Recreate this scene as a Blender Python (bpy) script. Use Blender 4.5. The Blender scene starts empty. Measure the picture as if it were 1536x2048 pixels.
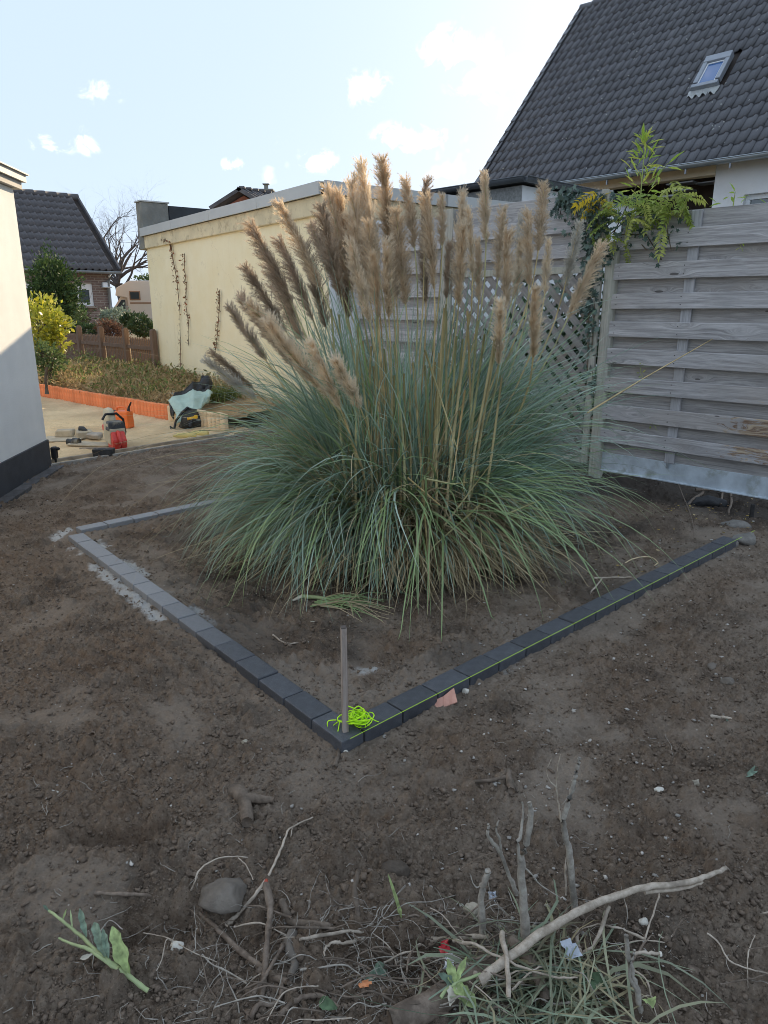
import bpy, bmesh, math, random
import numpy as np
from mathutils import Vector, Matrix, Quaternion
random.seed(7)
R = math.radians
scene = bpy.context.scene
COL = scene.collection

# ------------------------------------------------------------------ camera, sky, sun, exposure
EYE = Vector((0.0, 0.0, 1.5))
PITCH = R(16.07)
FPX = 1420.0                       # focal length in photo pixels (1536 x 2048)
cam_d = bpy.data.cameras.new('camera')
cam = bpy.data.objects.new('camera', cam_d)
COL.objects.link(cam)
cam.location = EYE
cam.rotation_euler = (R(90) - PITCH, 0, 0)
cam_d.sensor_fit = 'VERTICAL'
cam_d.sensor_height = 36.0
cam_d.lens = 36.0 * FPX / 2048.0
cam_d.clip_start = 0.05
cam_d.clip_end = 2000
scene.camera = cam

SUN_AZ, SUN_EL = R(19), R(22)      # azimuth measured from +Y towards +X
sun_d = bpy.data.lights.new('sun', 'SUN')
sun_d.energy = 2.0
sun_d.angle = R(0.55)
sun_d.color = (1.0, 0.80, 0.54)
sun = bpy.data.objects.new('sun', sun_d)
COL.objects.link(sun)
sdir = Vector((math.sin(SUN_AZ) * math.cos(SUN_EL), math.cos(SUN_AZ) * math.cos(SUN_EL), math.sin(SUN_EL)))
sun.rotation_euler = sdir.to_track_quat('Z', 'Y').to_euler()
sun.location = (3, 8, 12)

scene.view_settings.view_transform = 'Standard'
scene.view_settings.look = 'None'
scene.view_settings.exposure = 2.0
scene.view_settings.gamma = 1.0
scene.view_settings.use_curve_mapping = False
scene.cycles.filter_width = 0.95


def ray(u, v):
    x, y = (u - 768.0) / FPX, -(v - 1024.0) / FPX
    c, s = math.cos(PITCH), math.sin(PITCH)
    return Vector((x, c + y * s, y * c - s))


def gp(u, v, z=0.0):
    """point of the level z seen at a photo pixel"""
    d = ray(u, v)
    return EYE + d * ((z - EYE.z) / d.z)


def pp(u, v, p, n):
    """point of the plane (p, n) seen at a photo pixel"""
    d = ray(u, v)
    n = Vector(n)
    return EYE + d * ((Vector(p) - EYE).dot(n) / d.dot(n))


def dp(u, v, Y):
    """point at distance Y in front"""
    d = ray(u, v)
    return EYE + d * (Y / d.y)


world = bpy.data.worlds.new('World')
scene.world = world
world.use_nodes = True
NT = world.node_tree
for n_ in list(NT.nodes):
    NT.nodes.remove(n_)


class G:
    """small node-graph helper"""
    def __init__(self, nt):
        self.nt = nt

    def n(self, t, **kw):
        nd = self.nt.nodes.new(t)
        ins = kw.pop('i', {})
        for k, v in kw.items():
            setattr(nd, k, v)
        for k, v in ins.items():
            self.set(nd, k, v)
        return nd

    def set(self, nd, k, v):
        s = nd.inputs[k]
        if isinstance(v, bpy.types.NodeSocket):
            self.nt.links.new(v, s)
        elif isinstance(v, bpy.types.Node):
            self.nt.links.new(v.outputs[0], s)
        else:
            s.default_value = v

    def math(self, op, a, b=None, c=None, clamp=False):
        nd = self.n('ShaderNodeMath', operation=op, use_clamp=clamp)
        for k, v in enumerate((a, b, c)):
            if v is not None:
                self.set(nd, k, v)
        return nd.outputs[0]

    def vmath(self, op, a, b=None, out=0):
        nd = self.n('ShaderNodeVectorMath', operation=op)
        self.set(nd, 0, a)
        if b is not None:
            self.set(nd, 1, b)
        return nd.outputs[out]

    def mix(self, f, a, b, blend='MIX'):
        nd = self.n('ShaderNodeMix', data_type='RGBA', blend_type=blend)
        self.set(nd, 0, f)
        for k, v in ((6, a), (7, b)):
            self.set(nd, k, (*v, 1) if isinstance(v, tuple) and len(v) == 3 else v)
        return nd.outputs[2]

    def ramp(self, f, lo, hi, smooth=True):
        nd = self.n('ShaderNodeMapRange', interpolation_type='SMOOTHSTEP' if smooth else 'LINEAR', clamp=True)
        self.set(nd, 0, f)
        nd.inputs[1].default_value, nd.inputs[2].default_value = lo, hi
        return nd.outputs[0]

    def noise(self, vec, scale, detail=4, rough=0.55, out=0, dist=0.0):
        nd = self.n('ShaderNodeTexNoise')
        if vec is not None:
            self.set(nd, 'Vector', vec)
        nd.inputs['Scale'].default_value = scale
        nd.inputs['Detail'].default_value = detail
        nd.inputs['Roughness'].default_value = rough
        nd.inputs['Distortion'].default_value = dist
        return nd.outputs[out]


g = G(NT)
sky = g.n('ShaderNodeTexSky', sky_type='NISHITA', sun_disc=False)
sky.sun_elevation = SUN_EL
sky.sun_rotation = SUN_AZ
sky.air_density = 1.0
sky.dust_density = 1.2
sky.ozone_density = 1.0
sky.altitude = 30
tc = g.n('ShaderNodeTexCoord')
dirv = g.vmath('NORMALIZE', tc.outputs['Generated'])
sep = g.n('ShaderNodeSeparateXYZ', i={0: dirv})
# small fair-weather clouds: a few in view, the same kind sparsely all round
nz = g.noise(dirv, 34, 7, 0.62, dist=.5)
nz2 = g.noise(dirv, 9, 4, 0.6)
mask = None
for (u, v, wx, wy) in ((198, 186, .034, .016), (102, 287, .034, .017), (178, 283, .026, .019), (735, 178, .040, .026),
                       (640, 322, .040, .018), (822, 275, .060, .024), (465, 330, .020, .011), (900, 100, .055, .030),
                       (985, 150, .07, .05)):
    d0 = ray(u, v).normalized()
    df = g.vmath('SUBTRACT', dirv, tuple(d0))
    sx = g.vmath('MULTIPLY', df, (1 / wx, 1 / wx, 1 / wy))
    ln = g.vmath('LENGTH', sx, out=1)
    m = g.math('SUBTRACT', 1.0, ln, clamp=True)
    mask = m if mask is None else g.math('MAXIMUM', mask, m)
cl = g.math('ADD', g.math('MULTIPLY', mask, 0.9), g.math('MULTIPLY', g.math('SUBTRACT', nz, 0.5), 3.4))
cl = g.math('MULTIPLY', g.ramp(cl, 0.2, 1.2), g.ramp(mask, 0.0, 0.45))
wide = g.math('MULTIPLY', g.ramp(nz2, 0.66, 0.80), g.ramp(sep.outputs[2], 0.02, 0.15))
cl = g.math('MAXIMUM', cl, g.math('MULTIPLY', wide, 0.8))
hz = g.mix(0.94, sky.outputs[0], (2.95, 3.6, 4.5))       # thin even veil of high cloud
skyc = g.mix(g.math('MULTIPLY', cl, 0.8), hz, (9.6, 9.5, 9.4))
bg = g.n('ShaderNodeBackground', i={'Color': skyc, 'Strength': 0.060})
out = g.n('ShaderNodeOutputWorld', i={0: bg})


# ------------------------------------------------------------------ object helpers
def link(o):
    COL.objects.link(o)
    return o


def tag(o, label=None, cat=None, group=None, kind=None):
    for k, v in (('label', label), ('category', cat), ('group', group), ('kind', kind)):
        if v:
            o[k] = v
    return o


def adopt(o, parent):
    """child keeps its world placement; parents only carry a translation (things) or nothing (parts)"""
    if parent is not None:
        o.parent = parent
        o.matrix_parent_inverse = parent['_w'] and Matrix.Translation(-Vector(parent['_w'])) if '_w' in parent else WM[parent.name].inverted()
    return o


WM = {}


def thing(name, label, cat, loc=(0, 0, 0), group=None):
    o = link(bpy.data.objects.new(name, None))
    o.location = loc
    o.empty_display_size = 0.1
    WM[o.name] = Matrix.Translation(Vector(loc))
    return tag(o, label, cat, group)


def put(name, mesh, mat=None, parent=None, M=None, **kw):
    o = link(bpy.data.objects.new(name, mesh))
    if mat is not None and not mesh.materials:
        for m_ in (mat if isinstance(mat, (list, tuple)) else [mat]):
            mesh.materials.append(m_)
    M = M if M is not None else Matrix.Identity(4)
    WM[o.name] = M.copy()
    if parent is not None:
        o.parent = parent
        o.matrix_parent_inverse = WM[parent.name].inverted()
    o.matrix_basis = M
    return tag(o, **kw)


def frame(org, x, z=(0, 0, 1)):
    x = Vector(x).normalized()
    z = Vector(z)
    y = z.cross(x).normalized()
    z = x.cross(y).normalized()
    M = Matrix((x, y, z)).transposed().to_4x4()
    M.translation = Vector(org)
    return M


class MB:
    """collects geometry, builds ONE mesh"""
    def __init__(self):
        self.v, self.f, self.m = [], [], []
        self.smooth = False

    def add(self, vs, fs, mi=0):
        b = len(self.v)
        self.v += [tuple(p) for p in vs]
        self.f += [tuple(b + k for k in f) for f in fs]
        self.m += [mi] * len(fs)
        return self

    def box(self, c, s, M=None, mi=0, taper=1.0):
        x, y, z = s[0] / 2, s[1] / 2, s[2] / 2
        vs = []
        for k in (-1, 1):
            t = taper if k > 0 else 1
            for (i, j) in ((-1, -1), (1, -1), (1, 1), (-1, 1)):
                p = Vector((c[0] + i * x * t, c[1] + j * y * t, c[2] + k * z))
                vs.append(M @ p if M is not None else p)
        return self.add(vs, [(3, 2, 1, 0), (4, 5, 6, 7), (0, 1, 5, 4), (1, 2, 6, 5), (2, 3, 7, 6), (3, 0, 4, 7)], mi)

    def tube(self, path, r, sides=6, mi=0, cap=True):
        path = [Vector(p) for p in path]
        n = len(path)
        rs = r if isinstance(r, (list, tuple)) else [r] * n
        vs, fs = [], []
        up = Vector((0, 0, 1))
        for k, p in enumerate(path):
            t = (path[min(k + 1, n - 1)] - path[max(k - 1, 0)])
            t = t.normalized() if t.length > 1e-9 else Vector((0, 0, 1))
            a = t.cross(up)
            if a.length < 0.15:
                a = t.cross(Vector((1, 0, 0)))
            a.normalize()
            b = t.cross(a)
            for s in range(sides):
                w = 2 * math.pi * s / sides
                vs.append(p + (a * math.cos(w) + b * math.sin(w)) * rs[k])
        for k in range(n - 1):
            for s in range(sides):
                s2 = (s + 1) % sides
                fs.append((k * sides + s, k * sides + s2, (k + 1) * sides + s2, (k + 1) * sides + s))
        if cap:
            fs.append(tuple(range(sides)))
            fs.append(tuple((n - 1) * sides + s for s in reversed(range(sides))))
        return self.add(vs, fs, mi)

    def prism(self, poly, h, M=None, mi=0):
        """poly in XY, extruded 0..h along Z"""
        n = len(poly)
        vs = [Vector((p[0], p[1], 0)) for p in poly] + [Vector((p[0], p[1], h)) for p in poly]
        if M is not None:
            vs = [M @ p for p in vs]
        fs = [tuple(reversed(range(n))), tuple(range(n, 2 * n))]
        fs += [(k, (k + 1) % n, n + (k + 1) % n, n + k) for k in range(n)]
        return self.add(vs, fs, mi)

    def lathe(self, prof, sides=12, M=None, mi=0):
        vs, fs = [], []
        for (r, z) in prof:
            for s in range(sides):
                w = 2 * math.pi * s / sides
                p = Vector((r * math.cos(w), r * math.sin(w), z))
                vs.append(M @ p if M is not None else p)
        for k in range(len(prof) - 1):
            for s in range(sides):
                s2 = (s + 1) % sides
                fs.append((k * sides + s, k * sides + s2, (k + 1) * sides + s2, (k + 1) * sides + s))
        fs.append(tuple(reversed(range(sides))))
        fs.append(tuple((len(prof) - 1) * sides + s for s in range(sides)))
        return self.add(vs, fs, mi)

    def mesh(self, name='mesh', smooth=False, bevel=0.0, seg=1):
        me = bpy.data.meshes.new(name)
        me.from_pydata(self.v, [], self.f)
        if any(self.m):
            me.polygons.foreach_set('material_index', self.m)
        if bevel:
            bm = bmesh.new()
            bm.from_mesh(me)
            bmesh.ops.bevel(bm, geom=[e for e in bm.edges if len(e.link_faces) == 2 and e.calc_face_angle(0) > 0.5], offset=bevel,
                            segments=seg, affect='EDGES', profile=0.6)
            bm.to_mesh(me)
            bm.free()
        if smooth:
            me.polygons.foreach_set('use_smooth', [True] * len(me.polygons))
        me.update()
        return me


def npmesh(name, verts, faces, smooth=False):
    """fast mesh from arrays; faces (n,3) or (n,4)"""
    me = bpy.data.meshes.new(name)
    verts = np.ascontiguousarray(verts, dtype=np.float32)
    faces = np.ascontiguousarray(faces, dtype=np.int32)
    k = faces.shape[1]
    me.vertices.add(len(verts))
    me.vertices.foreach_set('co', verts.ravel())
    me.loops.add(faces.size)
    me.loops.foreach_set('vertex_index', faces.ravel())
    me.polygons.add(len(faces))
    me.polygons.foreach_set('loop_start', np.arange(0, faces.size, k, dtype=np.int32))
    if smooth:
        me.polygons.foreach_set('use_smooth', np.ones(len(faces), dtype=bool))
    me.update()
    me.validate()
    return me


def attr(me, name, vals):
    a = me.attributes.new(name, 'FLOAT', 'POINT')
    a.data.foreach_set('value', np.ascontiguousarray(vals, dtype=np.float32).ravel())


# ------------------------------------------------------------------ numpy noise
def _hash(ix, iy, seed):
    h = (ix.astype(np.int64) * 374761393 + iy.astype(np.int64) * 668265263 + seed * 1442695041) & 0xffffffff
    h = ((h ^ (h >> 13)) * 1274126177) & 0xffffffff
    h = (h ^ (h >> 16)) & 0xffffffff
    return h.astype(np.float64) / 4294967295.0


def pnoise(x, y, seed=0):
    ix, iy = np.floor(x), np.floor(y)
    fx, fy = x - ix, y - iy
    ux, uy = fx * fx * fx * (fx * (fx * 6 - 15) + 10), fy * fy * fy * (fy * (fy * 6 - 15) + 10)

    def gr(a, b):
        w = _hash(ix + a, iy + b, seed) * 2 * np.pi
        return np.cos(w) * (fx - a) + np.sin(w) * (fy - b)
    return (gr(0, 0) * (1 - ux) + gr(1, 0) * ux) * (1 - uy) + (gr(0, 1) * (1 - ux) + gr(1, 1) * ux) * uy


def fbm(x, y, oct=4, seed=0, gain=0.5):
    s, a = 0, 1.0
    for k in range(oct):
        s = s + a * pnoise(x * 2 ** k, y * 2 ** k, seed + k * 17)
        a *= gain
    return s


def clods(x, y, cell, seed, fill=0.6, rmin=0.25, rmax=0.55):
    """rounded lumps on the ground: height in units of the cell size"""
    gx, gy = x / cell, y / cell
    ix, iy = np.floor(gx), np.floor(gy)
    best = np.zeros_like(x)
    for a in (-1, 0, 1):
        for b in (-1, 0, 1):
            cx, cy = ix + a, iy + b
            px, py = cx + _hash(cx, cy, seed), cy + _hash(cx, cy, seed + 1)
            rr = rmin + (rmax - rmin) * _hash(cx, cy, seed + 2) ** 2
            on = _hash(cx, cy, seed + 3) < fill
            d2 = (gx - px) ** 2 + (gy - py) ** 2
            h = np.sqrt(np.maximum(rr * rr - d2, 0)) * on
            best = np.maximum(best, h)
    return best * cell


# ------------------------------------------------------------------ materials
MATS = {}


def material(name):
    m = bpy.data.materials.new(name)
    m.use_nodes = True
    nt = m.node_tree
    for n_ in list(nt.nodes):
        nt.nodes.remove(n_)
    gg = G(nt)
    b = gg.n('ShaderNodeBsdfPrincipled')
    o = gg.n('ShaderNodeOutputMaterial', i={0: b})
    b.inputs['Specular IOR Level'].default_value = 0.3
    MATS[name] = m
    return m, gg, b, o


def simple(name, col, rough=0.7, var=0.25, scale=8, bump=0.0, bscale=60, metal=0.0, spec=0.3, island=0.0, objvar=0.0, dirt=None):
    """base colour with cloudy variation, fine relief, and per-piece variation"""
    m, gg, b, o = material(name)
    t = gg.n('ShaderNodeTexCoord')
    vec = t.outputs['Object']
    nz = gg.noise(vec, scale, 5, 0.6)
    c = gg.mix(gg.ramp(nz, 0.25, 0.75), tuple(k * (1 - var) for k in col), tuple(min(1, k * (1 + var)) for k in col))
    if dirt:
        dn = gg.noise(vec, dirt[1], 6, 0.65)
        c = gg.mix(gg.math('MULTIPLY', gg.ramp(dn, dirt[2], dirt[2] + 0.2), dirt[3]), c, dirt[0])
    if island:
        gm = gg.n('ShaderNodeNewGeometry')
        k = gg.n('ShaderNodeMapRange', i={0: gm.outputs['Random Per Island'], 3: 1 - island, 4: 1 + island})
        c = gg.mix(1.0, c, gg.n('ShaderNodeCombineColor', i={0: k.outputs[0], 1: k.outputs[0], 2: k.outputs[0]}).outputs[0], 'MULTIPLY')
    if objvar:
        oi = gg.n('ShaderNodeObjectInfo')
        k = gg.n('ShaderNodeMapRange', i={0: oi.outputs['Random'], 3: 1 - objvar, 4: 1 + objvar})
        c = gg.mix(1.0, c, gg.n('ShaderNodeCombineColor', i={0: k.outputs[0], 1: k.outputs[0], 2: k.outputs[0]}).outputs[0], 'MULTIPLY')
    gg.set(b, 'Base Color', c)
    b.inputs['Roughness'].default_value = rough
    b.inputs['Metallic'].default_value = metal
    b.inputs['Specular IOR Level'].default_value = spec
    if bump:
        bn = gg.n('ShaderNodeBump', i={'Strength': min(1, bump), 'Distance': 0.01, 'Height': gg.noise(vec, bscale, 6, 0.65)})
        gg.set(b, 'Normal', bn)
    return m


def foliage(name, cols, rough=0.55, trans=0.35, var=0.35, spec=0.25, nscale=6, objvar=0.0):
    """leaf material: colour differs from leaf to leaf, light passes through"""
    m, gg, b, o = material(name)
    gm = gg.n('ShaderNodeNewGeometry')
    r = gm.outputs['Random Per Island']
    if objvar:
        r = gg.n('ShaderNodeObjectInfo').outputs['Random']
    cr = gg.n('ShaderNodeValToRGB', i={0: r})
    e = cr.color_ramp.elements
    for k, c in enumerate(cols):
        if k < 2:
            e[k].position, e[k].color = (0.0 if k == 0 else 1.0), (*c, 1)
    for k, c in enumerate(cols[2:]):
        nn = e.new((k + 1) / (len(cols) - 1))
        nn.color = (*c, 1)
    t = gg.n('ShaderNodeTexCoord')
    nz = gg.noise(t.outputs['Object'], nscale, 3, 0.5)
    k = gg.n('ShaderNodeMapRange', i={0: nz, 1: 0.3, 2: 0.7, 3: 1 - var, 4: 1 + var}).outputs[0]
    c = gg.mix(1.0, cr.outputs[0], gg.n('ShaderNodeCombineColor', i={0: k, 1: k, 2: k}).outputs[0], 'MULTIPLY')
    gg.set(b, 'Base Color', c)
    b.inputs['Roughness'].default_value = rough
    b.inputs['Specular IOR Level'].default_value = spec
    tr = gg.n('ShaderNodeBsdfTranslucent', i={0: c})
    mx = gg.n('ShaderNodeMixShader', i={0: trans, 1: b.outputs[0], 2: tr.outputs[0]})
    gg.set(o, 0, mx)
    return m

# ------------------------------------------------------------------ survey: the fixed points of the garden
FA = Vector((-0.692, 0.722, 0))                 # direction the screen fence runs in (away, to the left)
FN = Vector((0.722, 0.692, 0))                  # its normal, pointing away from the garden
FP = Vector((1.97, 6.49, 0))                    # foot of the fence post
EA = gp(140, 1060, .05)                         # edging corners (top level)
EB = gp(690, 1462, .05)
EC = gp(1478, 1066, .05)
ED = EA + (gp(490, 988, .05) - EA).normalized() * 3.4
KA = gp(100, 934, 0.0)                          # edge between the soil and the sand
KB = gp(470, 874, 0.0)
KD = (KB - KA).normalized()
KN = Vector((-KD.y, KD.x, 0))                   # towards the sand
PA = gp(340, 845, 0.0)                          # palisade line
PB = gp(84, 796, 0.0)
PD = (PB - PA).normalized()
PN = Vector((PD.y, -PD.x, 0))                   # towards the bank
if PN.dot(Vector((0, 1, 0))) < 0:
    PN = -PN
G0 = pp(650, 365, (0, 8.63, 0), (0, 1, 0))      # near top corner of the garage
GZ = G0.z
G1 = gp(288, 459, GZ)                           # far top corner
GD = (G1 - G0).normalized()
GR = Vector((-GD.y, GD.x, 0)) * -1              # along the garage's right side
if GR.x < 0:
    GR = -GR
GN = Vector((GD.y, -GD.x, 0))                   # outward normal of the cream wall
if GN.y > 0:
    GN = -GN


def seg_dist(x, y, a, b):
    dx, dy = b.x - a.x, b.y - a.y
    L2 = dx * dx + dy * dy
    t = np.clip(((x - a.x) * dx + (y - a.y) * dy) / L2, 0, 1)
    return np.hypot(x - a.x - t * dx, y - a.y - t * dy), t


def sstep(v, a, b):
    t = np.clip((v - a) / (b - a), 0, 1)
    return t * t * (3 - 2 * t)


FEAT = []   # hollows (-) and mounds (+): photo pixel, half sizes in metres, height, turn
for (u, v, rx, ry, h, w) in ((245, 1662, .13, .05, -.055, .1), (160, 1655, .08, .05, -.02, 0), (330, 1835, .10, .07, -.06, .2), (240, 1850, .05, .06, -.05, 0),
                             (690, 1722, .13, .045, .03, .2), (870, 1690, .17, .05, .025, .15), (690, 1640, .12, .07, -.012, .5), (960, 1612, .13, .06, -.012, .1),
                             (600, 1605, .07, .05, -.02, .3), (480, 1850, .12, .08, -.035, 0), (800, 1900, .16, .07, -.05, .1), (1000, 1790, .14, .06, -.03, 0),
                             (1360, 1850, .35, .16, .02, .1), (1480, 1760, .25, .08, .02, .2), (250, 1960, .3, .07, .02, 0), (430, 1950, .15, .06, -.03, .1),
                             (930, 1500, .16, .10, .018, .3), (1160, 1470, .13, .05, -.022, .5), (780, 1300, .16, .10, -.02, .4), (760, 1790, .09, .05, .03, 0),
                             (1130, 1700, .25, .10, -.02, 0), (350, 1330, .3, .12, .02, .2), (150, 1380, .25, .1, .02, .1), (260, 955, .7, .3, .03, .4), (560, 1480, .25, .1, -.015, .3),
                             (1320, 1060, .22, .13, .05, .2)):
    c = gp(u, v)
    FEAT.append((c.x, c.y, rx, ry, h * 1.5, w))


def height(x, y, fine=True):
    low = fbm(x * 1.1 + 3, y * 1.1, 3, 5)
    h = .022 * low + .014 * fbm(x * 3.3, y * 3.3, 3, 9)
    for (cx, cy, rx, ry, hh, w) in FEAT:
        dx, dy = x - cx, y - cy
        a = dx * math.cos(w) + dy * math.sin(w)
        b = -dx * math.sin(w) + dy * math.cos(w)
        h = h + hh * np.exp(-((a / rx) ** 2 + (b / ry) ** 2) ** 1.5)
    d1, t1 = seg_dist(x, y, EB, EA)
    d2, t2 = seg_dist(x, y, EB, EC)
    d3, t3 = seg_dist(x, y, EA, ED)
    d = np.minimum(np.minimum(d1, d2), d3)
    # inside the bed?
    n1 = (EA.x - EB.x) * (y - EB.y) - (EA.y - EB.y) * (x - EB.x)
    n2 = (EC.x - EB.x) * (y - EB.y) - (EC.y - EB.y) * (x - EB.x)
    n3 = (ED.x - EA.x) * (y - EA.y) - (ED.y - EA.y) * (x - EA.x)
    inside = (n1 < 0) & (n2 > 0) & (n3 < 0)
    near = np.exp(-(d / .11) ** 2)
    flat = np.where(inside, .024, .0) + np.where((d1 < d2) & ~inside, .012, 0)
    h = h * (1 - .92 * near) + near * flat
    smooth = sstep(fbm(x * 2.3, y * 2.3 + 8, 4, 31), .05, .5)
    smooth = np.maximum(smooth, .8 * np.exp(-(d / .16) ** 2))
    rough = 1 - .62 * smooth
    if fine:
        big = clods(x, y, .085, 71, .30, .2, .5)
        h = h + rough * (1.5 * clods(x, y, .016, 81, .85, .3, .6) + 1.25 * clods(x, y, .034, 61, .6, .22, .5) + .85 * big)
        h = h + .006 * rough * fbm(x * 14, y * 14, 3, 41) + .0035 * fbm(x * 38, y * 38, 2, 43)
    rake = sstep(fbm(x * .9 + 5, y * .9, 2, 91), -.1, .25) * (x < -.2)
    h = h + .0065 * rake * np.sin((x * .62 + y * .78 + .03 * fbm(x * 3, y * 3, 2, 93)) * 2 * np.pi / .075) * (.4 + rough)
    # the ground falls away under the fence, and makes room for the sand
    s = (x - FP.x) * FN.x + (y - FP.y) * FN.y
    a = (x - FP.x) * FA.x + (y - FP.y) * FA.y
    h = h - .24 * sstep(s, -.50, -.08) * sstep(a, .1, -.8)
    k = (x - KA.x) * KN.x + (y - KA.y) * KN.y
    h = h - .14 * sstep(k, -.03, .02)
    # shallow slots where the edging stones stand
    h = np.where(d < .036, np.minimum(h, .012), h)
    return h, smooth, d1, t1, d2, d3, inside


def zg(x, y):
    return float(height(np.array([x]), np.array([y]), False)[0][0])


def on(u, v, dz=0.0):
    """point of the soil seen at a photo pixel"""
    p = gp(u, v)
    for _ in range(3):
        p = gp(u, v, zg(p.x, p.y))
    return p + Vector((0, 0, dz))


# soil material ---------------------------------------------------------------
m, gg, b, o = material('soil')
t = gg.n('ShaderNodeTexCoord')
vec = t.outputs['Object']
n1 = gg.noise(vec, 1.3, 5, 0.6)
n2 = gg.noise(vec, 55, 6, 0.7)
n4 = gg.noise(vec, 130, 5, 0.75)
n3 = gg.noise(vec, 9, 5, 0.65)
c = gg.mix(gg.ramp(n3, .3, .7), (.125, .087, .060), (.250, .190, .140))
c = gg.mix(gg.math('MULTIPLY', gg.ramp(n2, .35, .75), .65), c, (.28, .23, .18))
c = gg.mix(gg.math('MULTIPLY', gg.ramp(n1, .42, .68), .45), c, (.175, .110, .068))
c = gg.mix(gg.math('MULTIPLY', gg.ramp(gg.noise(vec, 2.3, 5, .65), .52, .66), .55), c, (.055, .042, .033))
c = gg.mix(gg.math('MULTIPLY', gg.ramp(n4, .56, .70), .75), c, (.40, .315, .235))
c = gg.mix(gg.math('MULTIPLY', gg.ramp(n4, .46, .34), .8), c, (.045, .033, .025))
at = gg.n('ShaderNodeAttribute', attribute_name='dry')
c = gg.mix(gg.math('MULTIPLY', at.outputs['Fac'], .6), c, (.30, .25, .20))
am = gg.n('ShaderNodeAttribute', attribute_name='mortar')
mn = gg.noise(vec, 17, 8, 0.75)
c = gg.mix(gg.ramp(gg.math('MULTIPLY', am.outputs['Fac'], gg.math('ADD', gg.math('MULTIPLY', mn, 2.2), -.38)), .28, .70), c, (.50, .49, .465))
ad = gg.n('ShaderNodeAttribute', attribute_name='damp')  # wet soil plus the deep shadow under the fence, put into the colour
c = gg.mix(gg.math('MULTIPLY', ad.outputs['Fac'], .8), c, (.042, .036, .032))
sp = gg.n('ShaderNodeTexVoronoi', feature='F1', i={'Vector': vec, 'Scale': 46.0})
sc_ = gg.n('ShaderNodeSeparateColor', i={0: sp.outputs['Color']})
spk = gg.math('MULTIPLY', gg.math('LESS_THAN', sp.outputs['Distance'], .16), gg.math('GREATER_THAN', sc_.outputs[0], .965))
c = gg.mix(spk, c, (.42, .39, .35))
gg.set(b, 'Base Color', c)
b.inputs['Roughness'].default_value = .93
b.inputs['Specular IOR Level'].default_value = .15
bh = gg.math('ADD', gg.noise(vec, 95, 6, .75), gg.math('MULTIPLY', gg.noise(vec, 300, 3, .6), .4))
gg.set(b, 'Normal', gg.n('ShaderNodeBump', i={'Strength': 1.0, 'Distance': .010, 'Height': bh}))

NR, NC = 900, 680
yy = .55 * np.exp(np.linspace(0, math.log(10.4 / .55), NR))
tt = np.linspace(-.76, .76, NC)
Y = np.repeat(yy[:, None], NC, 1)
X = (Y + 1.25) * tt[None, :]
Hh, sm, d1, t1, d2, d3, ins = height(X, Y)
V = np.stack([X, Y, Hh], -1).reshape(-1, 3)
idx = np.arange(NR * NC).reshape(NR, NC)
F = np.stack([idx[:-1, :-1], idx[:-1, 1:], idx[1:, 1:], idx[1:, :-1]], -1).reshape(-1, 4)
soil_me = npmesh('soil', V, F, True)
attr(soil_me, 'dry', np.clip(sm * .75 + 1.0 * ins * np.exp(-((d1 - .15) / .12) ** 2) * sstep(fbm(X * 2.2, Y * 2.2, 3, 66), -.3, .1) + .7 * ins * np.exp(-((d2 - .2) / .15) ** 2) * sstep(fbm(X * 2.2, Y * 2.2, 3, 67), -.1, .25) + .35 * sstep(X, .5, 2.2) * sstep(fbm(X * 2, Y * 2, 3, 3), -.2, .3), 0, 1))
mort = np.exp(-((d1 - .085) / .06) ** 2) * sstep(t1, .22, .5) * sstep(fbm(X * 3, Y * 3, 3, 55), -.35, .15)
mort = np.maximum(mort, .8 * np.exp(-((d3 - .10) / .07) ** 2) * sstep(fbm(X * 3, Y * 3, 3, 57), -.1, .3) * ins)
mort = np.maximum(mort, .5 * np.exp(-((d2 - .07) / .06) ** 2) * sstep(fbm(X * 2.5, Y * 2.5, 3, 59), .1, .5))
cc = gp(730, 1340)
mort = np.maximum(mort, .75 * np.exp(-(((X - cc.x) / .11) ** 2 + ((Y - cc.y) / .06) ** 2)))
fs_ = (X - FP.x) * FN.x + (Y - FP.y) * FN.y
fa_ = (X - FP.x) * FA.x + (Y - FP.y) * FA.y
attr(soil_me, 'damp', np.clip(sstep(fs_, -.95, -.35) * sstep(fa_, .5, -.3) + .55 * ins * sstep(fbm(X * 1.8, Y * 1.8, 3, 88), .0, .35), 0, 1))  # first term: shadow at the fence foot; second: wet patches in the bed
attr(soil_me, 'mortar', np.clip(mort, 0, 1))
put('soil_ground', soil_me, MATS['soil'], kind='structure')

# wide ground to the horizon
simple('far_ground', (.07, .075, .045), .95, .3, 0.4)
mb = MB()
mb.add([(-600, -600, -.32), (600, -600, -.32), (600, 600, -.32), (-600, 600, -.32)], [(0, 1, 2, 3)])
put('ground', mb.mesh('ground'), MATS['far_ground'], kind='structure')

# loose crumbs of soil, joined: nobody could count them
def ico(sub):
    bm = bmesh.new()
    bmesh.ops.create_icosphere(bm, subdivisions=sub, radius=1)
    v = np.array([p.co[:] for p in bm.verts])
    f = np.array([[q.index for q in p.verts] for p in bm.faces])
    bm.free()
    return v, f


IV1, IF1 = ico(1)
IV2, IF2 = ico(2)


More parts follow.
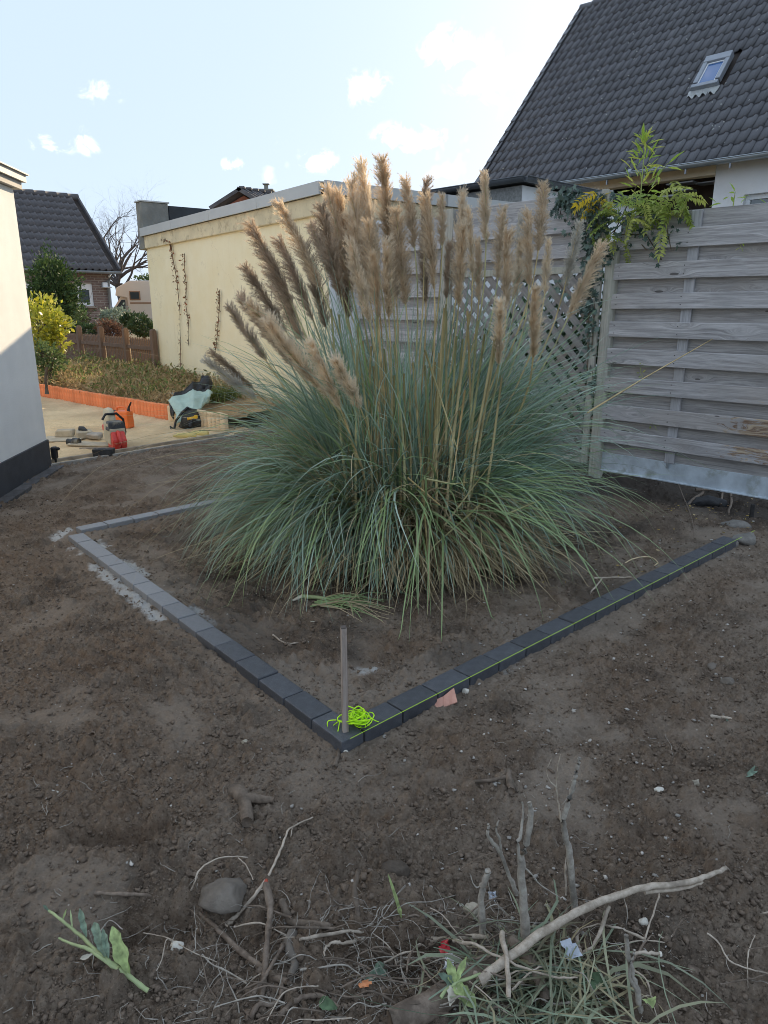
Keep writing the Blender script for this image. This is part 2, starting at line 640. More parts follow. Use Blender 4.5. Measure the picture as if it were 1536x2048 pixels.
def scatter_lumps(name, pts, sizes, mat, label=None, flat=.7, seed=0, iv=None, ifc=None, **kw):
    rng = np.random.default_rng(seed)
    iv = IV1 if iv is None else iv
    ifc = IF1 if ifc is None else ifc
    n = len(pts)
    k = len(iv)
    j = 1 + .34 * rng.standard_normal((n, k, 1)).clip(-1.6, 1.6)
    ax = rng.uniform(.65, 1.25, (n, 1, 3)) * np.array([1, 1, flat])
    v = iv[None] * j * ax * sizes[:, None, None]
    w = rng.uniform(0, 6.28, n)
    cw, sw = np.cos(w)[:, None], np.sin(w)[:, None]
    x = v[..., 0] * cw - v[..., 1] * sw
    y = v[..., 0] * sw + v[..., 1] * cw
    v = np.stack([x, y, v[..., 2]], -1) + pts[:, None, :]
    f = ifc[None] + (np.arange(n) * k)[:, None, None]
    me = npmesh(name, v.reshape(-1, 3), f.reshape(-1, 3), True)
    return put(name, me, mat, **kw)


rng = np.random.default_rng(11)
N = 42000
yy = 1.0 * np.exp(rng.uniform(0, 1, N) ** 1.15 * math.log(5.6))
xx = yy * rng.uniform(-.66, .66, N)
hz_, sm_, a1, _, a2, a3, _ = height(xx, yy, False)
keep = (np.minimum(np.minimum(a1, a2), a3) > .06) & (rng.uniform(0, 1, N) > .8 * sm_)
xx, yy, hz_ = xx[keep], yy[keep], hz_[keep]
sz = .0015 + .008 * rng.uniform(0, 1, len(xx)) ** 9 + .0010 * yy
m, gg, b, o = material('soil_clod')
t = gg.n('ShaderNodeTexCoord')
n2 = gg.noise(t.outputs['Object'], 70, 5, .7)
gm = gg.n('ShaderNodeNewGeometry')
c = gg.mix(gg.ramp(n2, .3, .7), (.11, .08, .058), (.24, .185, .14))
c = gg.mix(gg.math('MULTIPLY', gm.outputs['Random Per Island'], .4), c, (.13, .098, .074))
gg.set(b, 'Base Color', c)
b.inputs['Roughness'].default_value = .95
gg.set(b, 'Normal', gg.n('ShaderNodeBump', i={'Strength': .8, 'Distance': .004, 'Height': gg.noise(t.outputs['Object'], 220, 4, .7)}))
scatter_lumps('soil_crumbs', np.stack([xx, yy, hz_ + sz * .15 + .004], -1), sz, MATS['soil_clod'], seed=2, kind='stuff')

simple('pale_stone', (.40, .37, .33), .8, .35, 30, .5, 90, island=.3)
N = 620
yy = 1.1 * np.exp(rng.uniform(0, 1, N) * math.log(4.6))
q = rng.uniform(0, 1, N)
xx = yy * np.where(q < .6, rng.uniform(.12, .56, N), rng.uniform(-.56, .56, N))
hz_, _, a1, _, a2, a3, _ = height(xx, yy, False)
keep = np.minimum(np.minimum(a1, a2), a3) > .05
xx, yy, hz_ = xx[keep], yy[keep], hz_[keep]
sz = .0022 + .0055 * rng.uniform(0, 1, len(xx)) ** 3 + .0006 * yy
scatter_lumps('pebbles', np.stack([xx, yy, hz_ + .006], -1), sz, MATS['pale_stone'], seed=3, flat=.6, kind='stuff')

# ------------------------------------------------------------------ sand bed
m, gg, b, o = material('sand')
t = gg.n('ShaderNodeTexCoord')
vec = t.outputs['Object']
c = gg.mix(gg.ramp(gg.noise(vec, 1.2, 5, .6), .35, .68), (.52, .38, .22), (.74, .57, .34))
c = gg.mix(gg.math('MULTIPLY', gg.ramp(gg.noise(vec, 40, 5, .7), .45, .8), .5), c, (.30, .235, .155))
gg.set(b, 'Base Color', c)
b.inputs['Roughness'].default_value = .95
gg.set(b, 'Normal', gg.n('ShaderNodeBump', i={'Strength': .6, 'Distance': .012, 'Height': gg.noise(vec, 60, 6, .7)}))
xs, ys = np.arange(-9.5, 1.0, .033), np.arange(6.2, 16.2, .033)
X, Y = np.meshgrid(xs, ys)
k = (X - KA.x) * KN.x + (Y - KA.y) * KN.y
pz = (X - PA.x) * PN.x + (Y - PA.y) * PN.y
rk = gp(150, 850)
ra = np.exp(-(((X - rk.x) / .9) ** 2 + ((Y - rk.y) / .55) ** 2) ** 2)
Z = .012 * fbm(X * 2, Y * 2, 3, 4) + .008 * fbm(X * 9, Y * 9, 3, 6) + clods(X, Y, .09, 7, .3) * .25 * (1 - ra) - .03 * ra
Z = Z + .018 * ra * np.sin((X * .25 + Y) * 2 * np.pi / .17) + .01
Z = Z + .03 * sstep(pz, -.25, 0)
idx = np.arange(X.size).reshape(X.shape)
F = np.stack([idx[:-1, :-1], idx[:-1, 1:], idx[1:, 1:], idx[1:, :-1]], -1).reshape(-1, 4)
kc = k.ravel()[F].min(1)
pc = pz.ravel()[F].max(1)
F = F[(kc > .01) & (pc < .3)]
used = np.unique(F)
mp = np.full(X.size, -1)
mp[used] = np.arange(len(used))
put('sand_ground', npmesh('sand_ground', np.stack([X, Y, Z], -1).reshape(-1, 3)[used], mp[F], True), MATS['sand'], kind='structure')

# bank of earth behind the palisade, up to the garage and the picket fence
simple('bank_earth', (.30, .20, .10), .95, .5, 3, .7, 40)
xs, ys = np.arange(-13, 1.2, .07), np.arange(7.6, 24, .07)
X, Y = np.meshgrid(xs, ys)
pz = (X - PA.x) * PN.x + (Y - PA.y) * PN.y


def bank_z(x, y):
    pz_ = (x - PA.x) * PN.x + (y - PA.y) * PN.y
    return .17 + .02 * fbm(x * 2, y * 2, 3, 14) + .03 * fbm(x * 7, y * 7, 2, 15) + .17 * sstep(pz_, .1, 1.6)


Z = bank_z(X, Y)
idx = np.arange(X.size).reshape(X.shape)
F = np.stack([idx[:-1, :-1], idx[:-1, 1:], idx[1:, 1:], idx[1:, :-1]], -1).reshape(-1, 4)
kk = (X - KA.x) * KN.x + (Y - KA.y) * KN.y
F = F[(pz.ravel()[F].min(1) > .05) & (kk.ravel()[F].min(1) > .25) & (X.ravel()[F].max(1) < -1.2)]
used = np.unique(F)
mp = np.full(X.size, -1)
mp[used] = np.arange(len(used))
put('earth_bank', npmesh('earth_bank', np.stack([X, Y, Z], -1).reshape(-1, 3)[used], mp[F], True), MATS['bank_earth'], kind='structure')

# ------------------------------------------------------------------ edging of dark kerb stones
simple('kerb_concrete', (.072, .076, .086), .38, .22, 30, .35, 260, spec=.5, objvar=.16, dirt=((.22, .21, .20), 14, .58, .55))
# far-left stones paler: dusty tone plus grazing sky sheen put into the colour, per stone
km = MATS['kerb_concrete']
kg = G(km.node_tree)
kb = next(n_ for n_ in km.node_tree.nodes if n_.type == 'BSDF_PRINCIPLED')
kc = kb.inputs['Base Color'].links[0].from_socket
kd = kg.n('ShaderNodeAttribute', attribute_type='OBJECT', attribute_name='dust')  # dust plus the grazing sky sheen, per stone
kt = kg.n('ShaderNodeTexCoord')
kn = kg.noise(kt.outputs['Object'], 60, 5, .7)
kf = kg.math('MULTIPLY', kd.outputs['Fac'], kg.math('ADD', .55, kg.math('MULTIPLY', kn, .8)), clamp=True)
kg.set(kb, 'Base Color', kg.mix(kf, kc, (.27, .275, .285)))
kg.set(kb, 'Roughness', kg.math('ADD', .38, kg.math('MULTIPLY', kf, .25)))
SL, SW, SH = .190, .098, .16
mb = MB().box((0, 0, -SH / 2), (SL - .006, SW, SH))
stone_me = mb.mesh('edging_stone', bevel=.006, seg=2)
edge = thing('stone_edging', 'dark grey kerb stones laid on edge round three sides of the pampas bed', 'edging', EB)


def run(a, b, first, dry=99):  # dry: distance along the run where dust plus painted sky sheen begins
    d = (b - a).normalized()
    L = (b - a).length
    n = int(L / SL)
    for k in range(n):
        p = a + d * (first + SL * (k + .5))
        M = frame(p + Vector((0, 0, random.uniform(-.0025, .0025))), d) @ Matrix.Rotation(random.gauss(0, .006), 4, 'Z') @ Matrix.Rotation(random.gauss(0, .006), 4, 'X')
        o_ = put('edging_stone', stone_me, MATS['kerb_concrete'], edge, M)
        o_['dust'] = max(0.0, min(1.0, (SL * (k + .5) - dry) / 1.1 + random.gauss(0, .08)))  # dust plus sky sheen, put into the stone's colour


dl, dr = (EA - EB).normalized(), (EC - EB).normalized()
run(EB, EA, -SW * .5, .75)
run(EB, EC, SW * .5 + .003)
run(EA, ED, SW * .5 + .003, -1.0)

# strips that part soil and sand, and the pavers along the left house
simple('strip_concrete', (.34, .31, .27), .85, .25, 12, .4, 90)
simple('strip_wood', (.30, .25, .19), .85, .3, 9, .4, 60)
for (off, h, w, mt, nm, lb) in ((.0, .05, .03, 'strip_concrete', 'edging_strip', 'thin pale concrete strip between the brown soil and the sand'),
                                (.13, .065, .035, 'strip_wood', 'edging_board', 'long wooden board lying along the edge of the sand, behind the pale strip')):
    a = KA + KN * off - KD * .1
    M = frame(a + KD * 1.55 + Vector((0, 0, h / 2 - .02)), KD)
    put(nm, MB().box((0, 0, 0), (3.3, w, h)).mesh(nm, bevel=.004), MATS[mt], None, M, label=lb, cat='edging')

# ------------------------------------------------------------------ white house at the left
simple('white_render', (.80, .79, .76), .9, .05, 3, .5, 150, dirt=((.6, .57, .5), 2.5, .62, .25))
simple('plinth_paint', (.055, .058, .066), .7, .15, 8, .3, 120)
simple('eave_metal', (.46, .45, .43), .45, .1, 5, metal=.3)
simple('eave_board', (.45, .43, .40), .7, .1)
W0 = KA.copy()
WD = Vector((.10, -1, 0)).normalized()          # along the wall, towards the camera
WO = Vector((1, .10, 0)).normalized()           # outward
zt = 2.44
house = thing('white_house', 'white rendered house wall with a dark plinth, sunlit at the top', 'house', W0)
LW = 6.0
Mw = frame(W0, WD)                              # local x along wall, y = left of it
ysign = -1 if (Mw.to_3x3() @ Vector((0, 1, 0))).dot(WO) > 0 else 1
put('wall', MB().box((LW / 2, ysign * 2.5, zt / 2 + .04), (LW, 5, zt + .05)).mesh('wall'), MATS['white_render'], house, Mw)
put('plinth', MB().box((LW / 2 - .005, ysign * 2.5, .12), (LW + .03, 5.03, .30)).mesh('plinth', bevel=.004), MATS['plinth_paint'], house, Mw)
ef = put('roof_edge', MB().box((LW / 2 - .03, ysign * 2.5, zt + .10), (LW + .10, 5.10, .06)).mesh('roof_edge'), MATS['eave_board'], house, Mw)
put('fascia', MB().box((LW / 2 - .04, ysign * 2.5, zt + .165), (LW + .16, 5.16, .065)).box((LW / 2 - .05, ysign * 2.5, zt + .20), (LW + .2, 5.20, .012)).mesh('fascia'), MATS['eave_metal'], ef, Mw)
simple('paver', (.10, .095, .095), .85, .2, 20, .4, 120, objvar=.2)
pav = thing('paver_strip', 'narrow row of dark pavers along the foot of the white house', 'paving', W0)
pm = MB().box((0, 0, -.04), (.196, .105, .09)).mesh('paver', bevel=.004)
for k in range(20):
    p = W0 + WD * (.10 + .2 * k) + WO * .085
    put('paver', pm, MATS['paver'], pav, frame(p + Vector((0, 0, .015 + random.uniform(-.002, .002))), WD))

# ------------------------------------------------------------------ garage
m, gg, b, o = material('cream_render')
t = gg.n('ShaderNodeTexCoord')
vec = t.outputs['Object']
c = gg.mix(gg.ramp(gg.noise(vec, 1.6, 5, .65), .3, .7), (.88, .755, .48), (.92, .815, .565))
st = gg.vmath('MULTIPLY', vec, (6, 6, .5))
c = gg.mix(gg.math('MULTIPLY', gg.ramp(gg.noise(st, 1.5, 6, .7), .55, .75), .2), c, (.47, .36, .19))
c = gg.mix(gg.math('MULTIPLY', gg.ramp(gg.noise(vec, 4, 6, .7), .60, .72), .35), c, (.50, .42, .30))
sp = gg.n('ShaderNodeTexVoronoi', feature='DISTANCE_TO_EDGE', i={'Vector': gg.vmath('ADD', vec, gg.vmath('MULTIPLY', gg.noise(vec, 3, 4, .6, 1), (.5, .5, .5))), 'Scale': .33})
c = gg.mix(gg.math('MULTIPLY', gg.math('LESS_THAN', sp.outputs[0], .0015), .18), c, (.30, .22, .12))
gg.set(b, 'Base Color', c)
b.inputs['Roughness'].default_value = .92
gg.set(b, 'Normal', gg.n('ShaderNodeBump', i={'Strength': .35, 'Distance': .01, 'Height': gg.noise(vec, 45, 6, .7)}))
simple('band_render', (.70, .60, .40), .92, .12, 3, .4, 60, dirt=((.36, .28, .17), 9, .5, .6))
simple('coping_metal', (.50, .50, .48), .5, .06, 2, metal=.15)
simple('grey_render', (.22, .22, .20), .95, .2, 4, .8, 60, dirt=((.33, .28, .16), 5, .5, .5))
simple('dark_felt', (.055, .06, .065), .9, .2, 4)
GL = (G1 - G0).length
GW = 3.4
Mg = frame(Vector((G0.x, G0.y, 0)), GD)
yg = 1 if (Mg.to_3x3() @ Vector((0, 1, 0))).dot(GN) < 0 else -1
gar = thing('garage', 'cream painted flat roofed garage with grey metal coping behind the pampas grass', 'garage', (G0.x, G0.y, 0))
put('wall', MB().box((GL / 2, yg * GW / 2, GZ / 2 - .25), (GL - .02, GW - .02, GZ - .1)).mesh('wall'), [MATS['cream_render']], gar, Mg)
put('render_band', MB().box((GL / 2 - .0, yg * GW / 2, GZ - .225), (GL + .07, GW + .07, .21)).mesh('render_band', bevel=.01), MATS['band_render'], gar, Mg)
nco = 4
for k in range(nco):
    put('coping_panel', MB().box((GL * (k + .5) / nco, yg * -.07, GZ - .055), (GL / nco - .006, .03, .135)).box((GL * (k + .5) / nco, yg * .06, GZ + .006), (GL / nco - .006, .25, .012)).mesh('coping_panel'), MATS['coping_metal'], gar, Mg)
for k in range(2):
    put('coping_panel', MB().box((-.07, yg * GW * (k + .5) / 2, GZ - .055), (.03, GW / 2 - .006 + (.1 if k == 0 else 0), .135)).box((.06, yg * (GW * (k + .5) / 2 + .1), GZ + .006), (.25, GW / 2 - .03, .012)).mesh('coping_panel'), MATS['coping_metal'], gar, Mg)
put('roof', MB().box((GL / 2, yg * GW / 2, GZ - .06), (GL - .2, GW - .2, .06)).mesh('roof'), MATS['dark_felt'], gar, Mg)
zp = pp(283, 404, G1, (0, 1, 0)).z
put('parapet_pier', MB().box((GL + .06, yg * .20, (zp + GZ - .34) / 2), (.26, .50, zp - GZ + .34)).mesh('parapet_pier', bevel=.012), MATS['grey_render'], gar, Mg)
put('pier_cap', MB().box((GL + .06, yg * .20, zp + .012), (.30, .54, .022)).mesh('pier_cap'), MATS['coping_metal'], gar, Mg)
put('parapet', MB().box((GL + .06, yg * 2.3, (zp + GZ) / 2 - .12), (.2, 3.66, zp - GZ + .18)).mesh('parapet'), MATS['dark_felt'], gar, Mg)

# ------------------------------------------------------------------ roof building
def tile_mesh(w, L, amp, n=8):
    """one roll-profile roof tile: x across, y up the slope, thick lower edge"""
    vs, fs = [], []
    for (y, dz) in ((0, .022), (L, 0.0)):
        for k in range(n + 1):
            x = k / n
            z = amp * (math.exp(-((x - .80) / .15) ** 2) * 1.25 - .15 * math.cos(2 * math.pi * x))
            vs.append(((x - .5) * w * 1.04, y, z + dz))
    for k in range(n):
        fs.append((k, k + 1, n + 2 + k, n + 1 + k))
    b = len(vs)
    for k in range(n + 1):
        x, y, z = vs[k]
        vs.append((x, .004, z - .030))
    for k in range(n):
        fs.append((b + k, b + k + 1, k + 1, k))
    return np.array(vs), fs


def tiled_roof(roof, org, eave, up, ncols, nrows, tw, gauge, amp, mat, holes=(), nparts=300, start=0.0):
    """tiles of one roof plane; the biggest-looking ones are parts, the rest one joined part"""
    M = frame(org, eave, eave.cross(up) if eave.cross(up).z > 0 else up.cross(eave))
    Lx = (M.to_3x3() @ Vector((0, 1, 0))).dot(up)
    assert Lx > 0
    vs, fs = tile_mesh(tw, gauge * 1.12, amp)
    me = bpy.data.meshes.new('roof_tile')
    me.from_pydata([tuple(v) for v in vs], [], fs)
    me.polygons.foreach_set('use_smooth', [True] * len(me.polygons))
    me.update()
    cells = []
    ci = cam.matrix_world.inverted() if False else None
    for r in range(nrows):
        for c in range(ncols):
            x, y = start + (c + .5) * tw, r * gauge
            if any(x0 < x < x1 and y0 < y + gauge * .5 < y1 for (x0, x1, y0, y1) in holes):
                continue
            p = M @ Vector((x, y, 0))
            q = p - EYE
            f = q.y * math.cos(PITCH) - q.z * math.sin(PITCH)
            upc = q.y * math.sin(PITCH) + q.z * math.cos(PITCH)
            u, v = 768 + FPX * q.x / f, 1024 - FPX * upc / f
            seen = -15 < u < 1551 and -15 < v < 2063
            cells.append((0 if seen else 1, q.length, x, y))
    cells.sort()
    rest_v, rest_f = [], []
    for k, (hid, dist, x, y) in enumerate(cells):
        T = Matrix.Translation((x, y, random.uniform(0, .004))) @ Matrix.Rotation(random.gauss(0, .008), 4, 'Z') @ Matrix.Rotation(random.gauss(0, .004), 4, 'X')
        if k < nparts:
            put('roof_tile', me, mat, roof, M @ T)
        else:
            A = np.array(T)
            b = len(rest_v) * len(vs)
            rest_v.append(vs @ A[:3, :3].T + A[:3, 3])
            rest_f += [tuple(b + i for i in f) for f in fs]
    if rest_v:
        me2 = bpy.data.meshes.new('roof_tiles')
        me2.from_pydata([tuple(p) for p in np.concatenate(rest_v)], [], rest_f)
        me2.polygons.foreach_set('use_smooth', [True] * len(me2.polygons))
        put('roof_tile_field', me2, mat, roof, M, kind='stuff')
    return M


def gutter(mb, a, b, r, n=8):
    d = (b - a).normalized()
    nrm = Vector((0, 0, 1)).cross(d).normalized()
    th = .006
    ring = []
    for k in range(n + 1):
        w = math.pi * k / n
        ring.append((-math.cos(w), -math.sin(w)))
    prof = [(x * r, z * r) for x, z in ring] + [(x * (r - th), z * (r - th)) for x, z in reversed(ring)]
    vs = [p + nrm * x + Vector((0, 0, z)) for p in (a, b) for x, z in prof]
    k = len(prof)
    fs = [(i, (i + 1) % k, k + (i + 1) % k, k + i) for i in range(k)] + [tuple(range(k)), tuple(reversed(range(k, 2 * k)))]
    mb.add(vs, fs)
    mb.tube([a - nrm * r, b - nrm * r], r * .13, 5)
    mb.tube([a + nrm * r, b + nrm * r], r * .13, 5)
    return mb


# ------------------------------------------------------------------ big dark-roofed house at the right
m, gg, b, o = material('dark_tile')
t = gg.n('ShaderNodeTexCoord')
vec = t.outputs['Object']
oi = gg.n('ShaderNodeObjectInfo')
gm = gg.n('ShaderNodeNewGeometry')
c = gg.mix(gg.noise(vec, 9, 4, .6), (.082, .080, .086), (.135, .133, .140))
tv_ = gg.math('ADD', .78, gg.math('MULTIPLY', gg.math('FRACT', gg.math('MULTIPLY', gg.math('ADD', oi.outputs['Random'], gm.outputs['Random Per Island']), 7.3)), .44))
c = gg.mix(1.0, c, gg.n('ShaderNodeCombineColor', i={0: tv_, 1: tv_, 2: tv_}).outputs[0], 'MULTIPLY')
c = gg.mix(gg.math('MULTIPLY', gg.math('FRACT', gg.math('ADD', oi.outputs['Random'], gm.outputs['Random Per Island'])), .5), c, (.09, .088, .098))
ln = gg.noise(vec, 34, 5, .7)
c = gg.mix(gg.math('MULTIPLY', gg.ramp(ln, .64, .72), .6), c, (.26, .26, .23))
gg.set(b, 'Base Color', c)
ls = gg.n('ShaderNodeTexVoronoi', feature='F1', i={'Vector': gg.vmath('ADD', vec, gg.n('ShaderNodeCombineXYZ', i={0: gg.math('MULTIPLY', oi.outputs['Random'], 40.0)}).outputs[0]), 'Scale': 7.0})
lm = gg.math('MULTIPLY', gg.math('LESS_THAN', ls.outputs['Distance'], .14), gg.math('GREATER_THAN', gg.n('ShaderNodeSeparateColor', i={0: ls.outputs['Color']}).outputs[0], .80))
c = gg.mix(gg.math('MULTIPLY', lm, .8), c, (.42, .42, .38))
gg.set(b, 'Base Color', c)
b.inputs['Roughness'].default_value = .38
b.inputs['Specular IOR Level'].default_value = .45
gg.set(b, 'Normal', gg.n('ShaderNodeBump', i={'Strength': .25, 'Distance': .01, 'Height': gg.noise(vec, 40, 5, .6)}))
simple('zinc', (.36, .39, .41), .42, .15, 3, metal=.55, spec=.5)
simple('white_wall', (.80, .80, .80), .9, .05, 2, .3, 60, dirt=((.62, .58, .48), 1.5, .55, .3))
simple('beige_band', (.74, .66, .52), .9, .08, 3)
simple('dark_wood', (.045, .035, .030), .8, .3, 5)
simple('frame_white', (.78, .79, .80), .4, .03)
simple('frame_grey', (.30, .32, .35), .4, .08, metal=.4)
simple('lead', (.42, .43, .42), .7, .2, 10)


def glass(name, col, rough=.05):
    m_, g_, b_, o_ = material(name)
    b_.inputs['Base Color'].default_value = (*col, 1)
    b_.inputs['Roughness'].default_value = rough
    b_.inputs['Specular IOR Level'].default_value = 1.0
    b_.inputs['Coat Weight'].default_value = .6
    b_.inputs['Coat Roughness'].default_value = .02
    return m_


glass('window_glass', (.03, .045, .05))
glass('roof_glass', (.03, .11, .30), .03)  # blue sky reflection put into the pane's base colour
HS = 1.6
HZ = 1.5 + 1.7 * HS                              # eave level
E0 = gp(945, 388, HZ)
E1 = gp(1536, 301, HZ)
ED_ = (E1 - E0)
ED_.z = 0
ED_.normalize()                                  # along the eave, towards the camera side
EN = Vector((-ED_.y, ED_.x, 0))                  # away from the garden
if EN.y < 0:
    EN = -EN
PT = R(49.5)
GAUGE, TW = .348, .208
NROW = 19
UPV = EN * math.cos(PT) + Vector((0, 0, math.sin(PT)))
big = thing('gable_house', 'large white house with a steep dark tiled roof and one roof window', 'house', E0)
LEN = 12.5
SLOPE = NROW * GAUGE
NRM = ED_.cross(UPV)
if NRM.z < 0:
    NRM = -NRM
roof = put('roof', MB().box((LEN / 2, SLOPE / 2, -.09), (LEN, SLOPE - .02, .10)).mesh('roof'), MATS['dark_wood'], big, frame(E0, ED_, NRM))
# skylight position in roof coordinates
MR = frame(E0, ED_, NRM)
MRi = MR.inverted()
sgn = 1 if (MR.to_3x3() @ Vector((0, 1, 0))).dot(UPV) > 0 else -1
assert sgn > 0
sk = [MRi @ pp(u, v, E0 + NRM * .1, NRM) for u, v in ((1381, 182), (1435, 168), (1470, 103), (1413, 121))]
sx0, sx1 = (sk[0].x + sk[3].x) / 2, (sk[1].x + sk[2].x) / 2
sy0, sy1 = (sk[0].y + sk[1].y) / 2, (sk[2].y + sk[3].y) / 2
tiled_roof(roof, E0 - UPV * .06, ED_, UPV, int(LEN / TW), NROW, TW, GAUGE, .044, MATS['dark_tile'], holes=((sx0 - .05, sx1 + .05, sy0 - .1, sy1 + .05),))
# verge on the left, ridge tiles, far slope and gables
put('verge_board', MB().box((-.035, SLOPE / 2, -.03), (.05, SLOPE, .20)).mesh('verge_board'), MATS['dark_wood'], roof, MR)
vm = MB().box((0, GAUGE * .54, .045), (.13, GAUGE * 1.06, .035)).box((-.055, GAUGE * .54, -.01), (.02, GAUGE * 1.06, .12)).mesh('verge_tile', bevel=.008)
for k in range(NROW):
    put('verge_tile', vm, MATS['dark_tile'], roof, MR @ Matrix.Translation((-.02, k * GAUGE - .06, .018)) @ Matrix.Rotation(-.055, 4, 'X'))
rid = E0 + UPV * SLOPE
rm = MB().tube([(0, 0, 0), (.42, 0, 0)], [.125, .105], 8).mesh('ridge_tile', True)
for k in range(int(LEN / .38)):
    put('ridge_tile', rm, MATS['dark_tile'], roof, frame(rid + ED_ * (k * .38 - .05) + Vector((0, 0, -.02)), ED_))
rb = EN * math.cos(PT) - Vector((0, 0, math.sin(PT)))
put('back_slope', MB().box((LEN / 2, 0, -.05), (LEN, .01, .05)).add([rid + Vector((0, 0, -.05)), rid + ED_ * LEN + Vector((0, 0, -.05)), rid + ED_ * LEN + rb * SLOPE, rid + rb * SLOPE], [(0, 1, 2, 3)]).mesh('back_slope'), MATS['dark_tile'], roof) if False else \
    put('back_slope', MB().add([rid + Vector((0, 0, -.05)), rid + ED_ * LEN + Vector((0, 0, -.05)), rid + ED_ * LEN + rb * SLOPE, rid + rb * SLOPE], [(0, 1, 2, 3)]).mesh('back_slope'), MATS['dark_tile'], roof)
gut = put('gutter', gutter(MB(), E0 - EN * .10 - Vector((0, 0, .05)) - ED_ * .1, E0 + ED_ * LEN - EN * .10 - Vector((0, 0, .05)), .085).mesh('gutter', True), MATS['zinc'], big)
for k in range(14):
    p = E0 + ED_ * (.4 + .85 * k) - EN * .10 - Vector((0, 0, .05))
    put('gutter_bracket', MB().box((0, 0, -.13), (.025, .03, .09)).mesh('gutter_bracket'), MATS['frame_grey'], gut, frame(p, ED_))
for k in range(4):
    p = E0 + ED_ * (1.4 + 2.9 * k) - EN * .10 - Vector((0, 0, .05))
    put('gutter_joint', MB().tube([p + Vector((0, 0, -.012)), p + ED_ * .08 + Vector((0, 0, -.012))], .082, 12).mesh('gutter_joint', True), MATS['zinc'], gut)
# skylight
skl = put('roof_window', MB().box(((sx0 + sx1) / 2, sy0 + .045, .10), (sx1 - sx0, .09, .13)).box(((sx0 + sx1) / 2, sy1 - .09, .105), (sx1 - sx0, .18, .14))
          .box((sx0 + .045, (sy0 + sy1) / 2, .10), (.09, sy1 - sy0 - .27, .126)).box((sx1 - .045, (sy0 + sy1) / 2, .10), (.09, sy1 - sy0 - .27, .126)).mesh('roof_window', bevel=.008), MATS['frame_grey'], roof, MR)
put('pane', MB().box(((sx0 + sx1) / 2, (sy0 + sy1) / 2 - .03, .10), (sx1 - sx0 - .17, sy1 - sy0 - .22, .03)).mesh('pane'), MATS['roof_glass'], roof, MR)
put('inner_frame', MB().box(((sx0 + sx1) / 2, sy1 - .20, .118), (sx1 - sx0 - .18, .03, .02)).box((sx1 - .105, (sy0 + sy1) / 2 - .04, .118), (.025, sy1 - sy0 - .3, .02)).box((sx0 + .105, (sy0 + sy1) / 2 - .04, .118), (.025, sy1 - sy0 - .3, .02)).mesh('inner_frame'), MATS['frame_white'], roof, MR)
ap = MB()
nx = 24
vs = []
for j, (yy_, zz_) in enumerate(((sy0 + .01, .075), (sy0 - .16, .06))):
    for k in range(nx + 1):
        x = sx0 - .05 + (sx1 - sx0 + .1) * k / nx
        z = zz_ + (.028 * math.cos((x - sx0) * 2 * math.pi / .15) if j else 0)
        yv = yy_ + (.02 * math.cos((x - sx0) * 2 * math.pi / .15) if j else 0)
        vs.append((x, yv, z))
ap.add(vs, [(k, k + 1, nx + 2 + k, nx + 1 + k) for k in range(nx)])
put('lead_apron', ap.mesh('lead_apron', True), MATS['lead'], roof, MR)
# walls: front wall set back under the eave, with the dark opening and the window
WP = E0 + EN * .38                               # a point of the front wall
WPl = Vector((WP.x, WP.y, 0))
MW = frame(WPl, ED_)
MWi = MW.inverted()
yin = 1 if (MW.to_3x3() @ Vector((0, 1, 0))).dot(EN) > 0 else -1
wl = lambda u, v: MWi @ pp(u, v, WPl, EN)
ox0, ox1 = wl(1200, 380).x, wl(1431, 350).x
otop = (wl(1431, 347).z + wl(1300, 368).z) / 2
oz0 = 1.0
nx0, nx1 = wl(1487, 400).x, wl(1487, 400).x + 1.5
ntop = wl(1500, 388).z
top = HZ + .12
LX = LEN - .3
wb = MB()
wb.box(((.3 + ox0) / 2, yin * .12, top / 2), (ox0 - .3, .24, top))
wb.box(((ox1 + nx0) / 2, yin * .12, top / 2), (nx0 - ox1, .24, top))
wb.box(((nx0 + nx1) / 2, yin * .12, (top + ntop) / 2), (nx1 - nx0, .24, top - ntop))
wb.box(((nx0 + nx1) / 2, yin * .12, (ntop - 1.2) / 2), (nx1 - nx0, .24, ntop - 1.2))
wb.box(((nx1 + LX) / 2, yin * .12, top / 2), (LX - nx1, .24, top))
wb.box(((ox0 + ox1) / 2, yin * .12, oz0 / 2), (ox1 - ox0, .24, oz0))
put('wall', wb.mesh('wall'), MATS['white_wall'], big, MW)
put('lintel_band', MB().box(((ox0 + ox1) / 2, yin * .11, (top + otop) / 2), (ox1 - ox0, .26, top - otop)).mesh('lintel_band'), MATS['beige_band'], big, MW)
dpt = 1.1
lg = put('loggia', MB().box(((ox0 + ox1) / 2, yin * (dpt + .06), 2.2), (ox1 - ox0 + .2, .1, 4.2)).box((ox1 + .05, yin * (.24 + dpt / 2), 2.2), (.1, dpt - .25, 4.2)).box((ox0 - .05, yin * (.24 + dpt / 2), 2.2), (.1, dpt - .25, 4.2))
         .box(((ox0 + ox1) / 2, yin * (.24 + dpt / 2), 4.32), (ox1 - ox0 + .2, dpt, .06)).mesh('loggia'), MATS['dark_wood'], big, MW)
for (ua, va, ub, vb, dy, th) in ((1325, 371, 1380, 357, .30, .03), (1338, 384, 1376, 374, .25, .03), (1310, 392, 1345, 392, .2, .04), (1372, 367, 1432, 352, .5, .025)):
    a, b_ = wl(ua, va), wl(ub, vb)
    put('vent_sash', MB().box(((a.x + b_.x) / 2, yin * dy, (a.z + b_.z) / 2), (abs(b_.x - a.x), .34, th), None).mesh('vent_sash', bevel=.005), MATS['frame_grey'], lg, MW)
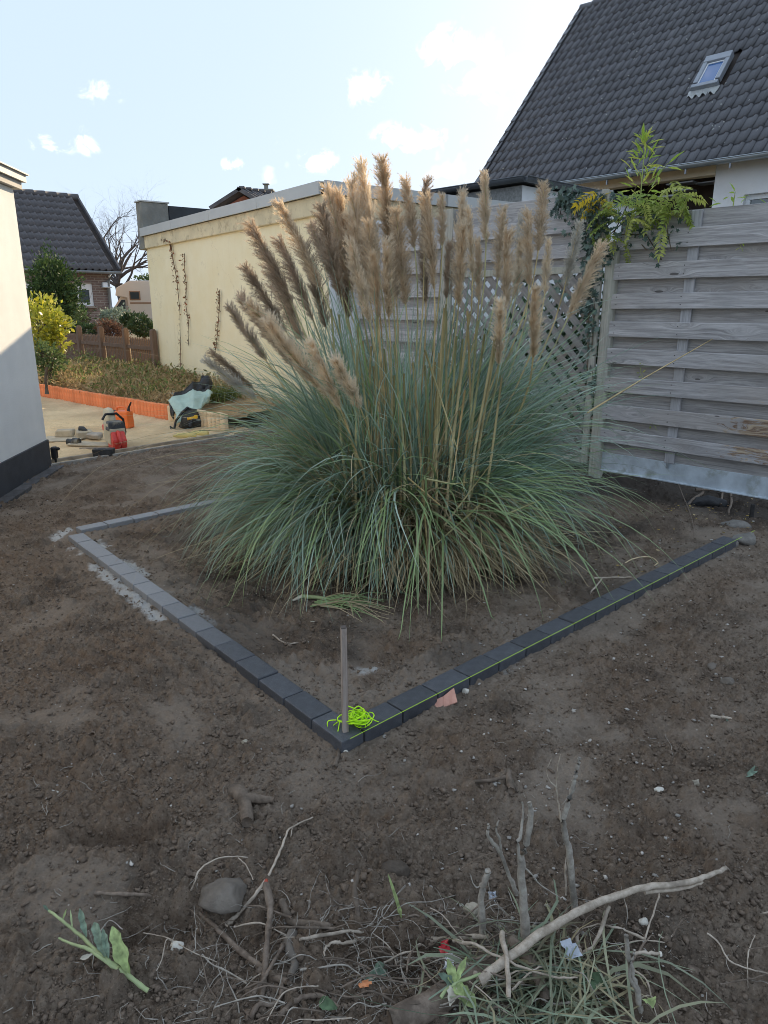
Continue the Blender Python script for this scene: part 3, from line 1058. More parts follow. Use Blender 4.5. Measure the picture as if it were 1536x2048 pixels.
wn = put('window', MB().box(((nx0 + nx1) / 2, yin * .14, ntop - .045), (nx1 - nx0, .07, .09)).box(((nx0 + nx1) / 2, yin * .14, ntop - 1.155), (nx1 - nx0, .07, .09)).box((nx0 + .04, yin * .14, ntop - .6), (.08, .07, 1.02))
         .box((nx1 - .04, yin * .14, ntop - .6), (.08, .07, 1.02)).box(((nx0 + nx1) / 2, yin * .14, ntop - .6), (.07, .07, 1.02)).mesh('window', bevel=.006), MATS['frame_white'], big, MW)
put('pane', MB().box(((nx0 + nx1) / 2, yin * .155, ntop - .6), (nx1 - nx0 - .14, .02, 1.04)).mesh('pane'), MATS['window_glass'], wn, MW)
put('sill', MB().box(((nx0 + nx1) / 2, yin * -.03, ntop - 1.23), (nx1 - nx0 + .1, .2, .03)).mesh('sill'), MATS['zinc'], wn, MW)
# gable wall on the left
dp_ = 2 * SLOPE * math.cos(PT) - .76
gw = MB()
a = WPl + ED_ * .3
c_ = a + EN * dp_
apx = (a + c_) / 2
tt_ = ED_ * .24
hh = HZ + .2
pts = [a, c_, c_ + Vector((0, 0, hh)), apx + Vector((0, 0, rid.z - .35)), a + Vector((0, 0, hh))]
gw.add([p for p in pts] + [p + tt_ for p in pts], [(0, 1, 2, 3, 4), (9, 8, 7, 6, 5)] + [(k, 5 + k, 5 + (k + 1) % 5, (k + 1) % 5) for k in range(5)])
put('gable_wall', gw.mesh('gable_wall'), MATS['white_wall'], big)

# ------------------------------------------------------------------ flat extension with a dark gutter between the two
simple('roughcast', (.27, .27, .26), .95, .25, 30, 1.0, 45)
simple('dark_zinc', (.13, .14, .15), .5, .15, 4, metal=.4)
XZ = 3.3
X0 = gp(1050, 351, XZ)
xl = Vector((-.692, .722, 0))
xr = Vector((.722, .692, 0))
ext = thing('house_extension', 'flat roofed extension with dark gutter, one roughcast wall and one white wall', 'building', (X0.x, X0.y, 0))
MX = frame((X0.x, X0.y, 0), xr)
yl = 1 if (MX.to_3x3() @ Vector((0, 1, 0))).dot(xl) > 0 else -1
LR, LLn = 3.4, 4.2
sb = .12
put('white_wall', MB().box((LR / 2 + sb, yl * (sb + .1), XZ / 2 - .05), (LR, .2, XZ - .1)).mesh('white_wall'), MATS['white_wall'], ext, MX)
put('roughcast_wall', MB().box((sb + .1 - .203, yl * (sb + .62 + .003), XZ / 2 - .05), (.2, 1.24, XZ - .1), Matrix.Translation((.2, 0, 0))).mesh('roughcast_wall'), MATS['roughcast'], ext, MX)
put('back_wall', MB().box((sb + .3, yl * (sb + 2.6), XZ / 2 - .05), (.2, 2.6, XZ - .1)).mesh('back_wall'), MATS['dark_wood'], ext, MX)
put('post', MB().box((sb + .08, yl * (sb + 1.75), XZ / 2 - .05), (.07, .07, XZ - .1)).mesh('post'), MATS['zinc'], ext, MX)
put('flat_roof', MB().box((LR / 2 + .06, yl * (LLn / 2 + .06), XZ - .03), (LR, LLn, .08)).mesh('flat_roof'), MATS['dark_felt'], ext, MX)
v3 = lambda x, y: MX @ Vector((x, yl * y, XZ - .01))
gb = MB()
gutter(gb, v3(-.02, .0), v3(LR, .0), .07)
gutter(gb, v3(.0, LLn), v3(.0, -.02), .07)
gt = put('gutter', gb.mesh('gutter', True), MATS['dark_zinc'], ext)
for k in range(5):
    put('gutter_joint', MB().box((.45 + .6 * k, 0, -.005), (.03, .15, .15)).mesh('gutter_joint', bevel=.02), MATS['dark_zinc'], gt, frame(v3(0, 0), xr)) if False else None

put('side_wall', MB().box((-.006, yg * GW / 2, GZ / 2 - .30), (.03, GW - .06, GZ - .1)).mesh('side_wall'), MATS['white_wall'], gar, Mg)

# ------------------------------------------------------------------ timber screen fence
def wood(name, dark, light, warm=(.30, .19, .10), peel=False, grain=(1.2, 26, 26)):
    m, gg, b, o = material(name)
    t = gg.n('ShaderNodeTexCoord')
    oi = gg.n('ShaderNodeObjectInfo')
    vec = gg.vmath('ADD', t.outputs['Object'], gg.n('ShaderNodeCombineXYZ', i={0: gg.math('MULTIPLY', oi.outputs['Random'], 37.0), 1: gg.math('MULTIPLY', oi.outputs['Random'], 11.0), 2: gg.math('MULTIPLY', oi.outputs['Random'], 23.0)}).outputs[0])
    kn = gg.n('ShaderNodeTexVoronoi', feature='F1', i={'Vector': gg.vmath('MULTIPLY', vec, (2.2, .01, 9.0)), 'Scale': 1.0})
    kd = kn.outputs['Distance']
    warp = gg.math('MULTIPLY', gg.ramp(kd, .45, .0), .05)
    v2 = gg.vmath('ADD', vec, gg.n('ShaderNodeCombineXYZ', i={0: 0.0, 1: 0.0, 2: warp}).outputs[0])
    gr = gg.noise(gg.vmath('MULTIPLY', v2, grain), 2.2, 8, .72, dist=.6)
    blot = gg.noise(vec, 3.2, 5, .6)
    c = gg.mix(gg.ramp(gr, .28, .72), dark, light)
    c = gg.mix(gg.math('MULTIPLY', gg.ramp(blot, .45, .75), .45), c, tuple(k * .62 for k in light))
    c = gg.mix(gg.math('MULTIPLY', gg.ramp(gg.noise(vec, 1.1, 3, .5), .5, .7), .35), c, warm)
    knot = gg.math('MULTIPLY', gg.math('LESS_THAN', kd, .085), gg.math('GREATER_THAN', gg.n('ShaderNodeSeparateColor', i={0: kn.outputs['Color']}).outputs[0], .35))
    c = gg.mix(gg.math('MULTIPLY', knot, .75), c, (.055, .045, .04))
    if peel:
        geo = gg.n('ShaderNodeNewGeometry')
        cpt = pp(1520, 880, FP, FN)
        d = gg.vmath('LENGTH', gg.vmath('MULTIPLY', gg.vmath('SUBTRACT', geo.outputs['Position'], tuple(cpt)), (1, 1, 1.2)), out=1)
        pn = gg.noise(gg.vmath('MULTIPLY', v2, (4, 22, 22)), 2.5, 7, .7)
        msk = gg.ramp(gg.math('SUBTRACT', gg.math('ADD', pn, .17), gg.math('MULTIPLY', d, .75)), .47, .56)
        c = gg.mix(gg.math('MULTIPLY', msk, .8), c, gg.mix(gg.ramp(gr, .4, .6), (.16, .075, .03), (.55, .42, .27)))
    gg.set(b, 'Base Color', c)
    b.inputs['Roughness'].default_value = .8
    b.inputs['Specular IOR Level'].default_value = .2
    gg.set(b, 'Normal', gg.n('ShaderNodeBump', i={'Strength': .5, 'Distance': .004, 'Height': gr}))
    return m


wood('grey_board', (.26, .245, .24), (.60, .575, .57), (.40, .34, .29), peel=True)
wood('grey_board_inner', (.235, .222, .215), (.53, .505, .49), (.36, .305, .26))  # darker copy for the recessed boards: their shadow put into the colour
wood('post_wood', (.33, .31, .26), (.55, .52, .45), (.34, .35, .26), grain=(26, 26, 1.2))
wood('batten_wood', (.30, .295, .30), (.54, .53, .54), (.42, .38, .34), grain=(26, 26, 1.2))
wood('lattice_wood', (.19, .175, .165), (.36, .335, .315))
wood('stake_wood', (.25, .20, .17), (.45, .38, .33), grain=(30, 30, 1.5))
simple('galvanised', (.56, .62, .67), .5, .2, 7, .15, 30, metal=.25, dirt=((.26, .27, .20), 6, .52, .7))
simple('iron', (.03, .028, .027), .7, .3, 30)

fz = lambda v, u=1225: pp(u, v, FP, FN).z
EDGES = [(439, 469), (469, 504), (504, 529), (529, 561), (561, 587), (587, 617), (617, 642.6), (642.6, 673), (673, 696.5), (696.5, 727), (727, 752), (752, 782),
         (782, 807), (807, 837), (837, 858), (858, 884), (884, 906)]
FDIR = -FA                                       # local x runs to the right, towards the camera
s_ = lambda u, v: (pp(u, v, FP, FN) - FP).dot(FDIR)
R0, R1 = s_(1220, 700), 2.02
fence = thing('timber_fence', 'grey weathered board fence with overlapping horizontal boards above a metal base strip', 'fence', FP + FDIR * .05)


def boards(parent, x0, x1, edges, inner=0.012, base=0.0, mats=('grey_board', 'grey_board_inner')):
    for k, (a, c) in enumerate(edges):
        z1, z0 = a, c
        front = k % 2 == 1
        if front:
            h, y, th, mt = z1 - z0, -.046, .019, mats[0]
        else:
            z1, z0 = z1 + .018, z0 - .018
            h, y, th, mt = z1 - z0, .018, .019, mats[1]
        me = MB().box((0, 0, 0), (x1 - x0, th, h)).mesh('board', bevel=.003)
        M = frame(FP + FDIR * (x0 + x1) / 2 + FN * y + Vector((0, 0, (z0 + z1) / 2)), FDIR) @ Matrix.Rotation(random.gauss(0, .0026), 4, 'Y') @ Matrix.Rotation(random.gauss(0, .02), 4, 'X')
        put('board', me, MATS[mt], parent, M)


FE = [(fz(a), fz(c)) for a, c in EDGES]
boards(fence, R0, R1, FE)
fb, ft = FE[-1][1], FE[0][0]
for u, v in ((1358, 760),):
    x = s_(u, v)
    M = frame(FP + FDIR * x - FN * .008 + Vector((0, 0, (fb + ft) / 2)), FDIR)
    put('batten', MB().box((0, 0, 0), (.085, .022, ft - fb + .02)).mesh('batten', bevel=.003), MATS['batten_wood'], fence, M)
M = frame(FP + FDIR * 1.98 - FN * .045 + Vector((0, 0, (fb + ft) / 2)), FDIR)
put('batten', MB().box((0, 0, 0), (.06, .02, ft - fb)).mesh('batten', bevel=.003), MATS['batten_wood'], fence, M)
nl = MB()
for (za, zc), k in zip(FE, range(99)):
    if k % 2:
        for xn in (R0 + .05, s_(1372, 560), 1.95):
            for zn in (za * .75 + zc * .25, za * .25 + zc * .75):
                nl.tube([(xn, -.0575, zn), (xn, -.050, zn)], .0042, 6)
put('nail_heads', nl.mesh('nail_heads'), MATS['iron'], fence, frame(FP, FDIR), kind='stuff')
zb0, zb1 = fz(939, 1198), fb - .004
strip = put('base_strip', MB().box(((R0 + R1) / 2 - .02, .0, (zb0 + zb1) / 2), (R1 - R0 + .12, .012, zb1 - zb0)).box(((R0 + R1) / 2 - .02, -.012, zb0 + .006), (R1 - R0 + .12, .03, .012)).mesh('base_strip', bevel=.002), MATS['galvanised'], fence, frame(FP, FDIR))
x = s_(1337, 925)
put('bracket', MB().box((x, -.016, fb - .01), (.022, .006, .09)).mesh('bracket'), MATS['zinc'], fence, frame(FP, FDIR))
px = s_(1207, 760)
pmb = MB()
pr = [(-.055, -.03), (-.03, -.06), (.03, -.06), (.055, -.03), (.055, .05), (-.055, .05)]
pmb.prism(pr, fz(497, 1212) + .25)
tag(put('fence_post', pmb.mesh('fence_post', bevel=.004), MATS['post_wood'], None, frame(FP + FDIR * (px - .0) - FN * .01 + Vector((0, 0, -.2)), FDIR)),
    label='greenish grey timber post between the board fence and the lattice fence', cat='post')
tag(put('fence_post', pmb.mesh('fence_post', bevel=.004), MATS['post_wood'], None, frame(FP + FDIR * 2.10 - FN * .01 + Vector((0, 0, -.2)), FDIR)),
    label='timber post at the right hand end of the board fence, beyond its last board', cat='post')
tag(put('iron_peg', MB().tube([(0, 0, -.25), (0, 0, .16)], .016, 8).mesh('iron_peg'), MATS['iron'], None, Matrix.Translation(gp(1500, 1050, -.05))), label='dark iron peg standing in the soil near the far end of the kerb', cat='peg')

# the panel behind the grass: boards above, diagonal lattice below
L1 = px - .07
L0 = L1 - 1.78
lat = thing('lattice_fence', 'grey fence panel of boards over a diagonal lattice, behind the pampas plumes', 'fence', FP + FDIR * L1)
ftop = fz(384)
per = (ft - fb) / 8.3
ed = [(fz(a), fz(c)) for a, c in ((384, 428), (428, 460), (460, 484), (484, 512), (512, 530))]
z = fz(530)
boards(lat, L0, L1, ed)
zl = z
for xx_ in (L0 + .03, L1 - .03):
    put('batten', MB().box((0, 0, 0), (.06, .03, ftop - .08)).mesh('batten', bevel=.003), MATS['post_wood'], lat, frame(FP + FDIR * xx_ - FN * .05 + Vector((0, 0, ftop / 2 + .06)), FDIR))
for zz in (zl - .03, .13):
    put('rail', MB().box((0, 0, 0), (L1 - L0 - .13, .028, .06)).mesh('rail', bevel=.003), MATS['post_wood'], lat, frame(FP + FDIR * (L0 + L1) / 2 - FN * .048 + Vector((0, 0, zz)), FDIR))
hL, wL = zl - .06 - .16, L1 - L0 - .12
for sgn_ in (1, -1):
    c0 = -hL if sgn_ > 0 else 0
    x = c0
    while x < wL + (0 if sgn_ > 0 else hL):
        # a slat running at 45 degrees, clipped to the field
        a, c_ = (x, 0), (x + sgn_ * hL, hL)
        (xa, za), (xb, zb) = a, c_
        if sgn_ > 0:
            if xa < 0:
                za, xa = -xa, 0
            if xb > wL:
                zb, xb = zb - (xb - wL), wL
        else:
            if xa > wL:
                za, xa = xa - wL, wL
            if xb < 0:
                zb, xb = zb + xb, 0
        if zb - za > .06:
            L = math.hypot(xb - xa, zb - za)
            mid = FP + FDIR * (L0 + .06 + (xa + xb) / 2) - FN * (.030 if sgn_ > 0 else .042) + Vector((0, 0, .16 + (za + zb) / 2))
            ax = FDIR * (xb - xa) + Vector((0, 0, zb - za))
            M = frame(mid, ax, ax.cross(FN))
            put('lattice_slat', MB().box((0, 0, 0), (L, .010, .062 if sgn_ < 0 else .034)).mesh('lattice_slat'), MATS['lattice_wood'], lat, M)
        x += .15
# further panel up to the garage
far = thing('board_fence', 'grey board fence panel between the lattice panel and the garage', 'fence', FP + FDIR * (L0 - .1))
put('post', MB().prism([(-.045, -.045), (.045, -.045), (.045, .045), (-.045, .045)], ftop + .22).mesh('post', bevel=.004), MATS['post_wood'], far, frame(FP + FDIR * (L0 - .06) - FN * .0 + Vector((0, 0, -.2)), FDIR))
z, ed = ftop - .05, []
k = 0
while z > .15:
    h = per * (.56 if k % 2 == 1 else .44) if k else per * .7
    ed.append((z, max(.1, z - h)))
    z -= h
    k += 1
boards(far, L0 - 1.5, L0 - .11, ed)

# ------------------------------------------------------------------ pampas grass
def pampas():
    C0 = Vector((.13, 4.45, 0))
    root = thing('pampas_grass', 'tall pampas grass clump with blue green leaves and many beige plumes', 'ornamental grass', C0)
    foliage('grass_blade', [(.18, .265, .20), (.50, .60, .49), (.27, .375, .285), (.38, .48, .375), (.27, .37, .15), (.23, .34, .27)], .34, .3, .3, .5, 2)
    foliage('grass_straw', [(.42, .33, .19), (.60, .49, .30), (.30, .225, .14), (.52, .43, .27)], .6, .25, .25, .2, 3)
    gb_, gs_ = MATS['grass_blade'], MATS['grass_straw']

    POOL = {}

    def blades(name, n, r0, th0, th1, L, width, seed, mat, az=None, zb=(0, .15), power=1.0, S=10, bias=0.0, crease=False):
        rng = np.random.default_rng(seed)
        ang = rng.uniform(0, 2 * np.pi, n) if az is None else np.radians(rng.uniform(az[0], az[1], n))
        rr = r0 * np.sqrt(rng.uniform(0, 1, n))
        nt = max(8, n // 55)
        ti = rng.integers(0, nt, n)
        tang = (rng.uniform(0, 2 * np.pi, nt) if az is None else np.radians(rng.uniform(az[0], az[1], nt)))[ti]
        trr = (r0 * np.sqrt(rng.uniform(0, 1, nt)))[ti]
        tl, td = rng.uniform(.74, 1.12, nt)[ti], rng.normal(0, .16, nt)[ti]
        loose = rng.uniform(0, 1, n) < .35
        ang = np.where(loose, ang, tang + rng.normal(0, .06, n))
        rr = np.where(loose, rr, trr)
        a2 = ang + np.where(loose, rng.normal(0, .55, n), rng.normal(0, .16, n) + rng.normal(0, .5, nt)[ti])
        base = np.stack([C0.x + rr * np.cos(ang) * 1.15 + rng.normal(0, .03, n), C0.y + rr * np.sin(ang) + rng.normal(0, .03, n), rng.uniform(*zb, n)], -1)
        Ln = rng.uniform(*L, n) * np.where(loose, 1, tl)
        t0, t1 = np.radians(rng.uniform(*th0, n)) + np.where(loose, 0, td * .6), np.radians(rng.uniform(*th1, n)) + np.where(loose, 0, td)
        t0 = np.abs(t0)
        dfr = (np.degrees(a2) % 360) - 285
        Ln = Ln * (1 - (.34 if mat is gb_ else 0) * np.exp(-((dfr - 18) / 42) ** 2) - (.14 if mat is gb_ else 0) * np.exp(-((dfr + 95) / 28) ** 2))
        s = np.linspace(0, 1, S + 1)
        th = t0[:, None] + (t1 - t0)[:, None] * s[None] ** power
        a = a2[:, None] + rng.normal(0, .55, n)[:, None] * s[None] ** 1.5
        a = a + bias * np.sin(a2 - np.pi)[:, None] * s[None]
        ds = (Ln / S)[:, None]
        d = np.stack([np.sin(th) * np.cos(a), np.sin(th) * np.sin(a), np.cos(th)], -1)
        P = np.concatenate([base[:, None, :], base[:, None, :] + np.cumsum(d[:, :-1] * ds[..., None], 1)], 1)
        low = P[..., 2]
        P[..., 2] = np.where(low < .03, .03 + rng.uniform(0, .05, n)[:, None] * s[None], low)
        # keep out of the fence behind
        over = (P[..., 0] - FP.x) * FN.x + (P[..., 1] - FP.y) * FN.y + .12
        over = np.maximum(over, 0)
        P[..., 0] -= over * FN.x
        P[..., 1] -= over * FN.y
        side = np.stack([-np.sin(a), np.cos(a), np.zeros_like(a)], -1)
        tw = rng.normal(0, .5, n)[:, None, None]
        side = side * np.cos(tw) + np.cross(d, side) * np.sin(tw)
        w = width * rng.uniform(.65, 1.2, n)[:, None] * np.minimum(1, (1 - s[None] ** 2.2) * 1.0 + .04) * np.minimum(1, .55 + s[None] * 3)
        A, B = P - side * w[..., None] / 2, P + side * w[..., None] / 2
        if mat is gb_:
            cut_ = (rng.uniform(0, 1, n) < .62 * np.exp(-((dfr - 6) / 22) ** 2) + (.55 if seed in (24, 31, 30) else 0) * np.exp(-((dfr + 8) / 38) ** 2))
            A, B = A[~cut_], B[~cut_]
            n = len(A)
        V = np.stack([A, B], 2).reshape(-1, 3)
        i = (np.arange(n) * (S + 1) * 2)[:, None] + np.arange(S)[None] * 2
        F = np.stack([i, i + 1, i + 3, i + 2], -1).reshape(-1, 4)
        vv, ff = POOL.setdefault((name, mat.name), ([], []))
        ff.append(F + sum(len(q_) for q_ in vv))
        vv.append(V)

    blades('leaf_blades', 1300, .42, (6, 40), (150, 188), (.95, 1.6), .0125, 21, gb_, power=1.15, S=13)
    blades('leaf_blades', 1100, .48, (18, 60), (120, 178), (.45, 1.0), .0125, 22, gb_, az=(180, 360), power=.95)
    blades('leaf_blades', 1300, .50, (18, 48), (128, 178), (.95, 1.4), .0075, 23, gb_, az=(150, 228), power=1.1, S=12)
    blades('leaf_blades', 1500, .42, (3, 30), (60, 165), (1.0, 1.85), .011, 24, gb_, power=1.4, S=12)
    blades('leaf_blades', 900, .42, (5, 45), (40, 130), (.9, 1.7), .0085, 29, gb_, az=(-70, 70), power=1.2, S=12)
    blades('leaf_blades', 700, .44, (5, 45), (60, 190), (.7, 1.4), .009, 30, gb_, az=(210, 335), power=1.9, S=12)
    blades('leaf_blades', 2000, .40, (1, 22), (15, 115), (1.05, 1.85), .0115, 31, gb_, power=1.6, S=10)
    blades('dry_blades', 1500, .50, (25, 75), (90, 168), (.4, 1.05), .009, 25, gs_, az=(200, 350), power=.9)
    blades('dry_blades', 500, .40, (2, 30), (20, 120), (.6, 1.5), .008, 26, gs_, power=1.2)
    blades('dead_thatch', 1500, .62, (40, 88), (95, 150), (.2, .55), .009, 27, gs_, az=(255, 335), zb=(.02, .45))
    # fine wandering leaf ends seen against the wall
    blades('dry_blades', 45, .3, (25, 50), (110, 170), (1.7, 2.3), .004, 28, gs_, az=(140, 200), power=1.1, S=14)

    for (nm_, mt_), (vv, ff) in POOL.items():
        put(nm_, npmesh(nm_, np.concatenate(vv), np.concatenate(ff), True), MATS[mt_], root, kind='stuff')

    # plumes: six shapes, straight along +Z, one unit long
    foliage('plume_hair', [(.77, .64, .47), (.63, .50, .35), (.71, .58, .42), (.85, .74, .58)], .75, .5, .2, .1, 4, objvar=1)
    foliage('plume_grey', [(.60, .56, .48), (.66, .62, .55)], .75, .42, .2, .1, 4, objvar=1)
    foliage('plume_brown', [(.54, .43, .32), (.64, .52, .40), (.48, .39, .30)], .75, .5, .25, .1, 4, objvar=1)
    foliage('stem_straw', [(.52, .43, .23), (.66, .53, .28), (.44, .43, .22), (.56, .40, .19)], .5, .1, .3, .3, 9, objvar=1)

    def plume_mesh(seed, dens=260, nod=.0):
        rng = np.random.default_rng(seed)
        tv, tf = [], []
        n = 0
        nd = rng.uniform(0, 6.28)
        for k in range(dens):
            z0 = rng.uniform(0, .88)
            prof = min(1, .40 + z0 * 2.8) * (1 - .60 * z0 ** 1.6)
            ln = (.12 + .11 * rng.uniform()) * prof + .045
            ph = rng.uniform(0, 6.28)
            up = R(rng.uniform(8, 27))
            bd = np.array([math.cos(ph) * math.sin(up), math.sin(ph) * math.sin(up), math.cos(up)])
            curl = np.array([math.cos(ph) + .8 * math.cos(nd), math.sin(ph) + .8 * math.sin(nd), -.35]) * .07 * ln / .2
            m_ = 36
            s = rng.uniform(.05, 1, m_)
            p = np.array([0, 0, z0]) + bd * (s * ln)[:, None] + curl * (s ** 2)[:, None]
            hl = rng.uniform(.045, .085, m_) * (1 - .35 * s)
            jd = bd + rng.normal(0, .46, (m_, 3)) + curl * 2
            jd /= np.linalg.norm(jd, axis=1)[:, None]
            sd = np.cross(jd, rng.normal(0, 1, (m_, 3)))
            sd /= np.linalg.norm(sd, axis=1)[:, None]
            w = .0027
            v = np.stack([p - sd * w, p + sd * w, p + jd * hl[:, None] + curl * .15], 1)
            tv.append(v.reshape(-1, 3))
        V = np.concatenate(tv)
        V[:, 0] += .10 * V[:, 2] ** 2 * math.cos(nd) * nod
        V[:, 1] += .10 * V[:, 2] ** 2 * math.sin(nd) * nod
        F = np.arange(len(V)).reshape(-1, 3)
        return npmesh('plume', V, F)

    PM = [plume_mesh(40 + k, 260, .6) for k in range(7)]
    # tip and base of every plume in the photo, and how far back in the clump it stands
    PL = [(501, 432, 588, 617, .1, 'b'), (558, 394, 642, 577, .0, 't'), (561, 467, 628, 645, .2, 'b'), (486, 523, 575, 668, .15, 'b'), (448, 606, 534, 724, -.15, 'b'),
          (468, 591, 590, 735, -.45, 'b'), (489, 598, 600, 722, -.55, 't'), (400, 716, 515, 800, -.35, 'g'), (423, 697, 507, 778, -.2, 'b'), (520, 640, 655, 795, -.7, 't'),
          (623, 670, 683, 823, -.85, 't'), (668, 715, 722, 820, -.8, 't'), (615, 437, 690, 600, .2, 'b'), (640, 400, 684, 598, .1, 'b'), (650, 358, 705, 590, .3, 't'),
          (694, 347, 740, 600, .2, 't'), (722, 322, 757, 540, .3, 't'), (766, 305, 780, 500, .15, 't'), (700, 470, 741, 652, -.45, 't'), (748, 500, 757, 640, -.1, 't'),
          (790, 408, 812, 612, -.15, 't'), (813, 352, 830, 500, .35, 't'), (847, 352, 848, 520, .35, 'b'), (859, 383, 869, 583, -.1, 't'), (885, 380, 884, 495, .45, 't'),
          (926, 376, 918, 522, .35, 't'), (940, 410, 945, 552, .25, 't'), (929, 443, 917, 613, -.1, 't'), (970, 336, 972, 490, .2, 't'), (1012, 406, 995, 562, .3, 't'),
          (1008, 453, 1012, 625, -.1, 't'), (1003, 588, 997, 733, -.45, 't'), (1037, 424, 1035, 522, .5, 'g'), (1062, 418, 1058, 577, .2, 't'), (1090, 356, 1076, 505, .3, 't'),
          (1097, 470, 1089, 592, .0, 't'), (1064, 568, 1066, 718, -.4, 't'), (1160, 438, 1128, 580, .3, 'g'), (1203, 473, 1133, 642, .1, 't'), (668, 480, 697, 640, .3, 'b'),
          (740, 380, 757, 590, .5, 'b'), (780, 440, 793, 600, .45, 'b'), (672, 372, 712, 560, .45, 't'), (706, 420, 735, 610, .1, 't'), (655, 440, 690, 620, .4, 'b'), (735, 430, 752, 610, .0, 't'),
          (765, 470, 778, 640, -.05, 't'), (598, 480, 655, 660, .35, 'b'), (540, 520, 610, 690, .3, 'b'), (895, 480, 893, 600, .5, 'b'), (960, 470, 958, 600, .45, 't'), (850, 470, 852, 610, .4, 'b'), (1040, 470, 1030, 600, .35, 't')]
    smat = MATS['stem_straw']
    for k, (tu, tv_, bu, bv, dy, kind) in enumerate(PL):
        Yb = C0.y + dy * .9
        pb = dp(bu, bv, Yb)
        pt = dp(tu, tv_, Yb + random.uniform(-.12, .12) + (dy * .3))
        foot = C0 + Vector((max(-.42, min(.48, (pb.x - C0.x) * .42)) + random.uniform(-.05, .05), dy * .55 + random.uniform(-.04, .04), 0))
        axis = (pt - pb)
        L = axis.length
        d = axis.normalized()
        H = (pb - foot).length
        path = []
        for j in range(9):
            s = j / 8
            c1, c2 = foot + (Vector((0, 0, 1)) * .6 + (pb - foot).normalized() * .4) * H * .4, pb - d * H * .3
            p = foot * (1 - s) ** 3 + c1 * 3 * s * (1 - s) ** 2 + c2 * 3 * s * s * (1 - s) + pb * s ** 3
            path.append(p)
        path.append(pb + d * L * .5)
        path.append(pb + d * L * .93)
        st = put('flower_stem', MB().tube(path, [.0062] * 4 + [.0056] * 3 + [.005, .0045, .003, .001], 6).mesh('flower_stem', True), smat, root)
        q = d.to_track_quat('Z', 'X').to_matrix().to_4x4()
        W = L * random.uniform(.60, .76) * (1.0 if L < .62 else .92)
        M = Matrix.Translation(pb) @ q @ Matrix.Rotation(random.uniform(0, 6.28), 4, 'Z') @ Matrix.Diagonal((W, W, L * 1.0, 1))
        mt = {'t': 'plume_hair', 'b': 'plume_brown', 'g': 'plume_grey'}[kind]
        me = PM[k % 7]
        key = (k % 7, kind)
        if key not in PMS:
            mm = me.copy()
            mm.materials.append(MATS[mt])
            PMS[key] = mm
        put('plume', PMS[key], None, st, M)
    # bare and broken stems
    rng2 = random.Random(3)
    for k in range(46):
        u0, v0 = rng2.uniform(700, 960), rng2.uniform(960, 1010)
        f = Vector((C0.x + rng2.uniform(-.34, .42), C0.y - rng2.uniform(.40, .64), .12))
        top = f + Vector(((f.x - C0.x) * .25 + rng2.uniform(-.10, .10), rng2.uniform(.0, .25), rng2.uniform(.7, 1.45)))
        mid = (f + top) / 2 + Vector((rng2.uniform(-.03, .03), rng2.uniform(-.03, .03), 0))
        put('dry_stem', MB().tube([f, mid, top], [.0085, .0078, .006], 6).mesh('dry_stem', True), smat, root)
    for pth in ([(845, 960), (860, 1180)], [(848, 957), (905, 968), (935, 965)], [(815, 955), (880, 1010)], [(1175, 825), (1290, 755), (1425, 678)], [(890, 1230 - 180), (980, 930)], [(765, 985), (757, 1080), (745, 1130)],
                [(1105, 840), (1030, 925)], [(960, 1010), (870, 1090), (800, 1190)], [(930, 780), (905, 960)], [(850, 700), (915, 900)], [(1010, 1030), (1080, 1000)]):
        n = len(pth)
        yb = 3.66 if pth[0][0] < 1100 else 4.3
        pts = [dp(u, v, yb + (.35 * j if pth[0][0] > 1100 else -.05 * j)) for j, (u, v) in enumerate(pth)]
        put('broken_stem', MB().tube(pts, [.0062 - .0035 * j / max(1, n - 1) for j in range(n)], 5).mesh('broken_stem', True), smat, root)
    # long arching leaves that stand apart from the mass
    for k in range(230):
        side = k % 4
        rngk = random.Random(100 + k)
        ang = R(rngk.uniform(165, 250)) if side == 0 else (R(rngk.uniform(-75, 25)) if side == 1 else R(rngk.uniform(215, 335)))
        L, t0, t1 = rngk.uniform(.8, 1.6), R(rngk.uniform(8, 50)), R(rngk.uniform(85, 180))
        p = C0 + Vector((math.cos(ang) * .4, math.sin(ang) * .4, .12))
        S = 14
        pts, ws = [], []
        a = ang + rngk.gauss(0, .55)
        for j in range(S + 1):
            s = j / S
            pts.append(p.copy())
            ws.append(.0125 * min(1, .5 + 3 * s) * (1 - s ** 2.4) + .0006)
            th = t0 + (t1 - t0) * s
            p = p + Vector((math.sin(th) * math.cos(a), math.sin(th) * math.sin(a), math.cos(th))) * L / S
            if p.z < .03:
                p.z = .03
            ov = (p - FP).dot(FN) + .10
            if ov > 0:
                p -= FN * ov
        sd = Vector((-math.sin(a), math.cos(a), .25)).normalized()
        vs, fs = [], []
        for q, w in zip(pts, ws):
            vs += [q - sd * w / 2, q + Vector((0, 0, -.12 * w)), q + sd * w / 2]
        for j in range(S):
            i = j * 3
            fs += [(i, i + 1, i + 4, i + 3), (i + 1, i + 2, i + 5, i + 4)]
        put('leaf_blade', MB().add(vs, fs).mesh('leaf_blade', True), gb_, root)
    return C0


PMS = {}
PC = pampas()

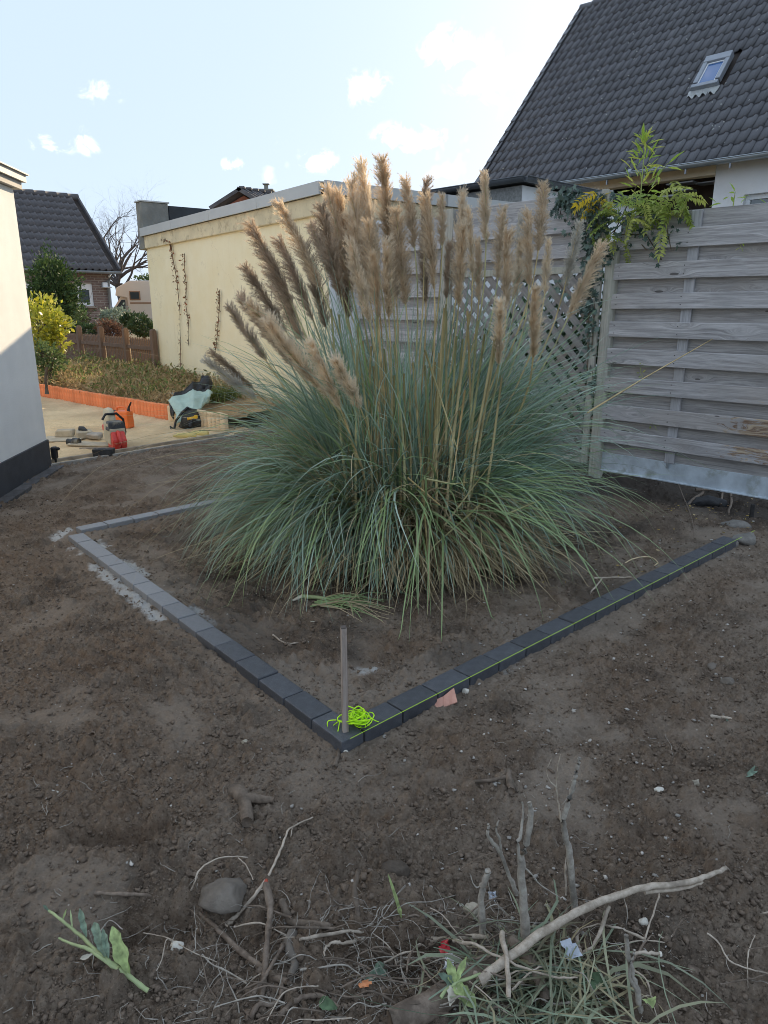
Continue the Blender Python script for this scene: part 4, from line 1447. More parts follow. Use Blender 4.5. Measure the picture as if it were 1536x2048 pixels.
# ------------------------------------------------------------------ foliage builders
def leaf_quads(n, cen, rad, size, seed, shell=.5, asp=2.2, up=.3, lump=0, squash=1.0):
    """n leaf-shaped faces spread through an uneven crown volume"""
    rng = np.random.default_rng(seed)
    d = rng.normal(0, 1, (n, 3))
    d /= np.linalg.norm(d, axis=1)[:, None]
    r = rng.uniform(shell, 1, n) ** .7
    if lump:
        k = rng.normal(0, 1, (lump, 3))
        k /= np.linalg.norm(k, axis=1)[:, None]
        dots = (d @ k.T)
        r = r * (.64 + .46 * np.max(np.exp((dots - 1) * 9), axis=1))
        r = r * np.where(rng.uniform(0, 1, n) < .12, rng.uniform(1.0, 1.28, n), 1)
    p = np.array(cen) + d * r[:, None] * np.array(rad)
    ax = d + rng.normal(0, .7, (n, 3)) + np.array([0, 0, up])
    ax /= np.linalg.norm(ax, axis=1)[:, None]
    sd = np.cross(ax, rng.normal(0, 1, (n, 3)))
    sd /= np.linalg.norm(sd, axis=1)[:, None]
    s = size * rng.uniform(.6, 1.3, n)[:, None]
    v = np.stack([p, p + ax * s * .5 + sd * s / asp / 1.6, p + ax * s, p + ax * s * .5 - sd * s / asp / 1.6], 1)
    return v.reshape(-1, 3)


def leaf_obj(name, vs, mat, parent=None, **kw):
    F = np.arange(len(vs)).reshape(-1, 4)
    return put(name, npmesh(name, vs, F), mat, parent, **kw)


def branchy(mb, p, d, L, r, depth, rnd, spread=.5, n=2, droop=0.0, sides=5):
    pts, rs = [p.copy()], [r]
    q, dd = p.copy(), d.copy()
    for j in range(3):
        dd = (dd + Vector((rnd.gauss(0, .13), rnd.gauss(0, .13), rnd.gauss(0, .10) - droop))).normalized()
        q = q + dd * L / 3
        pts.append(q.copy())
        rs.append(r * (1 - .14 * (j + 1)))
    mb.tube(pts, rs, sides if depth > 1 else 3, cap=False)
    if depth == 0:
        return
    for k in range(n + (1 if rnd.random() < .5 else 0)):
        s = rnd.choice((1, 2, 3, 3))
        nd = (dd + Vector((rnd.gauss(0, spread), rnd.gauss(0, spread), rnd.gauss(.08, spread * .7)))).normalized()
        branchy(mb, pts[s], nd, L * rnd.uniform(.58, .86), rs[s] * .66, depth - 1, rnd, spread, n, droop, sides)


# ------------------------------------------------------------------ palisades
simple('terracotta_concrete', (.74, .245, .105), .9, .2, 8, .35, 60, objvar=.14, dirt=((.50, .33, .22), 5, .52, .5))
simple('sand_concrete', (.74, .58, .38), .9, .15, 8, .35, 60, objvar=.1)


def palisade(a, d, n, w, h, mat, name, label):
    root = thing(name, label, 'edging', a)
    nrm = Vector((0, 0, 1)).cross(d)
    mb = MB()
    prof = [(-.5, .4), (-.5, -.25), (-.32, -.45), (0, -.52), (.32, -.45), (.5, -.25), (.5, .4)]
    mb.prism([(x * w * .97, y * w) for x, y in prof], h + .15)
    me = mb.mesh('palisade_stone', bevel=.006)
    me.materials.append(MATS[mat])
    for k in range(n):
        p = a + d * (w * (k + .5)) + Vector((0, 0, -.15 + random.uniform(-.004, .006)))
        M = frame(p, d)
        if (M.to_3x3() @ Vector((0, -1, 0))).dot(-p) < 0:
            M = M @ Matrix.Rotation(math.pi, 4, 'Z')
        put('palisade_stone', me, None, root, M)
    return root


topz = .235
palisade(PA + PD * -.02, PD, 86, .088, topz, 'terracotta_concrete', 'terracotta_palisade', 'low row of orange red palisade stones holding back the weedy bank')
B0, B1 = gp(396, 861), gp(470, 868)
B0 = PA - PD * .40 + PN * -.02
palisade(B0 + PD * .36, (gp(470, 869) - (B0 + PD * .36)).normalized(), 14, .088, topz, 'sand_concrete', 'sand_palisade', 'short row of sand coloured palisade stones behind the left of the grass')

# grass tuft and weeds on the bank
foliage('weed_leaf', [(.22, .27, .08), (.34, .31, .11), (.13, .18, .065), (.30, .22, .10), (.18, .25, .085)], .7, .3, .3)
foliage('dry_weed', [(.42, .31, .16), (.30, .20, .10), (.50, .39, .22)], .8, .25, .3)
foliage('yellow_leaf', [(.52, .47, .04), (.62, .56, .10), (.36, .38, .04), (.26, .30, .05)], .35, .35, .2, spec=.5)
foliage('bush_leaf', [(.11, .17, .06), (.16, .21, .08), (.07, .11, .045)], .5, .3, .3)
foliage('yew_leaf', [(.022, .050, .022), (.038, .075, .030), (.055, .095, .032)], .6, .2, .35)
foliage('yew_tip', [(.10, .16, .045), (.14, .20, .06), (.07, .12, .04)], .6, .3, .3)
foliage('hedge_leaf', [(.035, .065, .026), (.055, .09, .035)], .6, .2, .3)
foliage('brown_leaf', [(.15, .075, .05), (.10, .055, .04), (.19, .11, .07)], .7, .25, .3)
foliage('silver_leaf', [(.20, .26, .20), (.13, .18, .13), (.27, .33, .27)], .6, .25, .2)
simple('bark', (.10, .08, .06), .9, .3, 12, .5, 40)
simple('bark_grey', (.12, .10, .09), .9, .25, 6, .4, 30)


def bank_scatter(name, poly_px, n, size, mat, seed, hgt=.35, asp=3):
    rng = np.random.default_rng(seed)
    vs = []
    (u0, u1, t0, t1) = poly_px
    tot = 0
    out_ = []
    while tot < n:
        t = rng.uniform(t0, t1)                 # distance behind the palisade
        s = rng.uniform(u0, u1)                 # along it
        p = PA + PD * s + PN * t
        f = fbm(np.array([p.x * 1.6]), np.array([p.y * 1.6]), 2, 77)[0]
        if f < rng.uniform(-.7, .25):
            continue
        h = hgt * (.4 + .9 * rng.uniform()) * (.6 + .8 * max(0, f + .2))
        out_.append((p.x, p.y, .19 + .15 * min(1, t / 1.4), h))
        tot += 1
    o_ = np.array(out_)
    L = []
    for k in range(6):
        v = leaf_quads(len(o_), (0, 0, 0), (.001, .001, .001), size, seed + k, 0, asp, .5)
        q = rng.normal(0, .05, (len(o_), 3))
        q[:, 2] = rng.uniform(0, 1, len(o_)) * o_[:, 3]
        L.append((v.reshape(-1, 4, 3) + (o_[:, :3] + q)[:, None, :]).reshape(-1, 3))
    return leaf_obj(name, np.concatenate(L), mat, None, kind='stuff')


bank_scatter('weeds', (.6, 6.6, .12, 2.3), 900, .075, MATS['weed_leaf'], 301, .22)
bank_scatter('dry_weeds', (-.05, 6.0, .10, 2.0), 2300, .085, MATS['dry_weed'], 302, .15, 5)
bank_scatter('fallen_leaves', (-.2, 3.5, .08, 1.6), 500, .05, MATS['dry_weed'], 303, .02)
# grass tuft on the bank near the beige stones
def tuft(name, c, n, L, spread, mat, seed, w=.006, **kw):
    rng = np.random.default_rng(seed)
    S = 5
    a = rng.uniform(0, 6.283, n)
    t0, t1 = rng.uniform(.0, .5, n), rng.uniform(.7, 1.9, n)
    b = np.array(c) + np.stack([rng.normal(0, spread, n), rng.normal(0, spread * .7, n), np.zeros(n)], -1)
    s = np.linspace(0, 1, S + 1)
    th = t0[:, None] + (t1 - t0)[:, None] * s[None]
    d = np.stack([np.sin(th) * np.cos(a)[:, None], np.sin(th) * np.sin(a)[:, None], np.cos(th)], -1)
    Ln = rng.uniform(.5, 1.1, n)[:, None, None] * L / S
    P = np.concatenate([b[:, None], b[:, None] + np.cumsum(d[:, :-1] * Ln, 1)], 1)
    sd = np.stack([-np.sin(a), np.cos(a), np.zeros(n)], -1)[:, None, :]
    ww = (w * (1 - s ** 2) + .0006)[None, :, None]
    V = np.stack([P - sd * ww, P + sd * ww], 2).reshape(-1, 3)
    i = (np.arange(n) * (S + 1) * 2)[:, None] + np.arange(S)[None] * 2
    F = np.stack([i, i + 1, i + 3, i + 2], -1).reshape(-1, 4)
    return put(name, npmesh(name, V, F, True), mat, None, **kw)


foliage('tuft_grass', [(.20, .24, .06), (.30, .29, .10), (.14, .19, .05)], .7, .35, .3)
q = gp(432, 800, .25)
tuft('grass_tuft', (q.x, q.y + .1, .22), 700, .30, .16, MATS['tuft_grass'], 4, .004, label='light green grass tuft on the bank beside the green cloth', cat='grass tuft')

# shrubs -------------------------------------------------------------------
def shrub(name, label, c, rad, n, size, mat, seed, cat='shrub', lump=9, asp=2.2, tip=None, trunk=True, group=None, shell=.35):
    root = thing(name, label, cat, (c[0], c[1], c[2] - rad[2]), group)
    leaf_obj('foliage', leaf_quads(n, c, rad, size, seed, shell, asp, .3, lump), mat, root, kind='stuff')
    if tip:
        leaf_obj('foliage_tips', leaf_quads(int(n * .3), (c[0], c[1], c[2] + rad[2] * .30), (rad[0] * .8, rad[1] * .8, rad[2] * .78), size, seed + 1, .8, asp, .6, lump), tip, root, kind='stuff')
    if trunk:
        mb = MB()
        rnd = random.Random(seed)
        for k in range(4):
            branchy(mb, Vector((c[0] + rnd.uniform(-.1, .1) * rad[0], c[1], c[2] - rad[2])), Vector((rnd.gauss(0, .3), rnd.gauss(0, .3), 1)).normalized(), rad[2] * .8, .02 + .012 * rad[2], 2, rnd, .5)
        put('stems', mb.mesh('stems', True), MATS['bark'], root)
    return root


def at(u, v, Y):
    return dp(u, v, Y)


c = at(84, 655, 12.6)
gsh = shrub('golden_shrub', 'bright yellow leaved evergreen bush at the corner of the white house', (c.x - .05, c.y, c.z), (.62, .55, .52), 2600, .085, MATS['yellow_leaf'], 11, 'bush', 12)
mb = MB()
for (ua, va, ub, vb) in ((72, 705, 95, 665), (76, 700, 60, 660), (80, 698, 112, 690)):
    mb.tube([at(ua, va + 25, 12.5), at(ua, va, 12.5), at(ub, vb, 12.6)], [.03, .024, .012], 6)
put('bare_stems', mb.mesh('bare_stems', True), MATS['bark'], gsh)
c = at(95, 718, 12.0)
shrub('green_shrub', 'loose green bush growing under the yellow bush', (c.x, c.y, c.z), (.34, .35, .32), 900, .06, MATS['bush_leaf'], 12, 'bush', 8)
mb = MB()
p = at(91, 765, 11.6)
mb.tube([Vector((p.x, p.y, .15)), at(92, 760, 11.6), at(94, 735, 11.7)], [.035, .03, .025], 7)
tag(put('stump', mb.mesh('stump', True), MATS['bark']), label='short pale tree stem at the end of the orange palisade by the house', cat='stem')

# ------------------------------------------------------------------ picket fence
wood('picket_wood', (.13, .085, .060), (.24, .165, .12), (.20, .13, .09), grain=(26, 26, 1.2))
Q0 = at(311, 700, 13.4)
Q1 = at(152, 700, 16.4)
PF = thing('picket_fence', 'low brown picket fence on the bank between the garage and the yellow bush', 'fence', (Q0.x, Q0.y, .3))
qd = Vector((Q1.x - Q0.x, Q1.y - Q0.y, 0))
ql = qd.length
qd.normalize()
pan = ql / 3.3
pk = MB().prism([(-.026, 0), (.026, 0), (.026, .72), (0, .76), (-.026, .72)], .018).mesh('picket')
zt_ = dp(311, 673, 13.4).z
zb_ = zt_ - .80
qn = Vector((qd.y, -qd.x, 0))
if qn.y > 0:
    qn = -qn
for k in range(6):
    p = Vector((Q0.x, Q0.y, 0)) + qd * pan * k
    put('post', MB().box((0, 0, 0), (.10, .10, .98)).box((0, 0, .495), (.07, .07, .03)).mesh('post', bevel=.006), MATS['picket_wood'], PF, frame(p + qn * .02 + Vector((0, 0, zb_ + .42)), qd))
    if k == 5:
        break
    for zz in (.22, .58):
        put('rail', MB().box((pan / 2, 0, zb_ + zz), (pan - .1, .03, .07)).mesh('rail'), MATS['picket_wood'], PF, frame(p + qn * .012, qd))
    npk = 13
    for j in range(npk):
        c_ = p + qd * (.10 + (pan - .2) * (j + .5) / npk) - qn * .012
        M = Matrix.Translation(c_ + Vector((0, 0, zb_ + random.uniform(-.006, .006)))) @ frame((0, 0, 0), qd).to_3x3().to_4x4() @ Matrix.Rotation(R(90), 4, 'X')
        put('picket', pk, MATS['picket_wood'], PF, M)
mb = MB().box((0, 0, 0), (.9, .12, .34))
tag(put('concrete_footing', mb.mesh('concrete_footing', bevel=.02), MATS['band_render'], None, frame(Vector((Q0.x, Q0.y, zb_ - .16)) + qd * .40 + qn * .05, qd)), label='cream concrete footing under the end of the picket fence beside the garage', cat='footing')

# ------------------------------------------------------------------ brick house behind
m, gg, b, o = material('brick_wall')
t = gg.n('ShaderNodeTexCoord')
br = gg.n('ShaderNodeTexBrick', i={'Vector': t.outputs['UV'], 'Scale': 1.0, 'Mortar Size': .012, 'Brick Width': .24, 'Row Height': .075, 'Color1': (.235, .165, .14, 1), 'Color2': (.18, .13, .115, 1), 'Mortar': (.32, .28, .25, 1)})
c = gg.mix(gg.math('MULTIPLY', gg.ramp(gg.noise(t.outputs['UV'], 3, 5, .6), .4, .7), .4), br.outputs['Color'], (.16, .11, .10))
gg.set(b, 'Base Color', c)
b.inputs['Roughness'].default_value = .9
gg.set(b, 'Normal', gg.n('ShaderNodeBump', i={'Strength': .6, 'Distance': .01, 'Height': gg.math('SUBTRACT', 1.0, br.outputs['Fac'])}))
BY = 24.0
H1 = dp(238, 540, BY)                            # right end of the eave
BE = Vector((-.745, -.667, 0))                   # along the eave, to the left and nearer
BN = Vector((-.667, .745, 0))                    # away
bz = H1.z
H1 = Vector((H1.x, H1.y, bz))
bh = thing('brick_house', 'brown brick bungalow with a dark tiled roof seen past the white house', 'house', (H1.x, H1.y, 0))
LB = 9.0
MBk = frame(Vector((H1.x, H1.y, 0)), BE)
yb = 1 if (MBk.to_3x3() @ Vector((0, 1, 0))).dot(BN) > 0 else -1
MBi = MBk.inverted()
wlb = lambda u, v: MBi @ pp(u, v, Vector((H1.x, H1.y, 0)) + BN * .25, BN)
wa, wb_ = wlb(189, 612), wlb(150, 566)
w0x, w1x, w0z, w1z = wa.x, wb_.x, wa.z, wb_.z
va_, vb_ = wlb(70, 603), wlb(50, 572)
v0x, v1x = va_.x, va_.x + 1.2
wm = MB()
xs_ = [.25, w0x, w1x, v0x, v1x, LB]


def wall_rect(mb, x0, x1, z0, z1):
    mb.box(((x0 + x1) / 2, yb * (.25 + .12), (z0 + z1) / 2), (x1 - x0, .24, z1 - z0))


for k, (x0, x1) in enumerate(zip(xs_[:-1], xs_[1:])):
    if k % 2 == 0:
        wall_rect(wm, x0, x1, -.3, bz + .1)
    else:
        wall_rect(wm, x0, x1, -.3, w0z)
        wall_rect(wm, x0, x1, w1z, bz + .1)
# gable end on the right
DB = 3.0
pitchb = math.atan2(2.45, DB)
wme = wm.mesh('wall')
uvl = wme.uv_layers.new(name='UVMap')
for poly in wme.polygons:
    for li in poly.loop_indices:
        co = wme.vertices[wme.loops[li].vertex_index].co
        uvl.data[li].uv = (co.x, co.z) if abs(poly.normal.y) > .5 else ((co.y, co.z) if abs(poly.normal.x) > .5 else (co.x, co.y))
put('wall', wme, MATS['brick_wall'], bh, MBk)
gm_ = MB().add([(.26, yb * .49, -.3), (.26, yb * 2 * DB, -.3), (.26, yb * 2 * DB, bz), (.26, yb * DB, bz + 2.3), (.26, yb * .49, bz + .15),
                (.5, yb * .49, -.3), (.5, yb * 2 * DB, -.3), (.5, yb * 2 * DB, bz), (.5, yb * DB, bz + 2.3), (.5, yb * .49, bz + .15)], [(0, 1, 2, 3, 4), (9, 8, 7, 6, 5)] + [(k, 5 + k, 5 + (k + 1) % 5, (k + 1) % 5) for k in range(5)])
gme = gm_.mesh('gable_wall')
put('gable_wall', gme, MATS['brick_wall'], bh, MBk)
for (x0, x1, nm) in ((w0x, w1x, 1), (v0x, v1x, 0)):
    fr = MB()
    f_ = .10
    cy = yb * .33
    fr.box(((x0 + x1) / 2, cy, w1z - .10), (x1 - x0, .07, .20)).box(((x0 + x1) / 2, cy, w0z + f_ / 2), (x1 - x0, .07, f_))
    fr.box((x0 + f_ / 2, cy, (w0z + w1z) / 2 - .05), (f_, .07, w1z - w0z - f_ - .2)).box((x1 - f_ / 2, cy, (w0z + w1z) / 2 - .05), (f_, .07, w1z - w0z - f_ - .2))
    fo = put('window', fr.mesh('window'), MATS['frame_white'], bh, MBk)
    put('pane', MB().box(((x0 + x1) / 2, yb * .34, (w0z + w1z) / 2), (x1 - x0 - .1, .02, w1z - w0z - .1)).mesh('pane'), MATS['window_glass'], fo, MBk)
    put('sill', MB().box(((x0 + x1) / 2, yb * .22, w0z - .03), (x1 - x0 + .1, .16, .05)).mesh('sill'), MATS['brick_wall'], fo, MBk)
simple('grey_tile', (.115, .108, .112), .7, .3, 3, .3, 30, objvar=.06, dirt=((.14, .13, .12), 2, .5, .3))
UB = BN * math.cos(pitchb) + Vector((0, 0, math.sin(pitchb)))
NB = BE.cross(UB)
if NB.z < 0:
    NB = -NB
# local frame of the slope
if frame(H1, BE, NB).to_3x3().col[1].dot(UB) > 0:
    oB, dB_ = H1 - BE * .05, BE
else:
    oB, dB_ = H1 + BE * LB, -BE
SB = DB / math.cos(pitchb)
rB = put('roof', MB().box((LB / 2, SB / 2, -.08), (LB, SB, .08)).mesh('roof'), MATS['dark_wood'], bh, frame(oB, dB_, NB))
ngr = int(round(SB / .34))
tiled_roof(rB, oB - UB * .05, dB_, UB, int(LB / .21), ngr, .21, SB / ngr, .05, MATS['grey_tile'])
top_b = H1 + UB * SB
bm_ = MB().tube([(0, 0, 0), (.40, 0, 0)], [.12, .10], 8).mesh('ridge_tile', True)
for k in range(int(LB / .36)):
    put('ridge_tile', bm_, MATS['grey_tile'], rB, frame(top_b + BE * (.36 * k - .05), BE))
put('verge', MB().box((-.03 if dB_ is BE else LB + .03, SB / 2, -.01), (.06, SB, .14)).mesh('verge'), MATS['grey_tile'], rB, frame(oB, dB_, NB))
bk = BN * math.cos(pitchb) - Vector((0, 0, math.sin(pitchb)))
put('back_slope', MB().add([top_b, top_b + BE * LB, top_b + BE * LB + bk * SB, top_b + bk * SB], [(0, 1, 2, 3)]).mesh('back_slope'), MATS['grey_tile'], rB)
gB = put('gutter', gutter(MB(), H1 - BN * .06 - Vector((0, 0, .06)) - BE * .05, H1 + BE * LB - BN * .06 - Vector((0, 0, .06)), .07).mesh('gutter', True), MATS['zinc'], bh)
p = H1 + BE * .32 + BN * .17
put('downpipe', MB().tube([H1 + BE * .2 - BN * .06 - Vector((0, 0, .1)), p + Vector((0, 0, -.35)), Vector((p.x, p.y, .1))], .05, 8).mesh('downpipe', True), MATS['zinc'], bh)
q = wlb(210, 570)
put('wall_lamp', MB().box((q.x, yb * .2, q.z), (.22, .12, .16)).box((q.x, yb * .14, q.z - .07), (.3, .2, .03)).mesh('wall_lamp', bevel=.02), MATS['frame_white'], bh, MBk)
q = wlb(218, 553)
put('alarm', MB().box((q.x, yb * .22, q.z), (.08, .08, .08)).mesh('alarm', bevel=.02), MATS['frame_white'], bh, MBk)

# plants in front of the brick house
c = at(108, 592, 19.5)
shrub('conifer', 'dark green bushy yew in front of the brick house with lighter green top', (c.x, c.y, c.z - .25), (.80, .8, 1.42), 7000, .11, MATS['yew_leaf'], 21, 'bush', 16, 3.2, MATS['yew_tip'], shell=.2)
for (nm, lb, u, v, Y_, rad, n, mt, sd) in (
        ('hedge', 'low clipped green hedge behind the left part of the picket fence', 166, 664, 18.2, (.62, .4, .30), 1300, 'hedge_leaf', 31),
        ('russet_shrub', 'brown red leaved low shrub behind the picket fence', 222, 664, 18.0, (.45, .4, .32), 1200, 'brown_leaf', 32),
        ('silver_shrub', 'grey green spreading shrub below the downpipe of the brick house', 228, 634, 19.5, (.55, .5, .32), 1300, 'silver_leaf', 33),
        ('round_shrub', 'dark green rounded shrub beside the corner of the garage', 287, 655, 17.2, (.42, .4, .30), 1300, 'hedge_leaf', 34),
        ('evergreen_shrub', 'dark green shrub between the silver shrub and the camper van', 262, 642, 19.0, (.42, .4, .30), 1000, 'hedge_leaf', 35),
        ('spiky_plant', 'thin upright green plant at the foot of the yew', 162, 635, 18.8, (.22, .2, .32), 260, 'bush_leaf', 36)):
    c = at(u, v, Y_)
    shrub(nm, lb, (c.x, c.y, c.z), rad, n, .075, MATS[mt], sd, 'shrub', 7, 2.4)
lr = MB()
# garden ground there
simple('garden_soil', (.10, .085, .05), .95, .35, 1.5, .4, 20)
mb = MB().add([(-14, 12.5, .30), (1, 13.4, .30), (1, 45, .34), (-30, 45, .34)], [(0, 1, 2, 3)])
put('garden_ground', mb.mesh('garden_ground'), MATS['garden_soil'], kind='structure')

# ------------------------------------------------------------------ camper van
simple('camper_white', (.74, .66, .56), .35, .04, 1, spec=.5)
simple('camper_stripe', (.33, .20, .12), .5, .1)
simple('camper_red', (.50, .12, .06), .5, .1)
simple('black_plastic', (.018, .018, .02), .5, .2, 20)
simple('rubber', (.02, .02, .02), .8, .2, 20)
CY = 26.5
cz0, cz1 = dp(270, 640, CY).z, dp(270, 562, CY).z
c0, c1 = dp(232, 600, CY), dp(330, 600, CY)
cv = thing('camper_van', 'cream coach built camper van parked behind the garage', 'camper van', (c0.x, CY, .3))
MV = Matrix.Translation((c0.x, CY, 0))
Lv = c1.x - c0.x + 3.2
xb = dp(257, 600, CY).x - c0.x
zr = dp(257, 590, CY).z
body = MB()
body.prism([(xb, .75), (Lv, .75), (Lv, cz1), (.55, cz1 + .02), (0.05, cz1 - .22), (-.02, zr - .02), (xb * .9, zr - .10)], 2.1, Matrix.Rotation(R(90), 4, 'X') @ Matrix.Translation((0, 0, -2.1)))
put('body', body.mesh('body', bevel=.03, seg=2), MATS['camper_white'], cv, MV)
cabm = MB().prism([(-.75, .62), (xb + .02, .62), (xb + .02, zr + .02), (xb * .35, zr - .02), (-.28, 1.32), (-.75, 1.22)], 1.9, Matrix.Rotation(R(90), 4, 'X') @ Matrix.Translation((0, .0, -2.0)))
cab = put('cab', cabm.mesh('cab', bevel=.03, seg=2), MATS['camper_white'], cv, MV)
put('cab_window', MB().prism([(-.15, 1.36), (xb - .14, 1.36), (xb - .14, zr - .16), (xb * .42, zr - .16)], .02, Matrix.Rotation(R(90), 4, 'X') @ Matrix.Translation((0, 0, -.09))).mesh('cab_window'), MATS['window_glass'], cab, MV @ Matrix.Translation((0, -.035, 0)))
put('mirror', MB().box((-.22, -.20, 1.36), (.16, .12, .26)).tube([(-.15, -.15, 1.3), (-.1, .12, 1.25)], .025, 5).mesh('mirror', bevel=.02), MATS['black_plastic'], cab, MV)
put('door_handle', MB().box((xb - .1, .06, 1.17), (.05, .03, .12)).mesh('door_handle'), MATS['black_plastic'], cab, MV)
a, c_ = dp(260, 600, CY), dp(280, 582, CY)
w = put('side_window', MB().box(((a.x + c_.x) / 2 - c0.x, -.012, (a.z + c_.z) / 2), (c_.x - a.x, .03, c_.z - a.z)).mesh('side_window', bevel=.012), MATS['camper_stripe'], cv, MV)
put('pane', MB().box(((a.x + c_.x) / 2 - c0.x, -.03, (a.z + c_.z) / 2), (c_.x - a.x - .08, .02, c_.z - a.z - .08)).mesh('pane'), MATS['window_glass'], w, MV)
zs = dp(280, 606, CY).z
put('stripe', MB().box(((xb + Lv) / 2 + .02, -.003, zs), (Lv - xb - .06, .012, .05)).mesh('stripe'), MATS['camper_stripe'], cv, MV)
put('stripe', MB().box(((xb + Lv) / 2 + .02, -.003, .85), (Lv - xb - .06, .012, .12)).mesh('stripe'), MATS['camper_red'], cv, MV)
for x in (-.15, Lv - 1.6):
    wh = put('wheel', MB().lathe([(.30, -.1), (.34, -.07), (.34, .07), (.30, .1)], 18, Matrix.Translation((x, .16, .64)) @ Matrix.Rotation(R(90), 4, 'X')).mesh('wheel', True), MATS['rubber'], cv, MV)
    put('rim', MB().lathe([(.19, -.11), (.19, .06)], 14, Matrix.Translation((x, .16, .64)) @ Matrix.Rotation(R(90), 4, 'X')).mesh('rim'), MATS['zinc'], wh, MV)

# ------------------------------------------------------------------ small gabled house roof over the garage, bare tree
simple('red_brick', (.27, .105, .065), .9, .25, 4, .3, 30)
DY = 33.0
pk_, le = dp(487, 383, DY), dp(437, 415, DY)
re_ = Vector((2 * pk_.x - le.x, DY, le.z))
rd = Vector((.60, .80, 0)) * 7
dh = thing('far_house', 'distant house with a red brick gable and tiled roof above the garage', 'house', (pk_.x, DY, 0))
gbm = MB().add([Vector((le.x + .15, DY, 0)), Vector((re_.x - .15, DY, 0)), Vector((re_.x - .15, DY, le.z - .05)), pk_ - Vector((0, 0, .16)), Vector((le.x + .15, DY, le.z - .05))], [(0, 1, 2, 3, 4)])
wv = [Vector((le.x + .15, DY + .0, 0)), Vector((le.x + .15, DY, le.z - .1))]
gbm.add([wv[0], wv[0] + rd, wv[1] + rd, wv[1]], [(0, 1, 2, 3)])
wv = [Vector((re_.x - .15, DY + .0, 0)), Vector((re_.x - .15, DY, le.z - .1))]
gbm.add([wv[0], wv[0] + rd, wv[1] + rd, wv[1]], [(3, 2, 1, 0)])
put('gable_wall', gbm.mesh('gable_wall'), MATS['red_brick'], dh)
over = -Vector((.60, .80, 0)) * .25
rfm = MB()
for side in (le, re_):
    e = side - (pk_ - side) * .06
    e = Vector((e.x, DY, side.z - .08))
    n_ = 12
    a0, a1 = pk_ + over, e + over
    up_ = Vector((0, 0, .10))
    rfm.add([a0, a1, a1 + rd, a0 + rd, a0 + up_, a1 + up_, a1 + rd + up_, a0 + rd + up_], [(0, 1, 2, 3), (7, 6, 5, 4), (0, 4, 5, 1), (1, 5, 6, 2), (2, 6, 7, 3)])
dr_ = put('roof', rfm.mesh('roof'), MATS['grey_tile'], dh)
rolls = MB()
e = Vector((re_.x + .12, DY, re_.z - .08))
for k in range(26):
    o_ = over + rd * (k / 26)
    rolls.tube([pk_ + o_ + Vector((0, 0, .11)), e + o_ + Vector((0, 0, .11))], .055, 4, cap=False)
put('tile_rolls', rolls.mesh('tile_rolls', True), MATS['grey_tile'], dr_, kind='stuff')
rt = MB()
for k in range(18):
    rt.box((0, 0, 0), (.26, .36, .12), Matrix.Translation(pk_ + over + rd * (k + .5) / 18 + Vector((0, 0, .13))))
put('ridge_tiles', rt.mesh('ridge_tiles', bevel=.03), MATS['grey_tile'], dr_, kind='stuff')
put('barge_board', MB().box((0, 0, 0), ((pk_ - le).length + .3, .06, .14), frame((pk_ + le) / 2 + over + Vector((-.05, -.04, .02)), pk_ - le)).box((0, 0, 0), ((pk_ - re_).length + .3, .06, .14), frame((pk_ + re_) / 2 + over + Vector((.05, -.04, .02)), re_ - pk_)).mesh('barge_board'), MATS['grey_tile'], dr_)
ch = dp(533, 389, DY + 4)
put('chimney', MB().box((ch.x, DY + 4, ch.z - .5), (.62, .62, 1.3)).box((ch.x, DY + 4, ch.z + .17), (.72, .72, .07)).tube([(ch.x, DY + 4, ch.z + .2), (ch.x, DY + 4, ch.z + .42)], .10, 8).box((ch.x, DY + 4, ch.z + .45), (.3, .3, .04)).mesh('chimney'), MATS['grey_render'], dr_)

tp = dp(236, 640, 36)
tr = thing('bare_tree', 'leafless tree with fine twigs behind the brick house', 'tree', (tp.x + .3, 36, 0))
rnd = random.Random(12)
mb = MB()
mb.tube([(tp.x + .3, 36, 0), (tp.x + .35, 36, 1.6), (tp.x + .2, 36, 2.6)], [.26, .22, .2], 8)
put('trunk', mb.mesh('trunk', True), MATS['bark_grey'], tr)
mb = MB()
for k in range(11):
    a = 2 * math.pi * k / 11
    d = Vector((math.cos(a) * 1.0, math.sin(a) * .7, .75 + rnd.uniform(-.35, .5))).normalized()
    branchy(mb, Vector((tp.x + .2, 36, rnd.uniform(2.1, 3.2))), d, rnd.uniform(1.3, 1.8), .085, 6, rnd, .50, 2, .0, 4)
put('crown', mb.mesh('crown', True), MATS['bark_grey'], tr)
c = dp(296, 552, 34)
shrub('pale_bush', 'pale yellow green bush top far behind the camper van', (c.x, c.y, c.z - .3), (.8, .7, .5), 900, .12, MATS['bush_leaf'], 51, 'bush', 6, trunk=False)

# dead creeper on the garage wall
def wall_pt(u, v, off=.02):
    return pp(u, v, G0, GN) + GN * off


